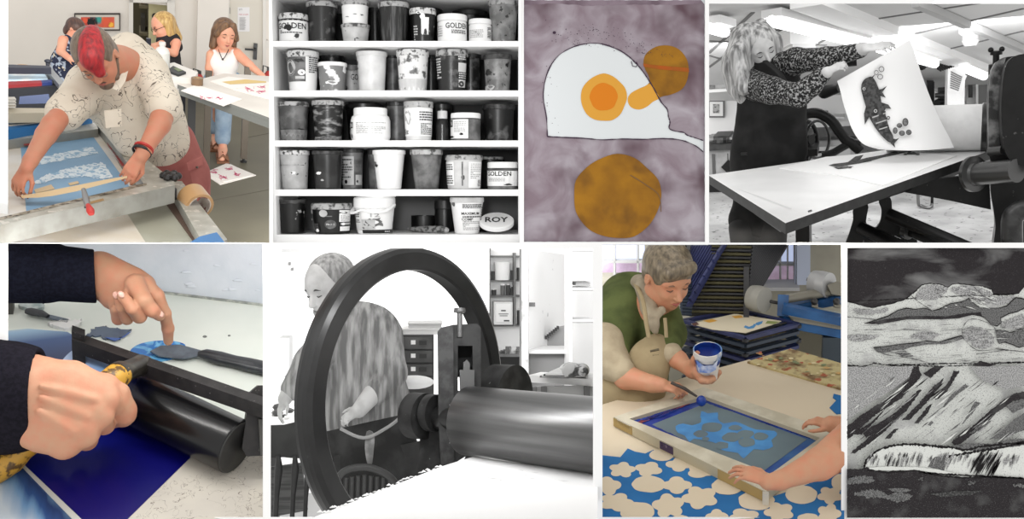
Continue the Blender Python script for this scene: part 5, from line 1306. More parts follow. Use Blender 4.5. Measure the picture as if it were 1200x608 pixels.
# ------------------------------------------------------------------ etching press studio (black and white)
ROOM = Room(1015, 144, 8, 1.86); ROOM.setclip(828.6, -2, 1255, 284.8)
R4 = ROOM
def g4(x, y): return (825+.477*x, .477*y)
def GP(l): return [g4(*p) for p in l]
DB = 4.25
ZB = q(920.4, 261.4, DB).z
CE0 = q(1015, 0, 6.4); CE1 = q(1015, 118, 13.0); CEN = (CE1-CE0).cross(ROOM.right).normalized()
def ceil(u, v, off=0.): 
    p = ROOM.onplane(u, v, CE0, CEN); return p - CEN*off*(1 if CEN.z > 0 else -1)
if CEN.z < 0: CEN = -CEN
iron = mat('cast_iron', rgb(16), .4, .0, c2=rgb(9), scale=20, spec=.25, c3=rgb(70), s3=40, lo3=.7, hi3=.74)
iron2 = mat('iron_edge', rgb(58), .35, .4, c2=rgb(36), scale=16, lo=.4, hi=.6)
YW4 = 12.0
def shell4():
    wall = mat('studio_wall', rgb(238), .8, spec=.1)
    b = MB(); b.box(ROOM.on(790, 300, y=YW4), (ROOM.on(1215, 144, y=YW4).x+1, YW4+.1, 3.2), wall)
    b.build('wall_back', kind='structure')
    fl = mat('studio_floor', rgb(176), .7, c2=rgb(138), scale=3, lo=.35, hi=.65, c3=rgb(80), s3=18, lo3=.62, hi3=.68)
    b = MB(); b.box((ROOM.on(815, 284, z=0).x-1, 5.2, -.05), (ROOM.on(1230, 200, z=0).x+1.6, YW4, 0), fl); b.build('floor', kind='structure')
    cm = mat('ceiling_tile', rgb(206), .8, spec=.1); ln = mat('ceiling_joint', rgb(110), .8)
    P = [ceil(780, -20), ceil(1240, -20), ceil(1240, 118), ceil(780, 118)]
    b = MB(); b.prism(P, CEN*.06, cm)
    def cbar(a, c, w, m, th=.02):
        A, B = ceil(*a), ceil(*c); b.bar(A-CEN*th/2, B-CEN*th/2, w, th, m, up=CEN)
    for a, c in ((g4(330, 60), g4(786, -10)), (g4(440, 100), g4(786, 20)), (g4(560, 130), g4(786, 75)), (g4(12, 165), g4(180, 40)), (g4(12, 130), g4(120, 30)), (g4(12, 100), g4(300, 110)), (g4(20, 60), g4(200, 75)),
                 (g4(600, 50), g4(786, 120)), (g4(12, 135), g4(60, 150)), (g4(200, 150), g4(400, 40)), (g4(100, 90), g4(230, 10))): cbar(a, c, .025, ln, .006)
    b.build('ceiling', kind='structure')
    bm = mat('beam_white', rgb(236), .7)
    b = MB(); A, B = ceil(*g4(250, -8)), ceil(*g4(700, 172)); b.bar(A-CEN*.03, B-CEN*.03, .20, .06, bm, up=CEN); b.build('beam', kind='structure')
    b = MB(); A, B = ceil(*g4(520, -5)), ceil(*g4(800, 118)); b.bar(A-CEN*.03, B-CEN*.03, .05, .05, mat('conduit', rgb(170), .5), up=CEN); tagp(b.build('conduit_pipe'), 'thin grey conduit running diagonally along the ceiling tiles', 'pipe')
    em = mat('tube_light', (1, 1, 1, 1), .5, emit=4.)
    for (a, c, w, lab) in ((g4(165, 12), g4(408, 78), .14, 'longest fluorescent strip light, above the woman'), (g4(430, 85), g4(568, 128), .12, 'fluorescent strip light left of the white column'), (g4(12, 30), g4(52, 42), .16, 'short end of a fluorescent light in the top corner'),
                     (g4(640, 140), g4(688, 162), .10, 'fluorescent strip light right of the white column'), (g4(440, 40), g4(470, 30), .02, None)):
        if not lab: continue
        t = thing('ceiling_light', ceil(*a), lab, 'light')
        A, B = ceil(*a), ceil(*c)
        MB().bar(A-CEN*.05, B-CEN*.05, w, .05, bm, up=CEN).build('housing', t)
        MB().tube([A-CEN*.10, B-CEN*.10], .035, em, 10).build('tube', t)
    # emergency light and smoke detector
    t = thing('emergency_light', ceil(*g4(228, 70)), 'white box-shaped emergency light on the ceiling above the woman', 'light')
    A, B = ceil(*g4(208, 82)), ceil(*g4(246, 60)); MB().bar(A-CEN*.07, B-CEN*.07, .2, .13, bm, up=CEN).build('body', t); MB().bar(A-CEN*.15, B-CEN*.15, .16, .04, mat('diffuser', rgb(215), .3), up=CEN).build('diffuser', t)
    c = ceil(*g4(655, 70)); t = thing('smoke_detector', c, 'round white smoke detector on the ceiling tiles', 'detector')
    MB().lathe(c, -CEN, [(.08, 0), (.08, .03), (.06, .05)], mat('plastic_grey', rgb(200), .5), 24).build('base', t); MB().lathe(c-CEN*.05, -CEN, [(.055, 0), (.055, .03), (.06, .04), (.04, .08), (0, .08)], mat('plastic_grey2', rgb(160), .5), 24).build('sensor', t)
    # column
    yc = 9.6
    b = MB(); p0, p1 = ROOM.on(*g4(600, 130), y=yc), ROOM.on(*g4(643, 130), y=yc); b.box((p0.x, yc, 0), (p1.x, yc+.3, 3.1), wall); b.build('column', kind='structure')
    p0, p1 = ROOM.on(*g4(582, 122), y=yc-.05), ROOM.on(*g4(661, 108), y=yc-.05)
    t = thing('light_fitting', p0, 'white oblong light fitting at the head of the white column', 'light'); b = MB(); b.bar(ROOM.on(*g4(582, 114), y=yc-.05), ROOM.on(*g4(661, 126), y=yc-.05), .2, .09, bm); b.build('body', t); MB().bar(ROOM.on(*g4(586, 121), y=yc-.05), ROOM.on(*g4(657, 132), y=yc-.05), .16, .04, mat('diffuser', rgb(215), .3)).build('diffuser', t)
    # hook rail
    t = thing('hook_rail', ROOM.on(*g4(570, 145), y=yc-.2), 'black rail of hooks jutting from the column head', 'rail'); b = MB(); a, c = ROOM.on(*g4(535, 160), y=yc-.6), ROOM.on(*g4(606, 128), y=yc-.1); b.tube([a, c], .022, iron, 8); b.ell(a, .045, iron, n=10); b.ell(a+(c-a)*.45, .035, iron, n=8)
    a, c = ROOM.on(*g4(575, 152), y=yc-.4), ROOM.on(*g4(606, 142), y=yc-.1); b.tube([a, c], .018, iron, 8); b.build('rail', t)
    for k in range(7):
        h = MB(); p = a+(c-a)*(k/6); h.tube([p, p+V((0, 0, -.06)), p+V((.03, 0, -.08))], .010, iron, 6); h.build('hook', t)
    b = MB(); pp = mat('paper_white', rgb(232), .8)
    b.prism([ROOM.on(*g4(*p), y=yc-.25) for p in ((612, 166), (646, 186), (628, 232), (598, 218))], (0, .01, 0), pp); o = b.build('hanging_notice'); tagp(o, 'handwritten paper notice hanging askew from the column', 'notice')
    m = MB(); tx = mat('text_grey', rgb(120), .8)
    for k in range(8):
        a, c = g4(606+k*.3-.5*k, 176+k*5.5), g4(634-k*1.2, 190+k*4.6); m.bar(ROOM.on(*a, y=yc-.255), ROOM.on(*c, y=yc-.255), .003, .012, tx)
    m.build('writing', o)
    # clock, press in the back, door at right
    c = ROOM.on(*g4(586, 203), y=YW4-.02); t = thing('wall_clock', c, 'pale round wall clock beyond the held print', 'clock')
    MB().lathe(c, (0, -1, 0), [(.0, .0), (.11, 0), (.12, .04), (.10, .05), (0, .045)], mat('clock_rim', rgb(190), .5), 24).build('case', t); h = MB(); h.bar(c+V((0, -.055, 0)), c+V((.05, -.055, .03)), .012, .004, iron); h.bar(c+V((0, -.055, 0)), c+V((0, -.055, .07)), .008, .004, iron); h.build('hands', t)
    c = ROOM.on(*g4(596, 262), y=10.5); t = thing('bench_press', V((c.x, c.y, 0)), 'small black press standing on a bench beyond the paper', 'press')
    k = 10.5/FP*.477*2.1
    k = ROOM.px(10.6)*.477
    b = MB(); b.box(c+V((-22*k, 0, -2*k)), c+V((24*k, .3, 8*k)), iron); b.box(c+V((-14*k, 0, 0)), c+V((12*k, .3, 36*k)), iron); b.build('body', t)
    b = MB(); b.tube([c+V((-24*k, 0, 26*k)), c+V((20*k, 0, 26*k))], 5*k, iron2, 12); b.tube([c+V((-20*k, 0, 12*k)), c+V((22*k, 0, 12*k))], 6*k, iron, 12); b.build('rollers', t)
    b = MB(); b.lathe(c+V((22*k, -.05, 10*k)), (0, 1, 0), [(0, 0), (9*k, 0), (9*k, .06), (0, .06)], iron, 18); b.lathe(c+V((-20*k, -.05, 10*k)), (0, 1, 0), [(0, 0), (7*k, 0), (7*k, .06), (0, .06)], iron, 18); b.build('gears', t)
    b = MB(); b.box(c+V((-60*k, -.1, -12*k)), c+V((40*k, .5, -2*k)), mat('bench_pale', rgb(190), .6)); b.box(c+V((-55*k, 0, -c.z)), c+V((-50*k, .1, -10*k)), iron2); b.box(c+V((30*k, 0, -c.z)), c+V((35*k, .1, -10*k)), iron2); b.build('bench', t)
    b = MB(); wallbox(b, *g4(549, 202), *g4(566, 262), 11.0, .2, iron); tagp(b.build('black_cabinet'), 'narrow black cabinet just right of the held print', 'cabinet')
    b = MB(); wallbox(b, *g4(645, 170), *g4(668, 300), YW4-.1, .1, mat('door_grey', rgb(205), .6)); wallbox(b, *g4(668, 168), *g4(674, 300), YW4-.1, .16, bm); wallbox(b, *g4(674, 172), *g4(700, 300), YW4-.1, .08, mat('door_shade', rgb(120), .6)); b.build('door_1', kind='structure')
    b = MB(); wallbox(b, *g4(650, 188), *g4(660, 240), YW4-.21, .05, iron2); b.build('pane', bpy.data.objects[[o.name for o in bpy.data.objects if o.name.startswith('door_1')][-1]])
    # left furniture
    yl = 9.0
    t = thing('storage_cabinet', V((ROOM.on(850, 238, z=0).x, yl, 0)), 'grey cabinet with a cluttered dark worktop and a diamond sign at the far left', 'cabinet')
    gy = mat('cabinet_grey', rgb(150), .6, c2=rgb(120), scale=5); zt4 = ROOM.on(840, 168, y=yl).z
    xa, xb = ROOM.on(800, 200, y=yl).x, ROOM.on(875, 200, y=yl).x
    MB().box((xa, yl, .08), (xb, yl+.6, zt4-.06), gy).build('body', t)
    MB().box((xa, yl-.05, zt4-.06), (xb+.1, yl+.6, zt4), iron2).build('worktop', t)
    for x0, x1 in ((835, 838.5), (853, 854)): b = MB(); b.box((ROOM.on(x0, 200, y=yl-.01).x, yl-.012, .15), (ROOM.on(x1, 200, y=yl-.01).x, yl, zt4-.1), mat('gap', rgb(70), .7)); b.build('door_gap', t)
    c = ROOM.on(*g4(60, 410), y=yl-.02); b = MB(); r = .07; b.prism([c+V((-r, 0, 0)), c+V((0, 0, r)), c+V((r, 0, 0)), c+V((0, 0, -r))], (0, .01, 0), iron); b.build('diamond_sign', t)
    MB().box((xa, yl-.02, 0), (xb, yl+.5, .08), iron).build('plinth', t)
    b = MB(); 
    for k in range(5): 
        u = 833+k*7.5; p = ROOM.on(u, 166, y=yl+.1); b.box((p.x-.08, yl, zt4), (p.x+.07, yl+.3, zt4+.03+.02*(k % 3)), [iron, gy, iron2][k % 3])
    tagp(b.build('folded_cloths', kind='stuff'), 'dark clutter of tools and rags on the far left worktop', 'clutter', kind='stuff')
    t = thing('wall_shelf', ROOM.on(840, 105, y=yl+1.5), 'white wall shelf at the far left with pots and a box on it', 'shelf')
    b = MB(); b.box((ROOM.on(800, 105, y=yl+1.2).x, yl+1.2, ROOM.on(840, 108, y=yl+1.2).z), (ROOM.on(857, 105, y=yl+1.2).x, yl+1.6, ROOM.on(840, 104.5, y=yl+1.2).z), bm); b.build('board', t)
    zs = ROOM.on(840, 104.5, y=yl+1.2).z
    rnd = random.Random(4)
    for (u, w, h, m, nm, lab) in ((834, 5, 24, gy, 'storage_tin', 'grey tin at the left end of the wall shelf'), (845, 8, 26, mat('box_grey', rgb(180), .6), 'card_box', 'pale box on the wall shelf beside the woman\'s hair'), ):
        p = ROOM.on(u, 100, y=yl+1.3); hh = h*ROOM.px(10); b = MB(); ww = w*ROOM.px(10)
        b.box((p.x-ww, yl+1.25, zs), (p.x+ww, yl+1.5, zs+hh), m); b.box((p.x-ww*1.05, yl+1.24, zs+hh*.8), (p.x+ww*1.05, yl+1.51, zs+hh), iron2); tagp(b.build(nm), lab, 'box')
    b = MB()
    for k in range(16): p = ROOM.on(rnd.uniform(832, 855), rnd.uniform(76, 82), y=yl+1.4); b.ell(p, rnd.uniform(.04, .08), iron if k % 2 else iron2, n=8)
    b.build('dark_bundle', t)
    t = thing('framed_picture', ROOM.on(841, 138, y=YW4-.05), 'small framed etching hung on the white wall at far left', 'picture')
    b = MB(); wallbox(b, *g4(10, 246), *g4(50, 289), YW4-.02, .05, mat('frame_grey', rgb(95), .5)); b.build('frame', t)
    b = MB(); wallbox(b, *g4(14, 250), *g4(46.5, 285), YW4-.07, .006, pp); b.build('mount', t); b = MB(); wallbox(b, *g4(22, 256), *g4(38, 278), YW4-.078, .004, mat('etching_grey', rgb(170), .8, c2=rgb(90), scale=30, lo=.5, hi=.6)); b.build('etching', t)
    # shelf units between the woman and the sheet
    t = thing('plan_chest', V((ROOM.on(980, 200, y=10.8).x, 10.8, 0)), 'grey plan chest with clutter on top behind the curved iron arm', 'chest')
    p0 = ROOM.on(*g4(225, 345), y=10.5); p1 = ROOM.on(*g4(372, 378), y=10.5)
    b = MB(); b.box((p0.x, 10.5, .0), (p1.x, 11.2, p0.z), gy); b.build('body', t)
    for k in range(3): b = MB(); z = p0.z-.08-k*.13; b.box((p0.x+.05, 10.48, z-.1), (p1.x-.05, 10.5, z), mat('drawer_grey', rgb(176), .6)); b.box(((p0.x+p1.x)/2-.1, 10.46, z-.06), ((p0.x+p1.x)/2+.1, 10.48, z-.04), iron); b.build('drawer', t)
    b = MB(); b.box((p0.x-.05, 10.45, p0.z), (p1.x+.05, 11.2, p0.z+.03), iron2); b.build('top', t)
    t = thing('wall_shelf', ROOM.on(*g4(270, 290), y=11.8), 'pale wall shelf with small items seen under the raised arm', 'shelf'); b = MB(); wallbox(b, *g4(245, 287), *g4(345, 292), YW4, .3, bm); b.build('board', t)
    for k in range(6): b = MB(); u, v = g4(252+k*9, 287); p = ROOM.on(u, v, y=YW4-.2); b.lathe(p, (0, 0, 1), [(0, 0), (.04, 0), (.04, .05+.02*(k % 2)), (0, .06+.02*(k % 2))], iron2 if k % 2 else gy, 10); b.build('jar', t)
    b = MB(); wallbox(b, *g4(318, 190), *g4(340, 225), YW4, .03, mat('poster_grey', rgb(205), .7)); wallbox(b, *g4(322, 196), *g4(336, 218), YW4-.03, .005, gy); tagp(b.build('wall_poster'), 'small grey poster on the wall behind the woman\'s hands', 'poster')
shell4()

def press4():
    t = thing('etching_press', V((q(1150, 200, 6).x, 6.0, 0)), 'large black cast iron etching press with white topped bed', 'press')
    bedm = mat('bed_white', rgb(232), .35, c2=rgb(222), scale=3, spec=.4); ed = mat('bed_edge', rgb(13), .6, c2=rgb(26), scale=20, lo=.5, hi=.6)
    A, B, Cc = g4(10, 430), g4(200, 548), g4(705, 372); Dd = (1022, 175.2)
    b = MB(); slab(b, [A, B, (1190, 166), (1120, 164)], ZB, .05, bedm, ed); b.build('bed', t)
    b = MB(); slab(b, [(845, 210), (915, 256), (1150, 182), (1030, 180)], ZB-.077, .07, iron); b.build('bed_frame', t)
    b = MB(); decal(b, GP([(78, 463), (140, 483), (216, 512), (214, 515), (138, 486)]), ZB, mat('faint_line', rgb(205), .6), .001)
    decal(b, GP([(255, 518), (264, 515), (266, 519), (256, 522)]), ZB, iron2, .001); b.build('bed_marks', t)
    # roller and blanket
    d1, d0 = 5.75, 5.72
    blk = mat('roller_blanket', rgb(225), .7, c2=rgb(205), scale=9, lo=.4, hi=.7)
    r = 25.*5.7/FP
    a, c = q(1010, 155, 5.95), q(1156, 148.5, 5.85)
    a, c = q(1040, 151.5, 5.95), q(1157, 149, 5.9)
    ax = (c-a).normalized()
    MB().lathe(a, ax, [(0, 0), (r, 0), (r, (c-a).length), (0, (c-a).length)], blk, 48).build('roller', t)
    b = MB(); b.lathe(c-ax*.03, ax, [(r*1.0, 0), (r*1.05, .005), (r*1.05, .03), (r*1.0, .035), (r*1.06, .04), (r*1.06, .09), (0, .09)], iron2, 40); b.build('roller_collar', t)
    # cheek plate at the right
    d = 5.5; th = .32
    outline = GP([(800, 130), (768, 136), (748, 150), (738, 175), (733, 215), (730, 270), (733, 330), (740, 372), (760, 400), (800, 410)])
    b = MB(); P = [q(u, v, d-.25) for u, v in smooth2(outline, 4, False)]+[q(1230, 200, d-.25)]
    b.prism(P, vdir(0, 0, 1)*.1, iron); b.build('gear_cover', t)
    ol = GP([(800, 134), (760, 138), (735, 142), (718, 152), (706, 172), (699, 200), (697, 250), (697, 320), (698, 372), (706, 400), (705, 440), (706, 480), (712, 520), (716, 560), (715, 640), (800, 640)])
    b = MB(); b.prism([q(u, v, d-.05) for u, v in smooth2(ol, 4, False)], ROOM.Fl*th+V((.03, 0, 0)), iron, iron2)
    b.build('side_frame', t)
    b = MB(); e = GP([(706, 172), (716, 154), (733, 143), (742, 141), (733, 175), (728, 215), (725, 300), (728, 366), (700, 366), (699, 300), (700, 220)])
    b.prism([q(u, v, d-.10) for u, v in e], ROOM.Fl*.06, mat('worn_steel', rgb(120), .4, .5, c2=rgb(48), scale=14, lo=.42, hi=.6)); b.build('worn_edge', t)
    b = MB(); s = [(1184, 284), (1184, 252), (1189, 244), (1196, 240), (1210, 240)]
    b.tube(catmull([q(u+2, v+6, d-.3) for u, v in s], 5), .05, iron2, 10); b.build('foot_curve', t)
    # top screw
    b = MB(); p = q(*g4(717, 158), d+.1); b.lathe(p, (0, 0, 1), [(.035, -.05), (.035, .0), (.016, .005), (.016, .05), (.03, .05), (.03, .07), (.0, .07)], iron, 14)
    for s in (-1, 1): b.ell(p+V((s*.026, 0, .076)), (.015, .015, .015), iron, n=8)
    b.build('pressure_screw', t)
    # boss under the roller
    a, c = q(*g4(655, 428), 5.45), q(*g4(708, 424), 5.35); ax = (c-a).normalized(); k = 5.4/FP
    b = MB(); b.lathe(a, ax, [(0, 0), (13*k, 0), (19*k, .01), (19*k, .03), (13*k, .035), (12*k, .05), (12*k, .28), (0, .28)], mat('axle_steel', rgb(85), .3, .7), 32); b.build('axle', t)
    b = MB(); b.lathe(q(*g4(703, 372), 5.4), ax, [(0, 0), (5*k, 0), (5*k, .08), (0, .08)], mat('axle_steel', rgb(85), .3, .7), 16); b.build('pin', t)
    # beam under the bed
    b = MB(); b.prism([q(u, v, 5.6) for u, v in GP([(480, 470), (560, 440), (700, 425), (705, 515), (600, 492)])], ROOM.Fl*.08, iron); b.build('cross_beam', t)
    # splayed leg
    b = MB(); lg = GP([(340, 620), (356, 575), (366, 540), (368, 512), (430, 495), (456, 488), (462, 520), (474, 550), (500, 562), (518, 572), (522, 620), (500, 620), (492, 595), (468, 580), (440, 578), (420, 590), (405, 620)])
    hole = None
    leg1 = GP([(340, 630), (356, 575), (366, 540), (368, 512), (402, 502), (400, 530), (398, 548), (404, 562), (392, 590), (385, 630)])
    leg2 = GP([(430, 492), (458, 486), (463, 520), (476, 548), (500, 560), (520, 572), (524, 630), (503, 630), (498, 598), (470, 580), (442, 578), (428, 590), (412, 605), (392, 600), (400, 562), (412, 566), (426, 556), (434, 540), (436, 515)])
    b.prism([q(u, v, 5.55) for u, v in smooth2(leg1, 3)], ROOM.Fl*.07, iron); b.prism([q(u, v, 5.552) for u, v in smooth2(leg2, 3)], ROOM.Fl*.07, iron); b.build('leg', t)
    for a, c, r_ in ((g4(455, 527), g4(650, 610), .035), (g4(385, 560), g4(500, 612), .035), (g4(495, 563), g4(600, 606), .03)):
        MB().tube([q(*a, 5.5), q(*c, 5.3)], r_, iron, 12).build('tie_rod', t)
    b = MB(); p = q(*g4(497, 563), 5.48); b.lathe(p, (q(*g4(600, 606), 5.3)-p), [(.0, 0), (.05, 0), (.05, .03), (0, .03)], iron2, 14); b.build('nut', t)
    # chair beyond
    t = thing('chair', ROOM.on(*g4(545, 505), z=0), 'chair with thin metal legs, seen only under the press bed', 'chair')
    mt = mat('chrome_leg', rgb(120), .3, .8); a = ROOM.on(*g4(540, 508), z=.01)
    k = (a-ROOM.cam).length/FP*.477
    b = MB(); b.tube(catmull([a+V((-14*k, .1, .45)), a+V((-12*k, 0, .06)), a+V((-6*k, 0, .012)), a+V((14*k, -.05, .012)), a+V((20*k, .2, .1))], 5), .012, mt, 8); b.build('runner', t)
    b = MB(); b.box(a+V((14*k, -.02, 0)), a+V((19*k, .02, .45)), iron); b.build('leg', t)
    b = MB(); b.box(a+V((-16*k, -.1, .43)), a+V((24*k, .35, .47)), iron); b.build('seat', t)
press4()

def curved_arm4():
    t = thing('star_wheel_press', V((q(960, 150, 6.9).x, 6.9, 0)), 'curved iron arm and spoked wheel of a second press behind the bed', 'press')
    d = 6.8
    def ribbon(pts, r, nm):
        MB().tube(catmull([q(*g4(x, y), d) for x, y in pts], 6), [v*d/FP*.477 for v in []] or r*d/FP*.477, iron, 12, sq=1.).build(nm, t)
    ribbon([(385, 372), (362, 352), (350, 345), (332, 322), (312, 296), (285, 280), (262, 278), (246, 284), (238, 300)], 12, 'curved_arm')
    ribbon([(385, 355), (362, 352), (340, 362), (315, 376), (290, 382)], 9, 'lower_arm')
    ribbon([(375, 150), (330, 156), (290, 172), (262, 200), (240, 240), (230, 290), (234, 345), (240, 392)], 11, 'upright')
    b = MB(); b.tube([q(*g4(296, 226), d-.1), q(*g4(332, 216), d-.15)], [.045, .03], iron, 14); b.ell(q(*g4(296, 226), d-.1), (.045, .045, .045), iron); b.build('handle', t)
    c = q(*g4(246, 344), d+.2); k = d/FP*.477; axn = vdir(.75, 0, -.6)
    u = axn.cross(ROOM.up).normalized(); w = axn.cross(u).normalized()
    b = MB(); b.tube([c+u*cos(i*pi/16)*44*k+w*sin(i*pi/16)*46*k for i in range(32)], 5.5*k, iron, 10, closed=True); b.build('rim', t)
    b = MB(); b.tube([c+axn*.12+u*cos(i*pi/16)*40*k+w*sin(i*pi/16)*44*k for i in range(32)], 3.5*k, iron2, 8, closed=True); b.build('inner_rim', t)
    for i in range(6): MB().bar(c, c+u*cos(i*pi/3+.3)*42*k+w*sin(i*pi/3+.3)*44*k, 6*k, 6*k, iron, up=axn).build('spoke', t)
    MB().lathe(c-axn*.05, axn, [(0, 0), (12*k, 0), (12*k, .12), (0, .12)], iron, 20).build('hub', t)
    b = MB(); b.box(q(*g4(232, 385), d)+V((-.05, 0, 0)), q(*g4(260, 385), d)+V((.05, .3, .05)), iron); b.box(q(*g4(236, 390), d)+V((-.04, 0, 0)), V((q(*g4(256, 390), d).x, q(*g4(256, 390), d).y+.3, 0)), iron); b.build('stand', t)
curved_arm4()

def sheet4():
    rnd = random.Random(9)
    pp = mat('sheet_white', rgb(236), .7, spec=.1)
    def dS(u, v):
        t_ = (v-47)/128
        return 5.42 + .12*t_ + .10*sin(t_*pi) + (u-1040)*.0012
    L = [(981, 95), (984, 104), (988, 120), (993, 136), (998, 150), (1005, 162), (1014, 170), (1030, 175)]
    Rr = [(1066, 47), (1072, 62), (1079, 84), (1087, 106), (1096, 128), (1105, 147), (1113, 162), (1118, 173)]
    L = [(q_.x, q_.y) for q_ in catmull([(a, b_, 0) for a, b_ in L], 4)]; Rr = [(q_.x, q_.y) for q_ in catmull([(a, b_, 0) for a, b_ in Rr], 4)]
    n = len(L); m = 14; vs = []
    for i in range(n):
        for j in range(m+1):
            s = j/m; u = L[i][0]*(1-s)+Rr[i][0]*s; v = L[i][1]*(1-s)+Rr[i][1]*s
            bulge = 6*sin(s*pi)*(i/n)**2
            vs.append(q(u, v+bulge*.4, dS(u, v)-.06*sin(s*pi)))
    t = thing('print_sheet', q(1030, 176, 5.6), 'large white sheet printed with a fish, being peeled up from the press bed', 'print')
    b = MB(); fs = [(i*(m+1)+j, i*(m+1)+j+1, (i+1)*(m+1)+j+1, (i+1)*(m+1)+j) for i in range(n-1) for j in range(m)]
    b.add(vs, [f[::-1] for f in fs], pp, True); b.add([v+ROOM.Fl*.003 for v in vs], fs, pp, True)
    # curl onto the bed
    b.build('paper', t)
    ink1 = mat('fish_dark', rgb(38), .8); ink2 = mat('fish_mid', rgb(72), .8, c2=rgb(40), scale=60, lo=.45, hi=.6); ink3 = mat('fish_pale', rgb(170), .8); st = mat('stone_grey', rgb(120), .8, c2=rgb(80), scale=70, lo=.4, hi=.6)
    f = MB(); lay = [0]
    def dec(pts, mm):
        lay[0] += 1
        P = []
        for u, v in pts:
            # same depth as the paper
            tt = min(1, max(0, (v-47)/128)); uL = np.interp(v, [a[1] for a in L], [a[0] for a in L]); uR = np.interp(v, [a[1] for a in Rr], [a[0] for a in Rr]); s = min(1, max(0, (u-uL)/(uR-uL)))
            P.append(q(u, v, dS(u, v)-.06*sin(s*pi)-.012-.0004*lay[0]))
        A_ = sum(pts[i][0]*pts[(i+1) % len(pts)][1]-pts[(i+1) % len(pts)][0]*pts[i][1] for i in range(len(pts)))
        f.patch(P if A_ < 0 else P[::-1], mm)
    sm = lambda l, k=3: smooth2(l, k)
    body = sm([(1019, 90), (1012, 94), (1009, 103), (1012, 116), (1015, 126), (1019, 138), (1026, 150), (1034, 160), (1043, 167), (1047, 161), (1043, 152), (1040, 143), (1037, 131), (1033, 120), (1031, 108), (1027, 97), (1023, 91)])
    fins = [[(1030, 105), (1034, 104), (1039.5, 100.5), (1034, 108), (1038, 114.5), (1031, 112)], [(1033, 120), (1041, 122.5), (1044.5, 127.5), (1038, 127), (1036, 131)], [(1015, 124), (1012.5, 133), (1013.5, 146), (1018, 138), (1021, 131)],
            [(1041, 162), (1044, 168), (1049, 173), (1048, 168), (1054, 161.5), (1050, 163), (1046, 162)]]
    for k in fins: dec(k, ink2)
    dec(body, ink2)
    dec(sm([(1013, 96), (1010.5, 103), (1013, 114), (1016, 122), (1019, 117), (1016, 106), (1017, 98)]), ink1)
    dec(sm([(1019, 112), (1024, 110), (1028, 118), (1024, 121)]), ink1)
    for k in range(5): dec([(1018+k*4.2, 127+k*7), (1036+k*1.7, 122+k*8), (1036.4+k*1.7, 123.6+k*8), (1018.6+k*4.2, 128.6+k*7)], ink1)
    for k in range(3): dec([(1022+k*4, 137+k*7), (1037+k*1.5, 132+k*8), (1037.2+k*1.5, 133.2+k*8), (1022.4+k*4, 138.4+k*7)], ink3)
    for (x, y, r_, mm) in ((1012.5, 104, 1.9, ink3), (1012.7, 104.2, .9, ink1), (1026, 130, 3.4, ink1), (1026, 130, 2.2, ink3), (1026, 130, 1.1, ink1), (1041, 138, 2.2, ink1), (1041, 138, 1.4, ink3)): dec([(x+r_*cos(i*pi/5), y+r_*sin(i*pi/5)) for i in range(10)], mm)
    for q2 in ([(1016, 110), (1020, 109.5), (1024, 105), (1024.5, 106), (1020.5, 110.8), (1016, 111.2)],): dec(q2, ink3)
    dec([(1021, 91), (1025, 87), (1025.5, 87.6), (1022, 92)], ink1)
    for (x, y, rx, ry) in ((1033, 81, 3.3, 3.4), (1027, 85, 2.6, 2.8), (1031.5, 90, 3.4, 3.1)): dec([(x+rx*cos(i*pi/6), y+ry*sin(i*pi/6)) for i in range(12)], ink1); dec([(x+rx*.8*cos(i*pi/6), y+ry*.8*sin(i*pi/6)) for i in range(12)], mat('bubble', rgb(198), .8))
    for (x, y, rx, ry) in ((1061, 143, 3.6, 4.8), (1054, 147, 3.3, 2.8), (1049, 153, 2.8, 3.8), (1057, 156, 3.6, 3.2), (1065, 155, 3.4, 3.2)): dec([(x+rx*cos(i*pi/6), y+ry*sin(i*pi/6)) for i in range(12)], ink1); dec([(x+rx*.8*cos(i*pi/6), y+ry*.8*sin(i*pi/6)) for i in range(12)], st)
    f.build('fish_image', t)
    # printing plate image lying on the bed
    b = MB(); 
    pl = thing('printing_plate', ROOM.on(1010, 190, z=ZB), 'flat sheet on the press bed carrying the dark fish image', 'plate')
    slab(b, GP([(185, 412), (300, 385), (480, 370), (620, 382), (440, 455), (330, 430)]), ZB+.004, .004, bedm_())
    b.build('sheet', pl)
    f2 = MB(); Z2 = ZB+.004
    for l in ([(306, 407), (318, 403), (345, 400), (372, 396), (400, 388), (440, 381), (480, 375), (500, 373), (470, 381), (440, 387), (405, 397), (380, 402), (350, 407), (325, 411)], [(352, 400), (372, 385), (392, 381), (384, 392)], [(318, 412), (345, 409), (368, 409), (350, 414), (330, 416)], [(390, 400), (412, 396), (400, 392)], [(440, 381), (470, 372), (478, 376)], [(500, 376), (530, 377), (520, 380), (495, 380)]):
        decal(f2, GP(l), Z2, ink2, .002)
    for k in range(9): x, y = 330+k*7 if k < 5 else 495+(k-5)*10, 412-(k % 2)*1.5 if k < 5 else 374+(k % 3)*3; decal(f2, [g4(x+5*cos(i*pi/5), y+2.2*sin(i*pi/5)) for i in range(10)], Z2, st, .003)
    f2.build('fish_image', pl)
def bedm_(): return mat('bed_paper', rgb(240), .6)
sheet4()

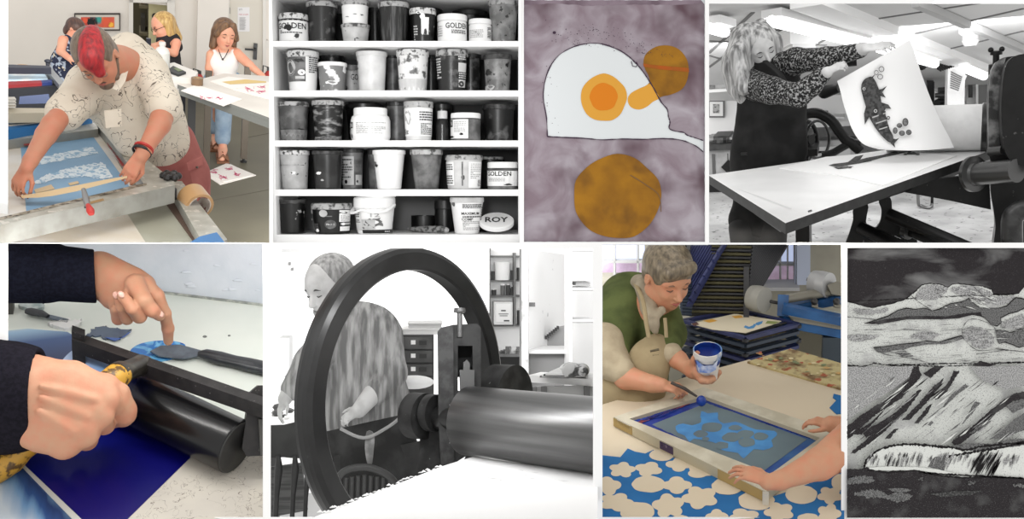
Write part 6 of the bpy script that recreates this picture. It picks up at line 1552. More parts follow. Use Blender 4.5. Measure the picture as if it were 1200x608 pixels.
def woman4():
    D = 5.95
    t = thing('person', V((q(892, 200, D).x, q(892, 200, D).y, 0)), 'long haired woman in dark apron lifting the big fish print with both hands', 'person')
    sk = mat('skin_grey', rgb(196), .5, c2=rgb(178), scale=14)
    G = lambda x, y, d=D: (*g4(x, y), d)
    H = 52*D/FP; Hc = q(*G(140, 122)); fwd = vdir(.42, -.42, -.80); up = vdir(-.30, .90, -.30)
    T, P, ax = head(None, Hc, H, fwd, up, sk)
    P += [C(G(130, 150, D+.05), G(140, 185, D+.05), 11, 13, 4)]
    P += limb([(*G(385, 122, 5.5), 8), (*G(398, 118, 5.45), 6.2)], 3)
    P += limb([(*G(285, 190, 5.5), 8), (*G(303, 177, 5.42), 6.2)], 3)
    P += [C(G(140, 185, D+.08), G(160, 240, D+.1), 14, 16, 5)] + limb([(*G(150, 180, D+.08), 9), (*G(215, 155, D-.05), 9), (*G(300, 143, D-.3), 7), (*G(385, 122, 5.5), 6.5)], 3) + limb([(*G(140, 200, D+.05), 9), (*G(165, 222, D-.2), 9), (*G(232, 234, D-.40), 8), (*G(285, 190, 5.5), 6.5)], 3) + [C(G(160, 240, D+.1), G(100, 540, D+.05), 14, 12, 5), C(G(160, 240, D+.1), G(165, 540, D+.05), 14, 12, 5)]
    P += hand_prims(q(*G(396, 119, 5.44)), vdir(.97, .08, -.05), vdir(0, .75, -.65), 32*D/FP*.98, [(10, 25, 15), (14, 30, 15), (20, 35, 20), (28, 40, 20)], .10, thumb=[(.1, .15, -.05), (.3, .24, -.12), (.5, .22, -.2), (.62, .18, -.24)], side=-1, thin=.95)
    P += hand_prims(q(*G(301, 178, 5.42)), vdir(.85, .40, -.2), vdir(-.2, .7, -.68), 27*D/FP*.98, [(25, 45, 30), (30, 50, 30), (30, 55, 30), (30, 55, 30)], .08, thumb=[(.1, .15, -.05), (.3, .28, -.1), (.5, .28, -.2), (.62, .22, -.28)], side=-1)
    field_obj('body', P, .0072, sk, t)
    face_bits(t, T, ax, H, mat('brow_grey', rgb(66), .7), mat('lip_grey', rgb(110), .5))
    hm = hairmat('hair_fair', rgb(196), rgb(92), 45, (1, 1, .12))
    hp = [ell(T(0, -.10, .17), (.38*H, .42*H, .38*H), ax), C(G(100, 95, D), G(88, 165, D), 17, 18, 8), C(G(88, 165, D), G(98, 225, D), 18, 13, 8), C(G(98, 225, D-.05), G(110, 256, D-.05), 13, 8, 6),
          C(G(75, 150, D+.05), G(78, 215, D+.02), 14, 10, 8), C(G(104, 75, D-.05), G(84, 130, D-.12), 8, 9, 6), C(G(84, 130, D-.12), G(98, 215, D-.16), 9, 9, 6), C(G(140, 58, D+.05), G(178, 100, D+.02), 6, 6, 6), C(G(178, 100, D+.02), G(190, 150, D+.0), 6, 5, 6),
          C(G(190, 150, D), G(176, 168, D-.04), 5, 4, 5), ell(T(.05, .44, -.04), (.30*H, .36*H, .44*H), ax, k=.03*H, neg=True)]
    field_obj('hair', hp, .0075, hm, t)
    tp = mat('knit_pattern', rgb(34), .85, c2=rgb(150), scale=85, lo=.5, hi=.6, spec=.1)
    S = [C(G(125, 200), G(200, 170, D+.05), 21, 18, 8, .85)] + limb([(*G(195, 165, D), 17), (*G(225, 150, D-.1), 14), (*G(300, 143, D-.3), 11.5), (*G(384, 124, 5.5), 8.5)], 6) \
        + limb([(*G(128, 212, D-.1), 17), (*G(165, 222, D-.25), 14.5), (*G(232, 234, D-.42), 12.5), (*G(262, 212, 5.5), 11), (*G(292, 184, 5.45), 9)], 6) + [C(G(135, 165, D+.03), G(165, 170, D), 13, 13, 5)]
    field_obj('top', S, .0085, tp, t)
    ap = mat('apron_black', rgb(30), .8, c2=rgb(50), scale=6, lo=.4, hi=.7, spec=.15, bump=.3)
    S = [C(G(165, 205, D), G(165, 250, D), 30, 34, 8, .75), C(G(165, 250, D), G(160, 400, D), 34, 38, 10, .7), C(G(155, 380, D), G(132, 545, D), 38, 28, 10, .6), C(G(122, 300, D), G(110, 400, D), 18, 18, 8), C(G(215, 250, D), G(222, 360, D), 13, 12, 8), C(G(200, 190, D-.05), G(215, 250, D-.05), 11, 12, 6),
         cutplane(q(*G(130, 578)), vdir(-.1, -1, 0)), ]
    S.insert(6, C(G(90, 540, D), G(170, 560, D), 12, 12, 10, .8))
    field_obj('apron', S, .011, ap, t)
    b = MB(); b.tube(catmull([q(*G(150, 150, D-.15)), q(*G(185, 180, D-.22)), q(*G(205, 215, D-.24))], 5), .022, ap, 8, sq=.3); b.build('apron_strap', t)
    b = MB(); b.box(q(*G(90, 382, D-.32)), q(*G(106, 374, D-.30)), mat('label_dark', rgb(12), .5)); b.build('pocket_tag', t)
    S = []
    for x in (100, 165):
        a = q(*G(x, 560)); S += [cap(a, V((a.x, a.y, .12)), .10, .07, .03), cap(V((a.x, a.y, .08)), V((a.x+.03, a.y-.2, .05)), .06, .05, .03)]
    field_obj('trousers', S, .014, mat('trouser_dark', rgb(24), .8), t)
woman4()
area('fill_studio_front', R4, q(1015, -40, 4.6), q(1000, 190, 6.0), 2.0, 9, (1, 1, 1), .5)  # front fill added out of view, besides the ceiling tubes
area('fill_studio_back', R4, q(1000, 20, 7.5)+V((0, 0, -.1)), q(1015, 190, 9.5), 2.5, 75, (1, 1, 1), 1.)  # added wall wash without a fitting, whitens the far studio
# ------------------------------------------------------------------ hands inking a slab with a big brayer
ROOM = Room(158, 445, 35, 2.95); ROOM.setclip(-30, 284.8, 312.5, 650)
R5 = ROOM
def g5(x, y): return (.5393*x, 280+.5393*y)
def h5(x, y): return (80+.2238*x, 284+.2238*y)
def mat_grad(name, a, b, stops, rough=.3, spec=.5, noise=None, room=None):
    """a colour that runs along the line a->b of the object (rolled ink tones, or a reflection put into the colour)"""
    if name in MATS: return MATS[name]
    m = bpy.data.materials.new(name); m.use_nodes = True; nt = m.node_tree; N = nt.nodes; L = nt.links; bs = N['Principled BSDF']
    bs.inputs['Roughness'].default_value = rough; bs.inputs['Specular IOR Level'].default_value = spec
    a = V(a); b = V(b); d = b-a; d = d/d.length_squared
    tc = N.new('ShaderNodeTexCoord'); dp = N.new('ShaderNodeVectorMath'); dp.operation = 'DOT_PRODUCT'; dp.inputs[1].default_value = d
    sb = N.new('ShaderNodeVectorMath'); sb.operation = 'SUBTRACT'; sb.inputs[1].default_value = a
    L.new(tc.outputs['Object'], sb.inputs[0]); L.new(sb.outputs[0], dp.inputs[0])
    fac = dp.outputs['Value']
    if noise:
        n = N.new('ShaderNodeTexNoise'); n.inputs['Scale'].default_value = noise[0]; n.inputs['Detail'].default_value = 5
        if len(noise) > 2:
            mp = N.new('ShaderNodeMapping'); mp.inputs['Rotation'].default_value = (0, 0, noise[3]); mp.inputs['Scale'].default_value = noise[2]; L.new(tc.outputs['Object'], mp.inputs[0]); L.new(mp.outputs[0], n.inputs['Vector'])
        else: L.new(tc.outputs['Object'], n.inputs['Vector'])
        ma = N.new('ShaderNodeMath'); ma.operation = 'MULTIPLY_ADD'; ma.inputs[1].default_value = noise[1]; L.new(n.outputs['Fac'], ma.inputs[0])
        sh = N.new('ShaderNodeMath'); sh.operation = 'SUBTRACT'; sh.inputs[1].default_value = noise[1]/2; L.new(fac, sh.inputs[0]); L.new(sh.outputs[0], ma.inputs[2]); fac = ma.outputs[0]
    cr = N.new('ShaderNodeValToRGB'); e = cr.color_ramp.elements
    while len(e) > 1: e.remove(e[-1])
    e[0].position = stops[0][0]; e[0].color = stops[0][1]
    for p, c in stops[1:]: k = e.new(p); k.color = c
    L.new(fac, cr.inputs['Fac']); L.new(cr.outputs['Color'], bs.inputs['Base Color'])
    MATS[name] = m; return m
def on5(x, y, z=0.): return ROOM.on(*g5(x, y), z=z)
def shell5():
    tb = mat('bench_pale_green', rgb(222, 226, 218), .35, c2=rgb(212, 218, 210), scale=1.5, spec=.4)
    A, B = on5(370, 118), on5(571, 143); d = (B-A).normalized()
    A2 = A-d*2.6; B2 = B+d*.6
    n1, n2 = ROOM.on(-30, 640, z=0), ROOM.on(330, 640, z=0)
    b = MB(); b.prism([A2, B2, V((n2.x+.3, n2.y, 0)), V((n1.x-.1, n1.y, 0))], (0, 0, -.05), tb); tagp(b.build('inking_bench'), 'long pale bench top below the brayer and the ink', 'bench')
    b = MB(); w = mat('wall_painted', rgb(218, 223, 231), .5, c2=rgb(208, 215, 224), scale=4, bump=.8, bscale=5.)
    nrm = V((-d.y, d.x, 0)); b.prism([A2, B2, B2+V((0, 0, 1.6)), A2+V((0, 0, 1.6))], nrm*.08, w)
    b.build('wall_back', kind='structure')
    rnd = random.Random(3); b = MB()
    for k in range(20):
        p = A+d*rnd.uniform(-.1, 1.1)*(B-A).length+V((0, 0, rnd.uniform(.05, .5)))-nrm*.0; b.ell(p+nrm*.004, (rnd.uniform(.02, .06), .006, rnd.uniform(.004, .014)), w, n=10)
    b.build('plaster_lumps', bpy.data.objects[[o.name for o in bpy.data.objects if o.name.startswith('wall_back')][-1]])
    b = MB(); b.bar(A2+V((0, -.006, .004)), B2+V((0, -.006, .004)), .02, .01, mat('sealant', rgb(140, 145, 140), .7, c2=rgb(185, 188, 180), scale=25, lo=.4, hi=.6)); b.build('trim_1', kind='structure')
    # scratched cutting paper right, inked film
    sc = mat_lines('scratched', rgb(212, 206, 194), rgb(140, 130, 120), 16, .006, .4, 5, .6, rgb(204, 198, 188))
    b = MB(); b.prism([on5(275, 612), on5(425, 462), on5(580, 420), on5(640, 640), on5(275, 640)], (0, 0, .003), sc); tagp(b.build('cutting_sheet'), 'scratched off-white sheet on the bench under the near end of the brayer', 'sheet')
    a, c = on5(60, 330), on5(320, 500)
    ink = mat_grad('ink_blue_grad', on5(20, 260), on5(300, 470), [(0, rgb(70, 92, 130)), (.30, rgb(40, 90, 160)), (.5, rgb(20, 60, 160)), (.7, rgb(14, 24, 124)), (1, rgb(12, 12, 104))], .28, .5)
    b = MB(); b.prism([on5(40, 483), on5(172, 610), on5(277, 610), on5(428, 462), on5(490, 425), on5(185, 275), on5(-30, 300), on5(-30, 430)], (0, 0, .006), ink); o = b.build('ink_slab'); tagp(o, 'slab rolled with deep blue ink in front of and behind the brayer', 'ink slab')
    b = MB(); b.prism([on5(34, 483), on5(42, 483), on5(180, 614), on5(160, 614)], (0, 0, .008), mat('paper_edge', rgb(206, 206, 200), .5)); b.build('edge_strip', o)
    b = MB(); b.prism([on5(-30, 440), on5(34, 483), on5(160, 614), on5(-30, 640)], (0, 0, .004), mat_grad('streaked_blue', on5(0, 560), on5(110, 520), [(0, rgb(190, 200, 208)), (.35, rgb(110, 150, 190)), (.5, rgb(50, 84, 140)), (.7, rgb(40, 62, 110)), (1, rgb(120, 160, 190))], .5, .3, (16, .5, (1, .12, 1), -.75))); tagp(b.build('smeared_sheet'), 'sheet streaked with pale and dark blue in the bottom left corner', 'sheet')
    far = mat_grad('ink_far_sheen', on5(40, 190), on5(70, 300), [(0, rgb(200, 208, 205)), (.12, rgb(150, 180, 205)), (.35, rgb(60, 84, 130)), (.7, rgb(48, 60, 96)), (1, rgb(46, 62, 104))], .3, .4)  # thin ink, with reflected light put into the pale far end
    b = MB(); b.prism([on5(-30, 205), on5(60, 196), on5(146, 203), on5(230, 250), on5(180, 330), on5(-30, 332)], (0, 0, .004), far); tagp(b.build('ink_slab'), 'second slab of thinner grey blue ink, pale sheen painted in, behind the gripping hand', 'ink slab')
shell5()
def brayer5():
    t = thing('brayer', on5(360, 380), 'large black printing brayer with wooden handle lying across the blue ink', 'brayer')
    r = .125
    a, c = ROOM.on(*g5(163, 284), z=r+.006), ROOM.on(*g5(514, 452), z=r+.006)
    ax = (c-a).normalized()
    rm = mat_grad('roller_rubber', a, c, [(0, rgb(180, 198, 228)), (.24, rgb(120, 158, 206)), (.33, rgb(26, 34, 90)), (.45, rgb(10, 12, 34)), (.55, rgb(14, 14, 16)), (1, rgb(16, 16, 17))], .22, .4)
    L = (c-a).length
    MB().lathe(a, ax, [(0, 0), (r*.94, 0), (r, .008), (r, L-.006), (r*.985, L), (0, L)], rm, 64).build('roller', t)
    MB().lathe(c, ax, [(r*.97, 0), (r*.95, .004), (0, .004)], mat('roller_end', rgb(70, 70, 68), .35, .3, c2=rgb(52, 52, 52), scale=6), 48).build('end_face', t)
    fm = mat('frame_iron', rgb(44, 42, 42), .5, c2=rgb(30, 29, 30), scale=18, lo=.4, hi=.65, c3=rgb(110, 108, 104), s3=60, lo3=.68, hi3=.72)
    h = .33
    p0, p1 = ROOM.on(*g5(165, 225), z=h), ROOM.on(*g5(560, 360), z=h)
    b = MB(); b.bar(p0, p1+ax*.05, .055, .07, fm); b.build('frame_bar', t)
    dd = (p1-p0).normalized()
    b = MB(); b.prism([p0+dd*-.02+V((0, .03, .07)), p0+dd*.05+V((0, .03, .07)), p0+dd*.05+V((0, .03, -.10)), p0+dd*-.02+V((0, .03, -.12))], V((0, -.055, 0)), fm); b.build('bracket', t)
    q1 = [q(*g5(x, y), 4.42) for x, y in ((542, 335), (562, 318), (600, 318), (600, 470), (536, 472), (526, 455))]
    b = MB(); b.prism(q1, ROOM.Fl*.07, fm); b.build('bracket', t)
    b = MB(); b.prism([q(*g5(x, y), 4.40) for x, y in ((562, 392), (600, 392), (600, 468), (566, 470))], ROOM.Fl*.03, mat('frame_steel', rgb(95, 95, 92), .4, .6)); b.build('axle_plate', t)
    # ferrule and handle
    s = q(*g5(312, 276), 4.78); e = q(*g5(20, 470), 4.52)
    f = (e-s).normalized()
    pts = [q(*g5(x, y), d) for x, y, d in ((318, 270, 4.72), (306, 274, 4.66), (292, 280, 4.60), (274, 287, 4.52), (262, 292, 4.47), (252, 297, 4.43))]
    MB().tube(pts, [.034, .050, .046, .046, .056, .056], mat('ferrule', rgb(62, 58, 52), .35, .6, c2=rgb(98, 92, 82), scale=20, lo=.5, hi=.7), 20).build('ferrule', t)
    wd = mat('handle_wood', rgb(196, 148, 52), .4, c2=rgb(92, 66, 30), scale=30, lo=.5, hi=.6)
    Lh = (e-s).length
    MB().tube(catmull([q(*g5(x, y), d) for x, y, d in ((262, 292, 4.47), (254, 298, 4.44), (234, 312, 4.40), (190, 340, 4.44), (120, 400, 4.5), (50, 456, 4.56), (0, 492, 4.56), (-40, 515, 4.56))], 2), [.050]+[.056, .058, .056, .054]+[.05]*6+[.066]*20, wd, 24).build('handle', t)
brayer5()
def hand_a5():
    """the fist round the handle"""
    G = lambda x, y, d: (*g5(x, y), d)
    t = thing('person', ROOM.on(10, 470, z=0), 'hand in a dark sleeve gripping the wooden brayer handle', 'person')
    P = [C(G(20, 345, 4.5), G(80, 350, 4.42), 50, 44, 6, .8), C(G(80, 330, 4.42), G(150, 325, 4.36), 36, 26, 6, .7), C(G(90, 380, 4.42), G(135, 392, 4.38), 36, 26, 6, .7),
         C(G(150, 320, 4.36), G(222, 342, 4.34), 25, 17, 10, .8), C(G(150, 350, 4.36), G(205, 372, 4.33), 26, 18, 8), C(G(130, 390, 4.36), G(180, 408, 4.33), 26, 19, 8), C(G(100, 420, 4.38), G(145, 438, 4.36), 22, 18, 8)]
    # knuckles and folded fingers
    P += [E(G(236, 350, 4.33), 12, 3), E(G(222, 384, 4.32), 12.5, 3), E(G(186, 424, 4.33), 14, 3), E(G(138, 452, 4.36), 13, 3)]
    P += limb([(*G(232, 352, 4.34), 13.5), (*G(262, 362, 4.42), 11.5), (*G(268, 385, 4.52), 11), (*G(240, 392, 4.60), 10)], 3)
    P += limb([(*G(212, 388, 4.33), 13), (*G(226, 402, 4.45), 11), (*G(215, 405, 4.58), 10)], 3)
    P += limb([(*G(176, 425, 4.34), 14), (*G(188, 436, 4.46), 11), (*G(170, 440, 4.58), 10)], 3)
    P += limb([(*G(134, 448, 4.37), 13), (*G(140, 456, 4.48), 10.5), (*G(120, 455, 4.56), 9)], 3)
    # index finger laid along the ferrule and the thumb
    P += limb([(*G(198, 314, 4.36), 13), (*G(232, 318, 4.38), 12), (*G(256, 336, 4.40), 11.5), (*G(272, 372, 4.44), 11), (*G(274, 384, 4.45), 10)], 5)
    P += limb([(*G(100, 310, 4.42), 14), (*G(150, 306, 4.4), 12)], 8)
    # tendons
    for a, c in ((( 90, 320), (205, 348)), ((90, 345), (190, 385)), ((85, 375), (160, 420))): P.append(C(G(*a, 4.27), G(*c, 4.27), 2.6, 3.2, 6))
    field_obj('hand', P, .0052, SK3, t)
    nv = mat('sweater_black', rgb(34, 32, 40), .95, c2=rgb(27, 26, 32), scale=60, spec=.05, bump=.2, bscale=120)
    S = [C(G(-70, 335, 4.62), G(24, 345, 4.52), 60, 57, 4), cutplane(q(*G(82, 345, 4.45)), vdir(1, 0, -.12)), ]
    S.insert(1, C(G(24, 345, 4.52), G(66, 347, 4.48), 57, 52, 4)); S.append(C(G(60, 345, 4.48), G(110, 347, 4.46), 47, 45, 0, neg=True))
    field_obj('sleeve', S, .007, nv, t)
    b = MB(); b.lathe(q(*G(79, 347, 4.46)), vdir(1, 0, -.12), [(.175, -.02), (.20, -.015), (.205, 0), (.20, .012), (.18, .014), (.175, -.02)], nv, 48, cap=False)
hand_a5()
def hand_b5():
    K = lambda x, y, d: (*h5(x, y), d)
    t = thing('person', ROOM.on(60, 420, z=0), 'hand in a navy sweatshirt cuff pointing down at the palette knife', 'person')
    P = [C(K(90, 150, 5.05), K(190, 165, 5.0), 19, 18, 5, .85), C(K(165, 130, 5.0), K(330, 205, 4.92), 17, 15, 8, .8), C(K(170, 190, 5.0), K(290, 250, 4.95), 17, 15, 8, .8), C(K(250, 170, 4.95), K(400, 225, 4.9), 13, 12, 8, .8),
         C(K(180, 220, 5.0), K(235, 290, 5.0), 14, 13, 8)]
    # index
    P += limb([(*K(392, 215, 4.88), 10), (*K(462, 280, 4.86), 8), (*K(505, 372, 4.9), 6.6), (*K(522, 450, 4.96), 6.3), (*K(524, 515, 5.02), 5.2)], 3)
    # middle
    P += limb([(*K(350, 215, 4.84), 11), (*K(395, 300, 4.78), 8.5), (*K(440, 355, 4.8), 7.5), (*K(478, 385, 4.84), 5.8)], 3)
    # ring, little and thumb folded back
    P += limb([(*K(330, 260, 4.85), 9), (*K(372, 385, 4.84), 8), (*K(335, 345, 4.78), 7), (*K(285, 282, 4.76), 6)], 2)
    P += limb([(*K(300, 280, 4.9), 8), (*K(308, 400, 4.9), 6.4), (*K(280, 340, 4.84), 5.8), (*K(262, 290, 4.82), 5.2)], 2)
    P += limb([(*K(240, 270, 4.96), 8), (*K(262, 400, 4.96), 6.6), (*K(252, 350, 4.9), 5.8)], 2)
    field_obj('hand', P, .0045, SK3, t)
    nl = mat('nail', rgb(232, 184, 168), .3)
    b = MB()
    for (x, y, d, ax_) in ((484, 374, 4.805, (.55, -.8)), (277, 272, 4.72, (-.5, .8)), (249, 276, 4.785, (-.4, .8))):
        r = vdir(ax_[1], -ax_[0], 0); u = vdir(ax_[0], ax_[1], 0); k = 4.8/FP; b.ell(q(*K(x, y, d)), (3.0*k, 4.2*k, 1.6*k), nl, (r, u, ROOM.Fl), 12)
    b.build('fingernails', t)
    nv = mat('sweater_navy', rgb(30, 32, 44), .95, c2=rgb(24, 25, 35), scale=60, spec=.05, bump=.2, bscale=120)
    G = lambda x, y, d: (*g5(x, y), d)
    S = [C(G(-60, 66, 5.15), G(100, 72, 5.08), 35, 33, 4), C(G(100, 72, 5.08), G(190, 80, 5.02), 30, 29, 2), cutplane(q(*G(208, 80, 5.02)), vdir(1, .05, 0)), C(G(185, 80, 5.02), G(240, 82, 5.0), 25, 25, 0, neg=True)]
    S = [S[0], S[1], C(G(190, 80, 5.02), G(215, 81, 5.0), 29, 29, 0), S[2], S[3]]
    field_obj('sleeve', S, .0065, nv, t)
    b = MB(); c = q(*G(97, 72, 5.08)); b.lathe(c, vdir(1, -.03, 0), [(.150, -.006), (.156, 0), (.150, .006)], nv, 40, cap=False); b.build('cuff_seam', t)
hand_b5()
def knives5():
    bk = mat('knife_handle', rgb(38, 40, 44), .35, c2=rgb(58, 60, 64), scale=14, lo=.5, hi=.7); bl = mat('knife_blade', rgb(112, 124, 134), .3, .3, c2=rgb(84, 92, 104), scale=9)
    inkb = mat('ink_bright', rgb(28, 110, 186), .2, c2=rgb(110, 180, 222), scale=9, lo=.45, hi=.6, dist=2., c3=rgb(16, 50, 140), s3=8, lo3=.55, hi3=.6); inkd = mat('ink_slate', rgb(62, 74, 96), .3, c2=rgb(78, 92, 112), scale=8)
    # ink puddle
    b = MB(); b.prism([on5(x, y) for x, y in smooth2([(283, 246), (300, 232), (335, 224), (375, 224), (402, 232), (395, 246), (372, 262), (330, 268), (295, 258)], 4)], (0, 0, .008), inkb); tagp(b.build('ink_puddle'), 'bright blue swirled ink under the palette knife blade', 'ink')
    t = thing('palette_knife', on5(450, 262), 'palette knife with black handle lying at the right, its blade in blue ink', 'knife')
    b = MB(); b.prism([on5(*p, z=.02) for p in ((326, 246), (350, 234), (392, 232), (436, 244), (440, 254), (400, 262), (345, 256))], (0, 0, .008), bl); b.build('blade', t)
    pts = [on5(*p, z=.035) for p in ((430, 249), (446, 250), (475, 258), (510, 266), (545, 274), (590, 284))]
    MB().tube(pts, [.018, .035, .044, .040, .046, .046], bk, 16, sq=.7).build('handle', t)
    t = thing('palette_knife', on5(80, 165), 'smaller palette knife with black handle behind the navy sleeve cuff', 'knife')
    pts = [on5(*p, z=.025) for p in ((56, 156), (66, 157), (90, 162), (104, 168))]; MB().tube(pts, [.018, .026, .024, .014], bk, 14, sq=.7).build('handle', t)
    b = MB(); b.prism([on5(*p, z=.012) for p in ((100, 164), (150, 176), (146, 184), (102, 172))], (0, 0, .006), bl); b.build('blade', t)
    rnd = random.Random(2)
    b = MB(); b.prism(rough3([on5(x, y) for x, y in ((104, 186), (125, 184), (145, 176), (160, 182), (176, 180), (168, 194), (150, 200), (120, 196))], .012, rnd), (0, 0, .018), mat('rag_white', rgb(226, 226, 224), .9, bump=.6, bscale=30)); tagp(b.build('tissue'), 'scrap of crumpled white tissue beside the smaller knife', 'tissue')
    b = MB(); b.prism(rough3([on5(x, y) for x, y in ((184, 212), (200, 200), (215, 194), (250, 195), (285, 200), (272, 210), (255, 220), (235, 218), (210, 214))], .012, rnd), (0, 0, .010), inkd); o = b.build('ink_puddle'); tagp(o, 'flat blob of slate grey ink behind the brayer bar', 'ink')
    b = MB(); b.prism([on5(x, y, z=.01) for x, y in ((228, 214), (262, 216), (280, 203), (286, 201), (270, 213), (250, 222))], (0, 0, .002), mat('ink_edge_blue', rgb(52, 88, 160), .3)); b.build('blue_edge', o)
    b = MB(); b.prism([on5(x, y) for x, y in smooth2([(40, 150), (60, 142), (92, 146), (95, 154), (70, 158)], 4)], (0, 0, .02), mat('film_glint', rgb(200, 208, 206), .15, c2=rgb(150, 165, 165), scale=20)); tagp(b.build('cling_film'), 'crumpled clear film near the smaller knife handle', 'film')
    b = MB(); b.box(on5(14, 164), on5(30, 158)+V((0, .05, .12)), mat('weight_dark', rgb(70, 68, 64), .5)); tagp(b.build('metal_block'), 'small dark metal block at the far left edge of the bench', 'block')
    for (x, y, r_) in ((445, 212, .012), (498, 210, .008), (230, 190, .006)):
        b = MB(); b.lathe(on5(x, y), (0, 0, 1), [(r_, 0), (r_*.8, .003), (0, .003)], mat('speck', rgb(110, 112, 108), .6), 10); tagp(b.build('ink_speck'), {445: 'larger grey ink speck on the bench beyond the knife handle', 498: 'small grey ink speck on the bench nearest the wall at right', 230: 'tiny grey ink speck behind the curled fingers'}[x], 'speck')
def rough3(P, a, rnd, n=5):
    out = []
    for i in range(len(P)):
        A, B = P[i], P[(i+1) % len(P)]
        for k in range(n): out.append(A.lerp(B, k/n)+V((rnd.uniform(-a, a), rnd.uniform(-a, a), 0)))
    return out
knives5()
area('fill_bench', R5, q(160, 290, 4.1)+V((0, 0, .02)), q(170, 460, 4.9), 1.0, 6, (1, .98, .95), .03)  # unseen strip added behind the board to light bench and hands
area('fill_bench_back', R5, q(190, 291, 5.0), q(200, 370, 5.7), 1.0, 1.8, (1, .98, .96), .2)  # extra fill added to brighten the wall and far bench
# ------------------------------------------------------------------ press with the great flywheel (black and white)
ROOM = Room(506, 448, 8, 2.3); ROOM.setclip(312.5, 287.3, 700.5, 650)
R6 = ROOM
def g6(x, y): return (310+.5394*x, 280+.5394*y)
YW6 = 9.0
iron6 = mat('wheel_iron', rgb(34), .32, c2=rgb(27), scale=8, spec=.35)
irond = mat('frame_iron_dark', rgb(48), .55, c2=rgb(32), scale=14, lo=.4, hi=.6, c3=rgb(120), s3=50, lo3=.72, hi3=.75, spec=.25)
def w6(b, x0, y0, x1, y1, y, th, m): return wallbox(b, *g6(x0, y0), *g6(x1, y1), y, th, m)
def shell6():
    wh = mat('wall_bright', rgb(246), .8, spec=.1)
    b = MB(); p0, p1 = ROOM.on(290, 280, y=YW6), ROOM.on(*g6(488, 100), y=YW6); b.box((p0.x-.5, YW6, -.5), (p1.x, YW6+.1, 3.6), wh); b.build('wall_back', kind='structure')
    b = MB(); p2 = ROOM.on(720, 300, y=YW6+1.2); b.box((p1.x-.4, YW6+1.4, -.5), (p2.x+.6, YW6+1.5, 3.6), wh); b.build('wall_back', kind='structure')
    b = MB(); b.box((p0.x-.5, 4.3, -.05), (p2.x+.5, YW6+1.5, 0), mat('floor_grey', rgb(150), .6)); b.build('floor', kind='structure')
    gr = mat('shelf_grey', rgb(120), .7, c2=rgb(100), scale=4); dk = mat('dark_goods', rgb(48), .6); pl = mat('pale_goods', rgb(215), .6)
    # shelf unit in the alcove
    ys = YW6+1.3
    t = thing('store_shelves', V((ROOM.on(*g6(525, 200), y=ys).x, ys, 0)), 'grey shelves of pots, bottles and a bucket beyond the flywheel', 'shelves')
    b = MB(); w6(b, 488, 20, 562, 300, ys+.35, .02, mat('alcove_back', rgb(92), .8)); b.build('back', t)
    for y0 in (38, 90, 124, 188, 250): b = MB(); w6(b, 488, y0-2, 562, y0+2, ys+.33, .33, gr); b.build('shelf', t)
    b = MB(); w6(b, 541, 30, 546, 190, ys+.33, .36, gr); w6(b, 487, 20, 491, 300, ys+.33, .36, gr); b.build('upright', t)
    def can(x0, x1, y0, y1, m, nm, lab, cat, lidm=None):
        c = ROOM.on(*g6((x0+x1)/2, y1), y=ys-.2+.2); k = ROOM.px((c-ROOM.cam).length)*.5394; r = (x1-x0)/2*k; h = (y1-y0)*k
        t2 = thing(nm, c, lab, cat); MB().lathe(c, (0, 0, 1), [(0, 0), (r*.88, 0), (r*.96, h*.85), (r*.6 if cat == 'bottle' else r*.97, h*.88)], m, 24).build('body', t2)
        MB().lathe(c+V((0, 0, h*.86)), (0, 0, 1), [(r*.5 if cat == 'bottle' else r, 0), (r*.5 if cat == 'bottle' else r, h*.14), (0, h*.14)], lidm or m, 24).build('lid', t2)
    can(499, 534, 50, 89, pl, 'white_bucket', 'white lidded bucket on the upper grey shelf', 'bucket')
    can(534, 542, 68, 89, dk, 'paint_pot', 'dark pot just right of the white bucket', 'pot'); can(492, 500, 70, 89, dk, 'paint_pot', 'dark pot just left of the white bucket', 'pot')
    can(512, 523, 97, 122, mat('glass_grey', rgb(90), .3), 'jar', 'grey glass jar, left of two on the second grey shelf', 'jar', pl); can(524, 534, 97, 122, dk, 'ink_bottle', 'dark bottle with pale cap on the second grey shelf', 'bottle', pl); can(493, 504, 108, 122, dk, 'jar', 'small dark jar at the left of the second grey shelf', 'jar', pl)
    can(534, 541, 104, 122, dk, 'ink_bottle', 'small black bottle tight against the shelf upright', 'bottle'); can(547, 560, 62, 89, dk, 'jar', 'dark jar on the upper shelf right of the upright', 'jar'); can(548, 556, 150, 186, dk, 'ink_bottle', 'tall dark bottle beside the notice board box', 'bottle', pl)
    t = thing('first_aid_box', ROOM.on(*g6(520, 186), y=ys-.1), 'white square box with printed front on the third grey shelf', 'box'); b = MB(); w6(b, 499, 137, 539, 186, ys+.1, .25, pl); b.build('box', t)
    b = MB(); w6(b, 503, 141, 535, 180, ys-.15, .006, mat('label_pale', rgb(236), .7)); w6(b, 514, 154, 524, 157, ys-.157, .004, gr); w6(b, 509, 162, 530, 163.5, ys-.157, .004, gr); w6(b, 511, 166, 528, 167.5, ys-.157, .004, gr); w6(b, 520, 176, 532, 179, ys-.157, .004, dk); b.build('label', t)
    t = thing('work_bench', V((ROOM.on(*g6(540, 270), y=ys-.3).x, ys-.3, 0)), 'grey bench with pale clutter below the store shelves', 'bench'); b = MB(); w6(b, 488, 250, 560, 256, ys-.1, .3, gr); b.build('top', t)
    b = MB(); w6(b, 488, 256, 562, 300, ys, .02, dk); b.build('front', t)
    rnd = random.Random(4); b = MB()
    for k in range(14): b.box(*(lambda p: (p, p+V((rnd.uniform(.05, .12), .08, rnd.uniform(.02, .08)))))(ROOM.on(*g6(rnd.uniform(500, 552), 250), y=ys-.35)), pl if k % 2 else gr)
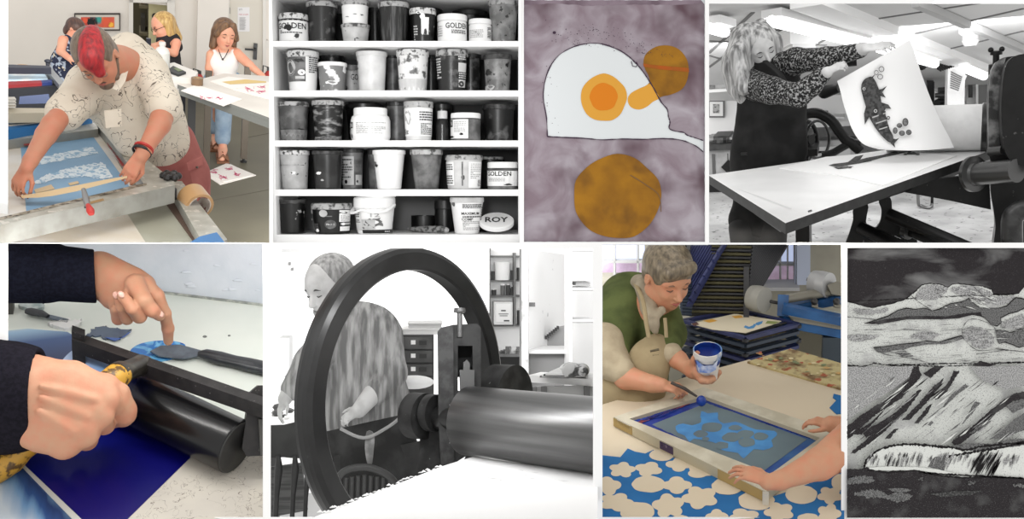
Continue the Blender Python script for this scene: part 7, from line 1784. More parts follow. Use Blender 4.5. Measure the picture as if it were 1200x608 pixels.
    tagp(b.build('bench_clutter', kind='stuff'), 'small pale odds and ends piled on the grey bench', 'clutter', kind='stuff')
    # open door edge, white panel
    b = MB(); w6(b, 559, 22, 573, 345, YW6-.1, .12, mat('door_edge', rgb(205), .6, c2=rgb(150), scale=9, lo=.5, hi=.65)); w6(b, 556, 22, 560, 345, YW6-.09, .1, gr); b.build('door_1', kind='structure')
    b = MB(); b.prism([ROOM.on(*g6(574, 22), y=YW6), ROOM.on(*g6(664, 36), y=YW6+1.2), ROOM.on(*g6(664, 180), y=YW6+1.2), ROOM.on(*g6(574, 330), y=YW6)], (0, .05, 0), mat('panel_white', rgb(240), .6, c3=rgb(150), s3=7, lo3=.7, hi3=.74)); b.build('wall_panel', kind='structure')
    b = MB(); w6(b, 575, 138, 588, 147, YW6-.02, .02, gr); tagp(b.build('door_plate'), 'small grey plate fixed on the open white door', 'plate')
    # sink unit, right shelf, right table
    t = thing('sink_unit', V((ROOM.on(*g6(620, 290), y=YW6).x, YW6+.2, 0)), 'grey sink unit with a sloping splashback, right of the open door', 'sink')
    b = MB(); b.prism([ROOM.on(*g6(x, y), y=YW6+.5) for x, y in ((578, 250), (590, 240), (640, 192), (663, 188), (663, 292), (578, 292))], (0, .1, 0), mat('sink_grey', rgb(150), .5)); b.build('splashback', t)
    b = MB(); w6(b, 576, 248, 664, 330, YW6+.3, .3, mat('sink_front', rgb(120), .5)); b.build('cabinet', t); b = MB(); w6(b, 574, 242, 665, 249, YW6+.35, .45, pl); b.build('basin', t)
    for k in range(7): 
        b = MB(); x, y = 612+k*4.3, 216-k*3.6; w6(b, x-2, y-5, x+2, y+2, YW6+.45, .05, dk); b.build('brush', t)
    t = thing('shelf_tower', V((ROOM.on(*g6(690, 200), y=YW6).x, YW6-.3, 0)), 'white shelving at the right edge with pale papers', 'shelves')
    for y0 in (24, 108, 178): b = MB(); w6(b, 668, y0-2.5, 716, y0+2.5, YW6, .35, mat('shelf_pale', rgb(225), .6)); w6(b, 668, y0+2.5, 716, y0+4, YW6, .34, gr); b.build('shelf', t)
    b = MB(); w6(b, 663, 14, 668, 330, YW6, .36, mat('shelf_pale', rgb(225), .6)); b.build('side', t)
    for k in range(5): b = MB(); w6(b, 676, 100-k*1.5, 708, 101-k*1.5, YW6, .3, pl if k % 2 else gr); tagp(b.build('paper_stack') if k == 0 else b.build('paper_sheet', bpy.data.objects['paper_stack']), *(('stack of pale papers on the middle shelf at the right edge', 'paper') if k == 0 else (None, None)))
    t = thing('side_table', V((ROOM.on(*g6(640, 300), y=6.6).x, 6.6, 0)), 'white side table with folded papers, right of the flywheel', 'table')
    z = ROOM.on(*g6(640, 298), y=6.6).z; b = MB(); slab(b, [g6(572, 296), g6(600, 289), g6(740, 292), g6(740, 306)], z, .05, mat('table_bright', rgb(240), .5)); b.build('top', t)
    f = ROOM.on(*g6(660, 306), z=z); b = MB(); b.box((ROOM.on(*g6(580, 306), y=f.y).x, f.y+.05, z-.4), (ROOM.on(*g6(740, 306), y=f.y).x, f.y+.08, z-.05), mat('table_apron', rgb(165), .6)); b.build('apron', t)
    for x in (585, 607, 700): p = ROOM.on(*g6(x, 310), y=f.y+.04); MB().box((p.x-.02, p.y-.02, 0), (p.x+.02, p.y+.02, z-.05), gr).build('leg', t)
    rnd = random.Random(6)
    labs = ['lowest folded paper in the pile on the white side table', 'second folded paper in the pile on the white side table', 'third folded paper in the pile on the white side table', 'topmost folded paper in the pile on the white side table']
    for k in range(4): b = MB(); slab(b, [g6(598+k*4, 297-k*1.6), g6(640, 286-k*2.4), g6(690-k*6, 288-k*3), g6(660, 299-k*2)], z+.015*(k+1), .012, [gr, pl, dk, pl][k]); tagp(b.build('folded_paper'), labs[k], 'paper')
    P = []
    for k in range(7): P.append(cap(ROOM.on(*g6(655+k*6, 285), z=z+.05+.05*sin(k)), ROOM.on(*g6(664+k*5, 276+k*2), z=z+.10), .05, .03, .02))
    field_obj('crumpled_bag', P, .012, mat('bag_mottled', rgb(190), .4, c2=rgb(60), scale=14, lo=.48, hi=.55), None, label='crumpled mottled plastic bag on top of the papers at right', cat='bag')
shell6()
def press6():
    t = thing('flywheel_press', V((q(*g6(305, 500), 4.9).x, 4.9, 0)), 'iron press with a great flywheel and a wide steel roller', 'press')
    c = q(*g6(318, 340), 5.0); n = vdir(.775, -.05, -.63); up = ROOM.up-n*ROOM.up.dot(n); up = (up.normalized()+n.cross(ROOM.up).normalized()*.0)
    Ro = 318*.5394*5.0/FP
    ri = Ro*.845
    a = .055
    prof = [(ri, -a*.8), (ri+.012, -a), (Ro-.03, -a), (Ro-.006, -a*.75), (Ro, -a*.3), (Ro, a*.3), (Ro-.006, a*.75), (Ro-.03, a), (ri+.012, a), (ri, a*.8), (ri, -a*.8)]
    MB().lathe(c, n, prof, iron6, 128, cap=False).build('flywheel_rim', t)
    hub = q(*g6(352, 384), 4.98)
    for k in range(6):
        an = k*pi/3+.35; u = n.cross(ROOM.up).normalized(); w = n.cross(u).normalized()
        
    # roller
    r = .172; a0 = q(*g6(442, 394), 4.78); a1 = q(*g6(760, 430), 4.22); ax = (a1-a0).normalized(); L = (a1-a0).length
    st = mat('roller_steel', rgb(118), .28, .92, c2=rgb(96), scale=3, stretch=(.2, .2, 6)); b = MB(); b.lathe(a0, ax, [(0, 0), (r-.006, 0), (r, .006), (r, L)], st, 96); b.build('roller', t)
    # cheek frame
    d = 4.92
    P = lambda l, dd: [q(*g6(x, y), dd) for x, y in l]
    b = MB(); b.prism(P([(376, 200), (384, 192), (410, 186), (412, 492), (384, 500), (378, 400)], d-.02), ROOM.Fl*.12, mat('cheek_side', rgb(70), .55, c2=rgb(52), scale=20, lo=.4, hi=.6, c3=rgb(150), s3=60, lo3=.72, hi3=.74, spec=.2)); b.build('cheek_side', t)
    b = MB(); b.prism(P([(408, 186), (462, 184), (470, 192), (470, 330), (452, 330), (452, 232), (420, 232), (420, 330), (440, 330), (440, 470), (408, 490)], d), ROOM.Fl*.14, irond); b.build('cheek', t)
    b = MB(); b.prism(P([(424, 284), (432, 284), (432, 268), (440, 262), (446, 270), (446, 284), (456, 284), (456, 330), (426, 340)], d-.03), ROOM.Fl*.1, mat('block_iron', rgb(86), .5, .3)); b.build('bearing_block', t)
    b = MB(); b.prism(P([(418, 230), (453, 230), (453, 300), (418, 300)], d+.12), ROOM.Fl*.03, mat('slot_dark', rgb(16), .8)); b.build('slot', t)
    k = d/FP*.5394; p = q(*g6(424, 188), d); b = MB(); b.lathe(p, ROOM.up, [(6*k, -.06), (6*k, 28*k), (12*k, 28*k), (13*k, 31*k), (12*k, 38*k), (0, 38*k)], mat('bolt_iron', rgb(95), .45, .4), 20); b.build('pressure_screw', t)
    # hub discs and gear guard
    for (x, y, rr, dd, th) in ((350, 385, 50, 5.02, .10), (374, 378, 40, 4.98, .06)):
        MB().lathe(q(*g6(x, y), dd)-n*th, n, [(0, 0), (rr*k*.9, 0), (rr*k, .01), (rr*k, th), (0, th)], irond, 48).build('hub', t)
    MB().lathe(q(*g6(500, 340), 5.25), n, [(0, 0), (72*k, 0), (72*k, .14), (0, .14)], irond, 48).build('gear_guard', t)
    MB().tube([q(*g6(340, 385), 5.1), q(*g6(430, 392), 4.85)], .06, iron6, 24).build('axle', t)
    # bed
    z = q(*g6(430, 480), 4.6).z
    b = MB(); slab(b, [g6(384, 494), g6(452, 473), g6(760, 514), g6(760, 640), g6(40, 640), g6(112, 602)], z, .06, mat('bed_cloth', rgb(244), .8, spec=.05)); 
    b.build('bed', t)
    rnd = random.Random(1); b = MB()
    for i in range(34):
        s = i/34; x, y = 384+(112-384)*s, 494+(602-494)*s; p = ROOM.on(*g6(x+rnd.uniform(-3, 3), y+rnd.uniform(-5, 2)), z=z+.004); b.prism([p+V((-.010, 0, 0)), p+V((.012, .004, 0)), p+V((.0, rnd.uniform(0, .02), .004))], (0, 0, .002), mat('felt_fray', rgb(235), .9))
    b.build('frayed_edge', t, kind='stuff')
    b = MB(); 
    for i in range(16):
        x, y = rnd.uniform(430, 690), rnd.uniform(500, 530); decal(b, [g6(x, y), g6(x+rnd.uniform(8, 30), y+2), g6(x+12, y+3)], z, mat('bed_smudge', rgb(222), .8), .001)
    b.build('smudges', t)
    # frame below
    b = MB(); b.prism(P([(340, 400), (384, 400), (384, 505), (330, 530)], 5.05), ROOM.Fl*.1, irond); b.build('lower_frame', t)
press6()
def chairs6():
    dk = mat('chair_dark', rgb(24), .5, c2=rgb(40), scale=10)
    t = thing('chair', V((q(*g6(50, 600), 5.6).x, 5.9, 0)), 'dark wooden chair with turned back posts in the bottom left corner', 'chair')
    d = 5.7
    b = MB(); b.prism([q(*g6(x, y), d) for x, y in smooth2([(-20, 412), (40, 404), (84, 400), (86, 470), (40, 474), (-20, 470)], 3)], ROOM.Fl*.05, mat('rail_dark', rgb(48), .5, c2=rgb(30), scale=7)); b.build('top_rail', t)
    for x, w in ((24, 11), (60, 10), (88, 9)):
        b = MB(); b.tube([q(*g6(x+6, 470), d), q(*g6(x+7, 500), d), q(*g6(x+2, 560), d), q(*g6(x-1, 625), d)], [w*.4*d/FP*.5394, w*.8*d/FP*.5394, w*.5*d/FP*.5394, w*.5*d/FP*.5394], dk, 12); b.build('leg', t)
    b = MB()
    b.prism([q(*g6(x, y), d+.25) for x, y in ((-20, 500), (80, 486), (92, 590), (-20, 610))], ROOM.Fl*.05, mat('slat_grey', rgb(88), .6, c2=rgb(60), scale=12, stretch=(.3, 1, 5))); b.build('seat_rails', t)
    t = thing('chair', V((q(*g6(225, 600), 5.3).x, 5.4, 0)), 'spindle back chair seen through the flywheel behind the bed', 'chair')
    d = 5.55
    arc = [(150, 600), (154, 545), (164, 515), (185, 500), (220, 496), (250, 504), (275, 520), (292, 545)]
    b = MB(); b.tube(catmull([q(*g6(x, y), d) for x, y in arc], 5), .022, mat('chair_mid', rgb(62), .45), 10); b.build('back_hoop', t)
    for k in range(9): x = 164+k*13.5; b = MB(); b.tube([q(*g6(x, 512+abs(k-4)*2), d), q(*g6(x-3, 625), d)], .014, mat('chair_mid', rgb(62), .45), 8); b.build('spindle', t)
    b = MB(); b.prism([q(*g6(x, y), d+.3) for x, y in ((150, 470), (340, 440), (350, 610), (150, 625))], ROOM.Fl*.1, dk); b.build('seat', t)
chairs6()
def furniture6():
    gr = mat('drawer_dark', rgb(74), .5, c2=rgb(60), scale=5); d = 6.6; lb = mat('label_pale', rgb(236), .7); dk = mat('dark_goods', rgb(48), .6)
    t = thing('drawer_cabinet', V((q(*g6(320, 330), d).x, q(*g6(320, 330), d).y, 0)), 'dark cabinet of labelled drawers seen through the flywheel', 'cabinet')
    b = MB(); y = q(*g6(320, 260), d).y; w6(b, 262, 208, 368, 420, y+.5, .5, gr); b.build('body', t)
    for k in range(4):
        b = MB(); y0 = 214+k*29; w6(b, 284, y0, 364, y0+25, y, .02, mat('drawer_front', rgb(88), .5, c2=rgb(70), scale=6)); b.build('drawer', t)
        dr = bpy.data.objects[[o.name for o in bpy.data.objects if o.name.startswith('drawer') and not o.name.startswith('drawer_')][-1]]
        b = MB(); w6(b, 336, y0+7, 352, y0+16, y-.02, .01, dk); b.build('handle', dr); b = MB(); w6(b, 318, y0+6, 328, y0+15, y-.02, .006, lb); b.build('label', dr)
    for (x0, y0, x1, y1, m, nm, lab) in ((300, 196, 378, 208, lb, 'plastic_tray', 'lower pale tray stacked on the dark drawers'), (312, 184, 385, 196, mat('tray_grey', rgb(200), .5), 'plastic_tray', 'greyer tray, topmost of the stack on the drawers'), (262, 200, 300, 209, mat('tray_grey', rgb(200), .5), 'plastic_tray', 'short pale tray at the left of the drawer top')):
        b = MB(); w6(b, x0, y0, x1, y1, y+.4, .38, m); w6(b, x0-2, y0-1, x1+2, y0+1, y+.41, .4, m); tagp(b.build(nm), lab, 'tray')
    c = q(*g6(325, 311), 6.2); b = MB(); b.ell(c, (.13, .06, .045), mat('bowl_white', rgb(250), .3), n=20); tagp(b.build('white_bowl'), 'shiny white bowl on the drawers beside the hub', 'bowl')
    # left table
    t = thing('cluttered_table', V((q(*g6(60, 400), 7.2).x, 7.2, 0)), 'white table of odds and ends at the left behind the flywheel', 'table')
    z = q(*g6(80, 395), 6.8).z; b = MB(); slab(b, [g6(-20, 372), g6(175, 352), g6(175, 400), g6(-20, 412)], z, .05, mat('table_bright', rgb(240), .5)); b.build('top', t)
    for x in (20, 160): p = ROOM.on(*g6(x, 398), z=z); MB().box((p.x-.03, p.y, 0), (p.x+.03, p.y+.06, z-.05), gr).build('leg', t)
    rnd = random.Random(8); b = MB()
    for k in range(26):
        p = ROOM.on(*g6(rnd.uniform(14, 168), rnd.uniform(366, 392)), z=z); r = rnd.uniform(.02, .05); b.ell(p+V((0, 0, r*.5)), (r, r, r*.6), [lb, gr, mat('mid_goods', rgb(150), .6)][k % 3], n=8)
    tagp(b.build('table_clutter', kind='stuff'), 'small pots and rags scattered over the left table', 'clutter', kind='stuff')
    b = MB(); p = q(*g6(28, 300), 8.0); w6(b, 12, 222, 42, 300, 8.2, .3, mat('box_pale', rgb(200), .6)); tagp(b.build('storage_box'), 'pale grey storage box by the left wall', 'box'); b = MB(); w6(b, 30, 215, 52, 300, 8.5, .25, mat('box_mid', rgb(165), .6)); tagp(b.build('storage_box'), 'darker grey storage box just right of the pale one', 'box')
    for (x0, y0, x1, y1, lab) in ((38, 22, 100, 28, 'thin grey picture rail strip near the ceiling at left'), (208, 25, 214, 120, 'narrow grey pipe up the white wall behind the flywheel')):
        b = MB(); w6(b, x0, y0, x1, y1, YW6, .03, mat('strip_grey', rgb(185), .7)); tagp(b.build('wall_strip'), lab, 'strip')
    for (x, y, lab) in ((52, 50, 'upper dark hook on the white wall left of the man'), (58, 62, 'lower dark hook on the white wall left of the man')): b = MB(); w6(b, x, y, x+4, y+7, YW6, .05, mat('hook_grey', rgb(120), .6)); tagp(b.build('wall_hook'), lab, 'hook')
furniture6()
def man6():
    D = 6.0
    G = lambda x, y, d=D: (*g6(x, y), d)
    t = thing('person', V((q(*G(230, 500)).x, q(*G(230, 500)).y, 0)), 'person with a pale beard working behind the flywheel in apron and loose shirt', 'person')
    sk = mat('skin_pale_grey', rgb(205), .6, c2=rgb(185), scale=10)
    H = 138*.5394*D/FP; Hc = q(*G(140, 108)); fwd = vdir(-.62, -.45, -.6); up = vdir(-.12, .95, -.2)
    T, P, ax = head(None, Hc, H, fwd, up, sk)
    P += [C(G(165, 150), G(195, 190), 16, 18, 5)]
    P += limb([(*G(90, 262, D-.2), 10), (*G(60, 320, D-.28), 10), (*G(44, 348, D-.3), 8)], 4)
    P += [C(G(190, 185), G(215, 380), 16, 20, 6)] + limb([(*G(195, 200), 12), (*G(140, 212, D-.05), 12), (*G(95, 280, D-.2), 9), (*G(80, 290, D-.22), 8)], 4) + limb([(*G(200, 200), 12), (*G(255, 215), 12), (*G(272, 290, D-.1), 10), (*G(240, 332, D-.2), 8.5)], 4)
    P += hand_prims(q(*G(45, 345, D-.3)), vdir(-.35, -.9, -.1), vdir(-.8, .3, -.5), 34*D/FP*.9, [(20, 30, 15)]*4, .1, side=-1)
    P += limb([(*G(240, 330, D-.2), 12), (*G(205, 372, D-.3), 9)], 4) + hand_prims(q(*G(207, 370, D-.3)), vdir(-.8, -.5, -.1), vdir(0, .6, -.7), 34*D/FP*.9, [(25, 35, 20)]*4, .1, side=1)
    field_obj('body', P, .0085, sk, t); face_bits(t, T, ax, H, mat('brow_grey', rgb(66), .7), mat('lip_grey', rgb(110), .5))
    hm = hairmat('hair_palegrey', rgb(180), rgb(120), 40)
    hp = [ell(T(0, -.12, .17), (.36*H, .40*H, .36*H), ax), cap(T(-.2, -.2, -.1), T(.2, -.2, -.1), .2*H, .2*H, .1*H), cutplane(T(0, .18, .1), (ax[1]-ax[2]*.4), 0)]
    field_obj('hair', hp, .0085, hm, t)
    bp = [cap(T(-.16, .2, -.3), T(.16, .2, -.3), .10*H, .10*H), ell(T(0, .28, -.42), (.17*H, .12*H, .16*H), ax, k=.06*H), cap(T(.2, .1, -.3), T(.29, -.02, -.05), .07*H, .045*H, .05*H), cap(T(-.2, .1, -.3), T(-.29, -.02, -.05), .07*H, .045*H, .05*H)]
    field_obj('beard', bp, .0085, hairmat('beard_palegrey', rgb(170), rgb(120), 40), t)
    sh = mat('shirt_streak', rgb(112), .85, c2=rgb(172), scale=9, lo=.4, hi=.62, stretch=(3, 1, .35), spec=.1)
    S = [C(G(150, 205), G(240, 205, D+.05), 25, 26, 10), C(G(205, 220), G(225, 380), 45, 48, 16, .7), C(G(225, 380), G(235, 410), 48, 42, 10, .7)] + limb([(*G(150, 210, D-.05), 24), (*G(100, 270, D-.2), 19), (*G(62, 325, D-.28), 14)], 6) + limb([(*G(255, 215, D), 24), (*G(275, 290, D-.1), 18), (*G(240, 335, D-.2), 14)], 6)
    field_obj('shirt', S, .011, sh, t)
    ap = mat('apron_dim', rgb(52), .85, c2=rgb(70), scale=5, lo=.4, hi=.6, spec=.1, bump=.3)
    S = [C(G(228, 400), G(240, 500), 50, 50, 10, .7), C(G(240, 500), V3(G(235, 640)), 50, 44, 10, .7)]
    field_obj('apron', S, .014, ap, t)
    b = MB(); tie = mat('apron_tie', rgb(150), .8); b.tube(catmull([q(*G(165, 412, D-.42)), q(*G(215, 432, D-.44)), q(*G(262, 412, D-.42)), q(*G(296, 385, D-.36)), q(*G(306, 355, D-.3))], 5), .010, tie, 8); b.build('apron_tie', t)
    P = [q(*G(x, y, D-.42)) for x, y in smooth2([(222, 418), (238, 425), (236, 465), (232, 492), (224, 490), (218, 455)], 3)]
    b = MB(); b.prism(P, ROOM.Fl*.03, mat('towel_pale', rgb(150), .9, c2=rgb(110), scale=12)); b.build('hanging_cloth', t)
    b = MB()
    for s in (-.1, .1): a = q(*G(235, 560)); b.tube([V((a.x+s, a.y, a.z)), V((a.x+s, a.y, .06))], [.10, .06], ap, 12); b.ell(V((a.x+s, a.y-.08, .05)), (.05, .13, .05), ap)
    b.build('trousers', t)
def V3(x): return x
man6()
area('fill_press_room', R6, q(506, 291, 4.1), q(480, 500, 5.5), 1.3, 12, (1, 1, 1), .03)  # unseen strip added behind the board to brighten the press
area('fill_press_back', R6, q(506, 288, 7.0), q(480, 400, 9.0), 2.3, 80, (1, 1, 1), .6)  # extra fill added to whiten the back walls
# ------------------------------------------------------------------ screen being inked on the big table
ROOM = Room(846, 446, 28, 3.35); ROOM.setclip(700.5, 285.3, 989.5, 650)
R7 = ROOM
def g7(x, y): return (700+.539*x, 280+.539*y)
def GP7(l): return [g7(*p) for p in l]
ZT7 = .85
YW7 = 7.3
def q7(x, y, d): return q(*g7(x, y), d)
def shell7():
    wall = mat('brick_painted', rgb(168, 164, 150), .85, c2=rgb(156, 152, 140), scale=3, spec=.1, bump=.3, bscale=14)
    yl = YW7
    def X(x, y=60): return ROOM.on(*g7(x, y), y=yl).x
    def Z(y, x=260): return ROOM.on(*g7(x, y), y=yl).z
    ztop = Z(-40); zs1 = Z(92, 60); zs2 = Z(108, 410)
    L, R = X(-10)-.3, X(545)+.3
    holes = [(X(10), X(104), zs1, ztop), (X(366), X(432), zs2, ztop)]
    xs = [L, X(-2), X(104), X(366), X(432), R]
    b = MB(); b.box((X(104), yl, 0), (X(366), yl+.2, ztop), wall); b.box((L, yl, 0), (X(104), yl+.2, zs1), wall); b.box((X(366), yl, 0), (X(432), yl+.2, zs2), wall); b.box((X(432), yl, 0), (R, yl+.2, ztop), wall)
    b.build('wall_back', kind='structure')
    fl = mat('floor_dim', rgb(110, 106, 92), .6); b = MB(); b.box((L, 4.6, -.05), (R, yl, 0), fl); b.build('floor', kind='structure')
    wh = mat('window_paint', rgb(176, 176, 176), .5)
    rev = mat('window_reveal_paint', rgb(190, 198, 218), .6)
    # panes show a bright sky and a brick wall outside
    sky = mat('pane_sky', rgb(196, 208, 240), .5, emit=.62); brick = mat('pane_brick', rgb(176, 158, 176), .6, c2=rgb(160, 140, 160), scale=12, stretch=(1, 1, 3), emit=.0)
    def win(n, x0, x1, y1, vert, hor, split):
        b = MB(); b.prism([q7a for q7a in [ROOM.on(*g7(x0, split), y=yl+.28), ROOM.on(*g7(x1, split), y=yl+.28), ROOM.on(*g7(x1, -30), y=yl+.28), ROOM.on(*g7(x0, -30), y=yl+.28)]], (0, .01, 0), sky)
        b.prism([ROOM.on(*g7(x0, y1+8), y=yl+.28), ROOM.on(*g7(x1, y1+8), y=yl+.28), ROOM.on(*g7(x1, split), y=yl+.28), ROOM.on(*g7(x0, split), y=yl+.28)], (0, .01, 0), brickm)
        b.build('window_%d' % n, kind='structure')
        w = bpy.data.objects['window_%d' % n]
        f = MB()
        for x, t_ in vert: wallbox(f, *g7(x-t_, -20), *g7(x+t_, y1+2), yl+.16, .05, wh)
        for y, t_ in hor: wallbox(f, *g7(x0, y-t_), *g7(x1, y+t_), yl+.16, .05, wh)
        f.build('window_frame', w)
    brickm = mat('brick_daylit', rgb(186, 168, 190), .8, c2=rgb(168, 146, 168), scale=10, emit=.0)
    nt = brickm.node_tree; bs = nt.nodes['Principled BSDF']; bs.inputs['Emission Strength'].default_value = .42; nt.links.new(bs.inputs['Base Color'].links[0].from_socket, bs.inputs['Emission Color'])  # brick made to glow, emission standing in for daylight on it
    win(1, -10, 106, 92, ((37, 2.5), (88, 2.2)), ((50, 2.5), (90, 2)), 46)
    win(2, 364, 434, 106, ((398, 2), (430, 3), (414, 1.6)), ((56, 2.5), (106, 3)), 50)
    b = MB(); b.box((X(431), yl+.0, zs2), (X(434), yl+.2, ztop), rev); wallbox(b, *g7(434, -20), *g7(463, 100), yl-.002, .02, rev); b.build('trim_1', kind='structure')
    b = MB(); wallbox(b, *g7(355, 106), *g7(440, 113), yl+.1, .18, mat('sill', rgb(190, 190, 192), .5)); b.build('window_sill', bpy.data.objects['window_2'])
    b = MB(); p = q7(432, 262, 6.6)
    b.build('x') if False else None
    # grey pipes low on the wall
    t = thing('wall_pipes', ROOM.on(*g7(470, 225), y=yl-.05), 'pair of pale pipes low on the wall under the blue press', 'pipes')
    for y in (221, 229): MB().tube([ROOM.on(*g7(425, y+9), y=yl-.05), ROOM.on(*g7(545, y-12), y=yl-.05)], .012, mat('pipe_pale', rgb(150, 146, 132), .5), 8).build('pipe', t)
shell7()
def rack7():
    t = thing('drying_rack', V((q7(300, 280, 6.4).x, 6.3, 0)), 'tall drying rack, upper blue and black trays swung up above the lower stack', 'drying rack')
    bl = mat('tray_blue', rgb(44, 50, 92), .5, c2=rgb(34, 38, 74), scale=8); bk = mat('tray_black', rgb(34, 34, 38), .5); sl = mat('slat_olive', rgb(82, 78, 58), .7, spec=.1); te = mat('stub_teal', rgb(40, 50, 64), .5)
    d = 6.5
    n = 20
    rnd = random.Random(3)
    for k in range(n):
        s = k/(n-1); FL = (204+s*48, 158-s*150); FR = (322+s*14, 160-s*150); o = (90, -146)
        d1 = d+.02*k*0
        b = MB()
        A, B_ = q7(*FL, d), q7(*FR, d); Cc, Dd = q7(FR[0]+o[0], FR[1]+o[1], d+.35), q7(FL[0]+o[0], FL[1]+o[1], d+.35)
        b.tube([A, B_], .010, bk if k % 2 else sl, 6); b.tube([B_, Cc], .011, bk, 6); b.tube([A, Dd], .008, bk, 6)
        for j in range(1, 8): b.tube([A.lerp(B_, j/8), Dd.lerp(Cc, j/8)], .005, sl if j < 6 else bk, 4, caps=False)
        b.build('raised_tray', t)
    for k in range(13):
        y = 160-k*10.5; x = 192
        b = MB(); b.bar(q7(x, y, d-.12), q7(x+.574*(y-0), 0, d+.05), .022, .03, bl); b.build('blue_tray_edge', t)
    for k in range(8):
        x = 198+k*10; b = MB(); b.bar(q7(x-6, 150-k*17, d-.14), q7(x+.574*(150-k*17), 0, d+.02), .018, .03, bl); b.build('blue_tray_edge', t)
    b = MB(); b.prism([q7(x, y, d+.40) for x, y in ((190, 0), (372, 0), (330, 100), (325, 165), (200, 168))], ROOM.Fl*.03, mat('rack_shade', rgb(38, 36, 32), .8)); b.build('shade_sheet', t)  # dark sheet put in for the shade between the trays
    for k in range(15):
        y = 64+k*7; b = MB(); b.tube([q7(182, y, d-.18), q7(203, y+2, d-.1)], .012, te, 8); b.build('spring_stub', t)
    b = MB(); b.box(q7(196, 0, d+.02), q7(203, 172, d+.02)+V((0, .04, 0)), bk); b.build('post', t)
    b = MB(); b.prism([q7(x, y, d-.05) for x, y in ((318, 60), (330, 60), (330, 170), (318, 170))], ROOM.Fl*.05, bk); b.build('post', t)
    # lower stack
    A, B, Cc, D_ = (188, 178), (322, 216), (437, 186), (310, 156)
    zt = q7(322, 216, 6.2).z
    for k in range(11):
        z = zt-k*.052; b = MB(); P = [ROOM.on(*g7(*p), z=zt) for p in (A, B, Cc, D_)]; P = [V((p.x, p.y, z)) for p in P]
        for i in range(4): b.bar(P[i], P[(i+1) % 4], .03, .022, bl if k % 3 == 0 else te)
        for j in range(1, 6): b.bar(P[0].lerp(P[1], j/6), P[3].lerp(P[2], j/6), .01, .01, bk)
        b.build('tray', t)
        if k % 2 == 0:
            for i in (0, 1, 2): b = MB(); b.lathe(P[i]-V((0, 0, .02)), (0, 0, 1), [(.022, 0), (.022, .02), (0, .02)], bk, 10); b.build('corner_stop', t)
    P = [ROOM.on(*g7(*p), z=zt) for p in (A, B, Cc, D_)]
    for i in range(4): MB().bar(V((P[i].x, P[i].y, 0)), V((P[i].x, P[i].y, zt)), .03, .03, bk).build('leg', t)
    pp = mat('paper_cream', rgb(206, 196, 172), .8); zz = zt+.012
    b = MB(); slab(b, GP7([(204, 184), (300, 162), (400, 178), (380, 186), (322, 204), (250, 196)]), zz+.004, .004, pp); o = b.build('drying_print'); tagp(o, 'cream print with a blue squiggle drying on top of the lower trays', 'print')
    b = MB()
    for l, c in (([(318, 192), (322, 188), (330, 191), (338, 188), (341, 184), (345, 188), (340, 194), (328, 196)], (70, 130, 180)), ([(346, 182), (360, 178), (358, 184), (350, 188), (342, 186)], (70, 130, 180)), ([(228, 178), (250, 174), (262, 178), (244, 182)], (200, 150, 60)), ([(292, 168), (312, 166), (318, 171), (300, 173)], (200, 150, 60)), ([(370, 178), (396, 180), (384, 185), (365, 184)], (130, 140, 80)), ([(205, 184), (216, 181), (222, 186), (210, 189)], (90, 60, 50))):
        decal(b, GP7(l), zz+.004, mat('p7ink%d_%d' % (c[0], c[1]), rgb(*c), .7), .001)
    b.build('ink', o)
    zc = zt-.09
    b = MB(); slab(b, GP7([(290, 222), (322, 226), (418, 206), (414, 196), (300, 212)]), zc, .004, mat('paper_tan', rgb(176, 160, 122), .8)); tagp(b.build('drying_print'), 'tan sheet sticking out of the second tray of the lower stack', 'print')
rack7()
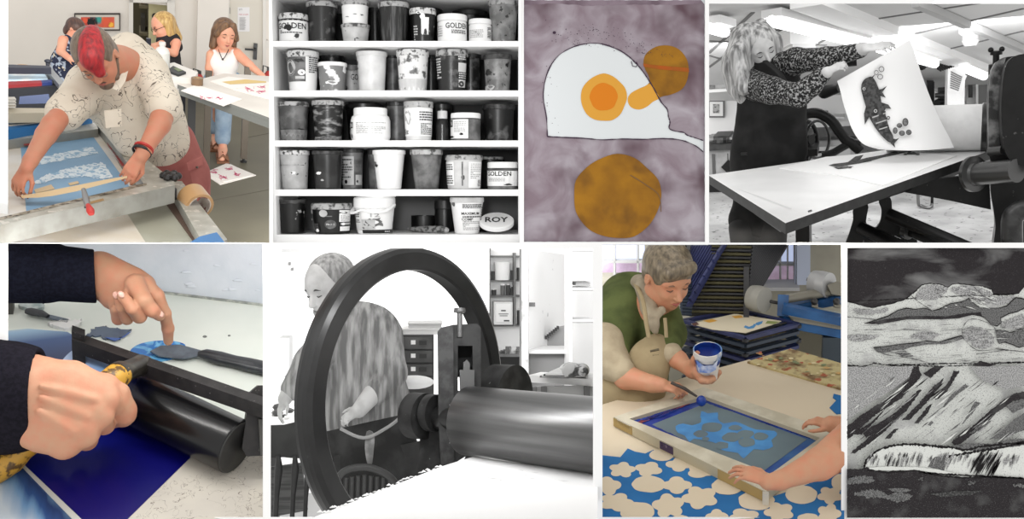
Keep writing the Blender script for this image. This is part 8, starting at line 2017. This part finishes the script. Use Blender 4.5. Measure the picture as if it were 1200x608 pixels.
def press7():
    bl = mat('press_blue_seven', rgb(34, 92, 148), .4, c2=rgb(24, 70, 118), scale=6); gr = mat('press_grey_seven', rgb(140, 136, 124), .45, .3)
    t = thing('screen_table_press', V((q7(470, 250, 6.5).x, 6.4, 0)), 'blue framed screen press with round counterweights by the right wall', 'press')
    d = 6.5
    def bar(a, c, w, m, nm, dd=0.): MB().bar(q7(*a, d+dd), q7(*c, d+dd), w, w, m).build(nm, t)
    bar((405, 122), (403, 168), .07, bl, 'post'); bar((403, 150), (560, 182), .06, bl, 'front_bar', -.05); bar((408, 152), (560, 124), .06, bl, 'back_bar', .1); bar((403, 166), (420, 200), .05, bl, 'post', .02)
    b = MB(); b.prism([q7(x, y, d) for x, y in ((430, 176), (560, 200), (560, 222), (434, 197))], ROOM.Fl*.06, bl); b.build('apron', t)
    b = MB(); b.prism([q7(x, y, d-.02) for x, y in ((416, 168), (560, 196), (560, 202), (430, 180))], ROOM.Fl*.3, gr); b.build('bed_edge', t)
    b = MB(); b.prism([q7(x, y, d+.05) for x, y in ((425, 160), (480, 148), (560, 166), (560, 182))], V((0, 0, -.01)), mat('bed_pale', rgb(176, 178, 168), .5)); b.build('bed', t)
    MB().tube([q7(408, 130, d), q7(520, 112, d+.1)], .032, gr, 14).build('roller_bar', t)
    MB().tube([q7(340, 128, d-.05), q7(402, 141, d)], .012, mat('rod_dark', rgb(70, 68, 66), .4, .5), 8).build('weight_rod', t)
    MB().lathe(q7(350, 130, d-.05), vdir(.8, -.2, -.6), [(0, -.05), (.085, -.05), (.09, 0), (.085, .05), (0, .05)], mat('weight_grey', rgb(150, 148, 140), .5), 28).build('counterweight', t)
    MB().tube([q7(455, 87, d+.1), q7(500, 100, d+.1)], .012, mat('rod_dark', rgb(70, 68, 66), .4, .5), 8).build('weight_rod', t)
    MB().lathe(q7(487, 98, d+.1), vdir(.8, -.2, -.6), [(0, -.06), (.085, -.06), (.09, 0), (.085, .06), (0, .06)], mat('weight_pale', rgb(176, 176, 176), .4, .3), 28).build('counterweight', t)
    b = MB(); b.prism([q7(x, y, d+.02) for x, y in ((500, 100), (520, 92), (545, 100), (545, 125), (510, 120))], ROOM.Fl*.1, gr); b.build('arm_block', t)
    for x in (472, 520): b = MB(); b.prism([q7(x-5, 138, d), q7(x+8, 141, d), q7(x+8, 150, d), q7(x-5, 147, d)], ROOM.Fl*.05, gr); b.ell(q7(x, 136, d), .025, mat('rod_dark', rgb(70, 68, 66), .4, .5), n=8); b.build('clamp', t)
    a = q7(512, 215, d); b = MB(); b.box((a.x-.06, a.y, 0), (a.x+.06, a.y+.08, a.z), mat('leg_teal', rgb(44, 56, 66), .5)); b.build('leg', t)
    a = q7(423, 200, d); b = MB(); b.box((a.x-.03, a.y, 0), (a.x+.03, a.y+.06, a.z), bl); b.build('leg', t)
press7()
def bench7():
    cream = mat('table_paper', rgb(222, 208, 184), .7, c2=rgb(214, 199, 174), scale=2, spec=.15)
    b = MB(); slab(b, GP7([(-30, 372), (60, 345), (200, 297), (330, 262), (600, 345), (600, 680), (-30, 680)]), ZT7, .05, cream); tagp(b.build('printing_table'), 'big printing table covered in cream paper', 'table')
    sp = mat('splatter', rgb(196, 180, 130), .7, c2=rgb(120, 92, 60), scale=12, lo=.5, hi=.66, c3=rgb(170, 90, 60), s3=16, lo3=.62, hi3=.68)
    b = MB(); slab(b, GP7([(326, 266), (420, 238), (600, 290), (600, 345)]), ZT7+.012, .04, sp)
    rnd = random.Random(12)
    for k in range(46):
        x = rnd.uniform(345, 528); y = 262+rnd.uniform(-16, 16)+(x-345)*.16; c = rnd.choice([(176, 90, 64), (130, 140, 100), (220, 205, 160), (206, 190, 140), (200, 160, 100), (160, 120, 80)])
        r = rnd.uniform(2, 7); decal(b, [g7(x+r*cos(a*pi/4)*rnd.uniform(.6, 1.3), y+r*.4*sin(a*pi/4)) for a in range(8)], ZT7+.012, mat('splat_%d' % c[0], rgb(*c), .7), .001+.0002*k)
    tagp(b.build('splattered_board'), 'board spattered with many paint colours at the far end of the table', 'board')
    # stencil cut cloth
    blue = mat('cloth_blue', rgb(54, 116, 174), .8, c2=rgb(48, 106, 162), scale=4, spec=.1)
    b = MB(); slab(b, GP7([(-30, 478), (12, 470), (50, 474), (66, 455), (82, 462), (104, 466), (122, 458), (150, 470), (300, 520), (380, 560), (440, 540), (520, 505), (600, 480), (600, 680), (-30, 680)]), ZT7+.004, .004, blue)
    slab(b, GP7([(505, 366), (520, 350), (512, 344), (514, 336), (530, 340), (600, 350), (600, 380), (540, 378), (520, 380)]), ZT7+.004, .004, blue)
    o = b.build('printed_cloth'); tagp(o, 'blue printed paper patterned with cream cloud shapes under and in front of the screen', 'print')
    c4 = lambda x, y: (700+.194*x, 490+.194*y); c5 = lambda x, y: (840+.2435*x, 460+.2435*y)
    m = MB(); i = 0
    def blob(c, f, lobes, s, i):
        cx, cy, rx, ry = c; rn = random.Random(s); ph = rn.uniform(0, 6); pts = []
        n = 36 if lobes else 18
        for k in range(n):
            a = 2*pi*k/n; w = 1+(.34*abs(sin(a*lobes/2+ph))-.24 if lobes else rn.uniform(-.03, .05)); pts.append(f(cx+rx*w*1.05*cos(a), cy+ry*w*1.05*sin(a)))
        decal(m, smooth2(pts, 2), ZT7+.004, cream, .0008+.00005*i)
    L4 = [(150, 312, 72, 42, 5), (310, 308, 74, 40, 4), (390, 222, 72, 34, 0), (495, 280, 72, 38, 4), (630, 320, 86, 38, 3), (310, 398, 95, 48, 0), (480, 405, 80, 46, 4), (65, 410, 70, 50, 4), (115, 508, 92, 50, 5), (430, 530, 88, 66, 5), (620, 480, 98, 62, 5), (240, 565, 98, 55, 0), (500, 612, 52, 25, 0), (720, 600, 60, 44, 4), (765, 405, 60, 45, 0)]
    L5 = [(190, 520, 82, 44, 0), (408, 492, 72, 42, 0), (545, 495, 55, 38, 5), (300, 575, 65, 42, 5), (130, 596, 66, 34, 4), (540, 585, 52, 44, 5), (440, 608, 50, 24, 0), (50, 455, 72, 36, 0), (596, 432, 42, 36, 0), (10, 600, 44, 24, 0)]
    for k, c in enumerate(L4): i += 1; blob(c[:4], c4, c[4], k, i)
    for k, c in enumerate(L5): i += 1; blob(c[:4], c5, c[4], k+40, i)
    m.build('cloud_shapes', o)
bench7()
def screen7():
    z = ZT7+.06
    al = mat('alu_warm', rgb(212, 206, 186), .4, .15, c2=rgb(192, 184, 162), scale=8); als = mat('alu_side', rgb(196, 186, 160), .45, .1)
    t = thing('printing_screen', ROOM.on(720, 500, z=ZT7), 'aluminium framed screen with blue ink being loaded along its far edge', 'screen')
    O = [(719, 488.5), (824, 453.5), (985, 507), (897, 576)]; I = [(737.5, 490.5), (825, 464), (961, 513), (903, 555)]
    for i in range(4):
        j = (i+1) % 4; b = MB(); slab(b, [O[i], O[j], I[j], I[i]], z, .055, al, als)
        if i == 3: decal_side = True
        b.build('frame_bar', t)
    zm = z-.022
    dkb = mat('ink_navy', rgb(22, 42, 122), .25, c2=rgb(30, 64, 150), scale=10, lo=.4, hi=.65); mid = mat('mesh_blue', rgb(58, 100, 150), .4, c2=rgb(40, 72, 140), scale=8, lo=.4, hi=.65); gry = mat('mesh_grey', rgb(104, 122, 128), .45, c2=rgb(96, 112, 120), scale=3); lt = mat('stencil_open', rgb(78, 144, 200), .45, c2=rgb(66, 128, 186), scale=9)
    b = MB(); slab(b, I, zm, .004, mid); b.build('mesh', t)
    b = MB(); rnd = random.Random(5)
    G = lambda l: [g7(*p) for p in l]
    decal(b, rough(G([(68, 400), (235, 338), (246, 346), (486, 432), (470, 436), (240, 362), (110, 412), (95, 420)]), .6, 3, rnd), zm, dkb, .001)
    decal(b, G([(118, 404), (240, 356), (456, 436), (352, 512)]), zm, gry, .0016)
    decal(b, rough(G([(215, 350), (232, 346), (250, 352), (470, 430), (462, 434), (245, 360)]), .4, 2, rnd), zm, dkb, .0022)
    decal(b, rough(G([(100, 408), (118, 404), (352, 512), (346, 518)]), .5, 3, rnd), zm, dkb, .002)
    sh = [[(170, 408), (186, 402), (206, 406), (222, 398), (226, 375), (240, 380), (262, 378), (262, 392), (275, 402), (300, 398), (320, 405), (345, 415), (385, 418), (390, 428), (378, 438), (382, 452), (360, 460), (340, 458), (318, 478), (306, 466), (280, 462), (262, 455), (258, 445), (240, 440), (210, 435), (200, 442), (190, 428), (175, 422)]]
    for s in sh: decal(b, smooth2(G(s), 2), zm, lt, .0026)
    for k, (x, y, rx, ry) in enumerate(((210, 395, 18, 9), (248, 410, 24, 11), (225, 425, 17, 8), (292, 432, 21, 10), (322, 425, 18, 9), (270, 450, 16, 8), (325, 443, 20, 10), (300, 412, 15, 6), (355, 430, 16, 9), (235, 436, 8, 5))):
        decal(b, smooth2(G([(x+rx*cos(a*pi/5)*rnd.uniform(.85, 1.1), y+ry*sin(a*pi/5)*rnd.uniform(.85, 1.1)) for a in range(10)]), 3), zm, gry, .0030+.0001*k)
    b.build('stencil', t)
    b = MB()
    for l, c in (([(80, 396), (110, 388), (160, 370), (205, 352), (206, 356), (165, 374), (120, 392), (90, 402)], dkb), ([(84, 400), (205, 356), (206, 358), (90, 404)], mat('ink_rust', rgb(150, 70, 60), .5)), ([(95, 398), (150, 378), (170, 366), (175, 372), (140, 388)], dkb), ([(212, 340), (240, 336), (245, 343), (225, 348)], dkb), ([(248, 347), (360, 388), (480, 430), (470, 420), (360, 378), (250, 341)], dkb)):
        decal(b, rough(G(l), .4, 2, rnd), zm, c, .0045)
    b.build('ink_bead', t)
    # tapes and sticker on the near side face
    def side(x0, x1, m, nm, dz=0., fr=(.08, .92)):
        a, c = V(ROOM.on(*O[0], z=z)), V(ROOM.on(*O[3], z=z)); n = (c-a).cross(V((0, 0, 1))).normalized(); n = n if n.y < 0 else -n
        p, r = a.lerp(c, x0), a.lerp(c, x1); h = .055
        b = MB(); b.prism([p+n*.001+V((0, 0, -h*fr[0])), r+n*.001+V((0, 0, -h*fr[0])), r+n*.001+V((0, 0, -h*fr[1])), p+n*.001+V((0, 0, -h*fr[1]))], n*.002, m); return b.build(nm, t)
    tan = mat('tape_tan7', rgb(176, 150, 96), .6)
    side(.0, .14, tan, 'brown_tape'); side(.03, .13, mat('tape_white7', rgb(214, 208, 196), .6), 'white_tape', fr=(.04, .45)); side(.72, .985, tan, 'brown_tape', fr=(.05, .95))
    side(.34, .43, mat('sticker_purple', rgb(70, 52, 84), .5), 'sticker', fr=(.1, .85)); o = side(.345, .39, mat('sticker_pale', rgb(190, 170, 190), .6), 'sticker_print', fr=(.2, .45))
    b = MB(); p = ROOM.on(897, 577.5, z=z); b.box(p+V((-.012, -.012, -.055)), p+V((.014, .01, .001)), mat('corner_bright', rgb(222, 218, 206), .3, .3)); b.build('corner', t)
screen7()
def tub7():
    d = 4.95
    c = q7(238, 270, d); k = d/FP*.539; up = V((0, -.12, 1)).normalized(); up = vdir(.0, .82, -.57)
    t = thing('ink_pot', q7(240, 305, d), 'open white tub of dark blue ink held up over the screen', 'pot')
    wh = mat('pot_white', rgb(218, 214, 208), .35, c2=rgb(90, 130, 180), scale=9, lo=.5, hi=.6); bl = mat('ink_navy_wet', rgb(16, 34, 104), .4, c2=rgb(26, 60, 140), scale=10, spec=.2)
    base = q7(240, 300, d+.02); h = 68*k*1.03; r0, r1 = 20*k, 28*k
    MB().lathe(base, up, [(0, 0), (r0, 0), (r0, .004), (r1, h*.82), (r1*1.07, h*.83), (r1*1.07, h), (r1*.98, h), (r1*.95, h*.6), (r0*.9, h*.3)], wh, 40, mf=lambda i: wh if i < 6 else bl, cap=False).build('pot', t)
    MB().lathe(base+up*h*.84, up, [(0, 0), (r1*.96, 0)], bl, 32, cap=False).build('ink', t)
    b = MB(); b.prism([q7(x, y, d-.11) for x, y in ((214, 262), (232, 276), (252, 274), (262, 262), (258, 284), (244, 292), (222, 290))], ROOM.Fl*.02, mat('pot_label', rgb(72, 104, 170), .5, c2=rgb(180, 186, 200), scale=20)); b.build('label', t)
    b = MB(); b.tube([base+up*h*.9+ROOM.right*(r1*1.02*cos(a*pi/8))-vdir(0, .57, .82)*0-(ROOM.up.cross(ROOM.right))*0+V((0, 0, 0))+(-vdir(0, -.57, -.82))*0 for a in range(0)] or [base, base+up*.001], .001, wh, 4); 
tub7()
def woman7():
    D = 5.35
    G = lambda x, y, d=D: (*g7(x, y), d)
    t = thing('person', V((q7(70, 360, 5.7).x, q7(70, 360, 5.7).y, 0)), 'grey haired person in olive jumper and beige apron spooning blue ink', 'person')
    H = 77*5.15/FP; Hc = q(783, 325, 5.15); fwd = vdir(.47, -.67, -.57); up = vdir(.2, .7, -.66)
    T, P, ax = head(None, Hc, H, fwd, up, SK7, jaw=.9)
    P += [C(G(135, 120, 5.22), G(105, 165, 5.35), 20, 24, 6)]
    P += limb([(*G(35, 275, 5.12), 13), (*G(62, 300, 5.05), 14), (*G(120, 315, 4.98), 9.5), (*G(140, 318, 4.96), 8.5)], 4)
    P += limb([(*G(150, 245, 5.18), 12), (*G(175, 262, 5.12), 10.5), (*G(206, 288, 5.02), 7.5), (*G(214, 292, 5.0), 7)], 4)
    P += [C(G(105, 165, 5.35), G(85, 215, 5.4), 22, 22, 6), C(G(85, 190, 5.4), G(40, 200, 5.3), 14, 12, 5), C(G(40, 200, 5.3), G(35, 275, 5.12), 12, 12, 4), C(G(100, 170, 5.38), G(140, 205, 5.3), 12, 11, 4), C(G(140, 205, 5.3), G(150, 245, 5.18), 11, 11, 4)]
    P += hand_prims(q7(136, 318, 4.96), vdir(.96, -.12, -.25), vdir(.1, .75, -.66), 40*4.95/FP, [(35, 50, 30), (40, 55, 35), (45, 60, 35), (50, 60, 35)], .06, thumb=[(.1, .18, -.02), (.32, .24, -.12), (.55, .18, -.2), (.76, .1, -.24)], side=-1)
    P += limb([(*G(205, 282, 5.02), 8), (*G(222, 293, 4.98), 7), (*G(236, 302, 4.94), 5.5), (*G(250, 304, 4.9), 4.6)], 3)
    P += limb([(*G(212, 270, 5.03), 6), (*G(216, 290, 4.96), 5), (*G(228, 306, 4.9), 4.6), (*G(240, 309, 4.88), 4.2)], 3)
    P += limb([(*G(225, 300, 4.98), 5), (*G(250, 300, 5.0), 4.6), (*G(264, 290, 4.98), 3.8)], 2)
    P += limb([(*G(222, 300, 5.0), 5), (*G(246, 306, 5.02), 4.6), (*G(258, 298, 5.0), 3.8)], 2)
    P += limb([(*G(208, 280, 5.0), 6.5), (*G(214, 262, 4.94), 5), (*G(217, 250, 4.9), 4.2)], 3)
    field_obj('body', P, .0058, SK7, t); face_bits(t, T, ax, H, mat('brow_soft', rgb(120, 92, 74), .7), mat('lip_soft', rgb(168, 96, 86), .5))
    hm = hairmat('hair_pepper', rgb(136, 122, 100), rgb(86, 76, 62), 55)
    hp = [ell(T(0, -.09, .18), (.37*H, .44*H, .39*H), ax), ell(T(0, -.26, -.04), (.30*H, .22*H, .28*H), ax, k=.06*H), cap(T(-.16, .26, .36), T(.16, .28, .34), .11*H, .12*H, .06*H),
          ell(T(.37, .03, -.04), (.11*H, .12*H, .17*H), ax, k=.02*H, neg=True), ell(T(-.37, .03, -.04), (.11*H, .12*H, .17*H), ax, k=.02*H, neg=True), ell(T(0, .46, -.08), (.32*H, .28*H, .32*H), ax, k=.03*H, neg=True)]
    field_obj('hair', hp, .006, hm, t)
    gn = mat('jumper_olive', rgb(92, 100, 60), .9, c2=rgb(72, 80, 48), scale=7, lo=.4, hi=.65, spec=.08, bump=.3, bscale=10)
    S = [C(G(75, 150, D+.1), G(60, 300, D+.15), 42, 48, 12, .75), C(G(58, 155, D), G(25, 215, D-.12), 33, 29, 12), C(G(25, 215, D-.12), G(30, 245, 5.16), 28, 24, 8), C(G(122, 165, D+.05), G(150, 205, D-.05), 32, 24, 10), C(G(146, 205, D-.05), G(152, 232, 5.18), 20, 16, 6), C(G(60, 120, D+.1), G(110, 130, D+.1), 22, 24, 10), C(G(60, 300, D+.15), G(50, 350, D+.2), 46, 44, 10, .75),
         C(G(125, 125, 5.2), G(118, 160, 5.15), 16, 14, 3, neg=True)]
    field_obj('jumper', S, .0085, gn, t)
    sh = mat('shirt_beige', rgb(180, 166, 140), .85, c2=rgb(160, 146, 122), scale=9, spec=.08, bump=.3, bscale=12)
    S = limb([(*G(16, 225, 5.13), 24), (*G(34, 270, 5.1), 20), (*G(54, 288, 5.05), 16)], 6) + [C(G(152, 236, 5.18), G(162, 250, 5.13), 13, 12.5, 4)]
    field_obj('shirt_sleeves', S, .008, sh, t)
    b = field_obj('scarf', [C(G(98, 100, 5.25), G(112, 150, 5.15), 10, 9, 6), C(G(112, 150, 5.15), G(122, 185, 5.08), 9, 7, 5), C(G(122, 185, 5.08), G(126, 200, 5.07), 6, 4, 4), C(G(90, 95, 5.3), G(120, 95, 5.4), 10, 10, 5), C(G(140, 155, 5.12), G(126, 168, 5.1), 5, 5, 4)], .0055, mat('scarf_pale', rgb(166, 154, 132), .9, c2=rgb(146, 134, 114), scale=14), t)
    ap = mat('apron_canvas', rgb(164, 148, 116), .9, c2=rgb(150, 134, 104), scale=6, spec=.08, bump=.2, bscale=40)
    S = [C(G(132, 232, 5.14), G(118, 262, 5.14), 13, 18, 8, .5), C(G(112, 262, 5.12), G(95, 310, 5.15), 22, 30, 10, .5), C(G(80, 322, 5.17), G(-20, 345, 5.2), 28, 28, 10, .6)]
    field_obj('apron', S, .0085, ap, t)
    b = MB(); b.tube(catmull([q7(80, 92, 5.28), q7(98, 130, 5.05), q7(106, 180, 4.98), q7(112, 214, 4.98)], 5) , .012, ap, 8, sq=.35); b.tube(catmull([q7(147, 172, 5.05), q7(149, 195, 5.02), q7(150, 214, 5.02)], 5), .010, ap, 8, sq=.35); b.build('apron_straps', t)
    b = MB(); b.tube([q7(115, 244, 4.97), q7(134, 240, 4.98)], .006, mat('pocket_dark', rgb(90, 80, 60), .8), 6); 
    puttext(b, 'print', lambda x, y: q7(127+x, 252-y-x*.1, 4.975), mat('pocket_dark', rgb(90, 80, 60), .8), 13, 4); b.build('apron_pocket', t)
    S = []
    for x in (-.1, .1): a = q7(60, 360, 5.6); S.append(cap(V((a.x+x, a.y, a.z)), V((a.x+x, a.y, .05)), .11, .07, .03))
    field_obj('trousers', S, .014, mat('trousers_brown', rgb(80, 74, 60), .9), t)
    # spatula with blue ink
    s = thing('ink_spatula', q7(218, 348, 4.9), 'thin dark spatula dropping blue ink into the corner of the screen', 'spatula')
    b = MB(); b.tube([q7(160, 312, 4.9), q7(190, 325, 4.9), q7(216, 342, 4.93)], [.008, .009, .006], mat('stick_dark', rgb(66, 58, 52), .5), 8); b.build('handle', s)
    b = MB(); b.ell(q7(226, 352, 4.93), (.026, .022, .03), mat('ink_navy', rgb(22, 42, 122), .25), n=14); b.build('ink_load', s)
woman7()
def hands7():
    t = thing('person', ROOM.on(980, 560, z=0), 'second pair of bare forearms and hands steadying the near right corner of the screen', 'person')
    P = limb([(1010, 512, 4.45, 26), (960, 544, 4.30, 17), (914, 563, 4.16, 10), (900, 565, 4.14, 9)], 5)
    P += hand_prims(q(902, 564, 4.15), vdir(-.93, .28, .22), vdir(.1, .80, -.6), 52*4.15/FP, [(12, 22, 12), (14, 24, 14), (16, 28, 16), (22, 32, 18)], .14, thumb=[(.1, .15, -.05), (.30, .28, -.06), (.46, .32, -.1), (.58, .30, -.14)], side=1, thin=.95)
    field_obj('near_arm', P, .0055, SK7, t)
    P = limb([(1010, 504, 4.66, 13), (985, 500, 4.65, 10.5), (974, 497, 4.64, 9.5)], 5)
    P += hand_prims(q(976, 498, 4.64), vdir(-.96, .22, .1), vdir(.15, .85, -.5), 38*4.64/FP, [(20, 35, 20), (24, 38, 24), (28, 42, 26), (34, 46, 28)], .08, thumb=[(.1, .15, -.05), (.30, .28, -.1), (.48, .30, -.18), (.60, .26, -.24)], side=-1)
    field_obj('far_arm', P, .0055, SK7, t)
hands7()
area('fill_table', R7, q(846, 289, 4.1), q(840, 480, 4.9), 1.0, 1.5, (1, .93, .82), .03)  # unseen warm strip added behind the board for table and screen
area('fill_rack', R7, q(846, 286, 5.8), q(870, 360, 6.4), .9, 2, (1, .95, .88), .2)  # fill added over the drying rack, no fitting there
for o in list(bpy.data.objects):
    for k in ('_b', '_c', '_F'):
        if k in o: del o[k]
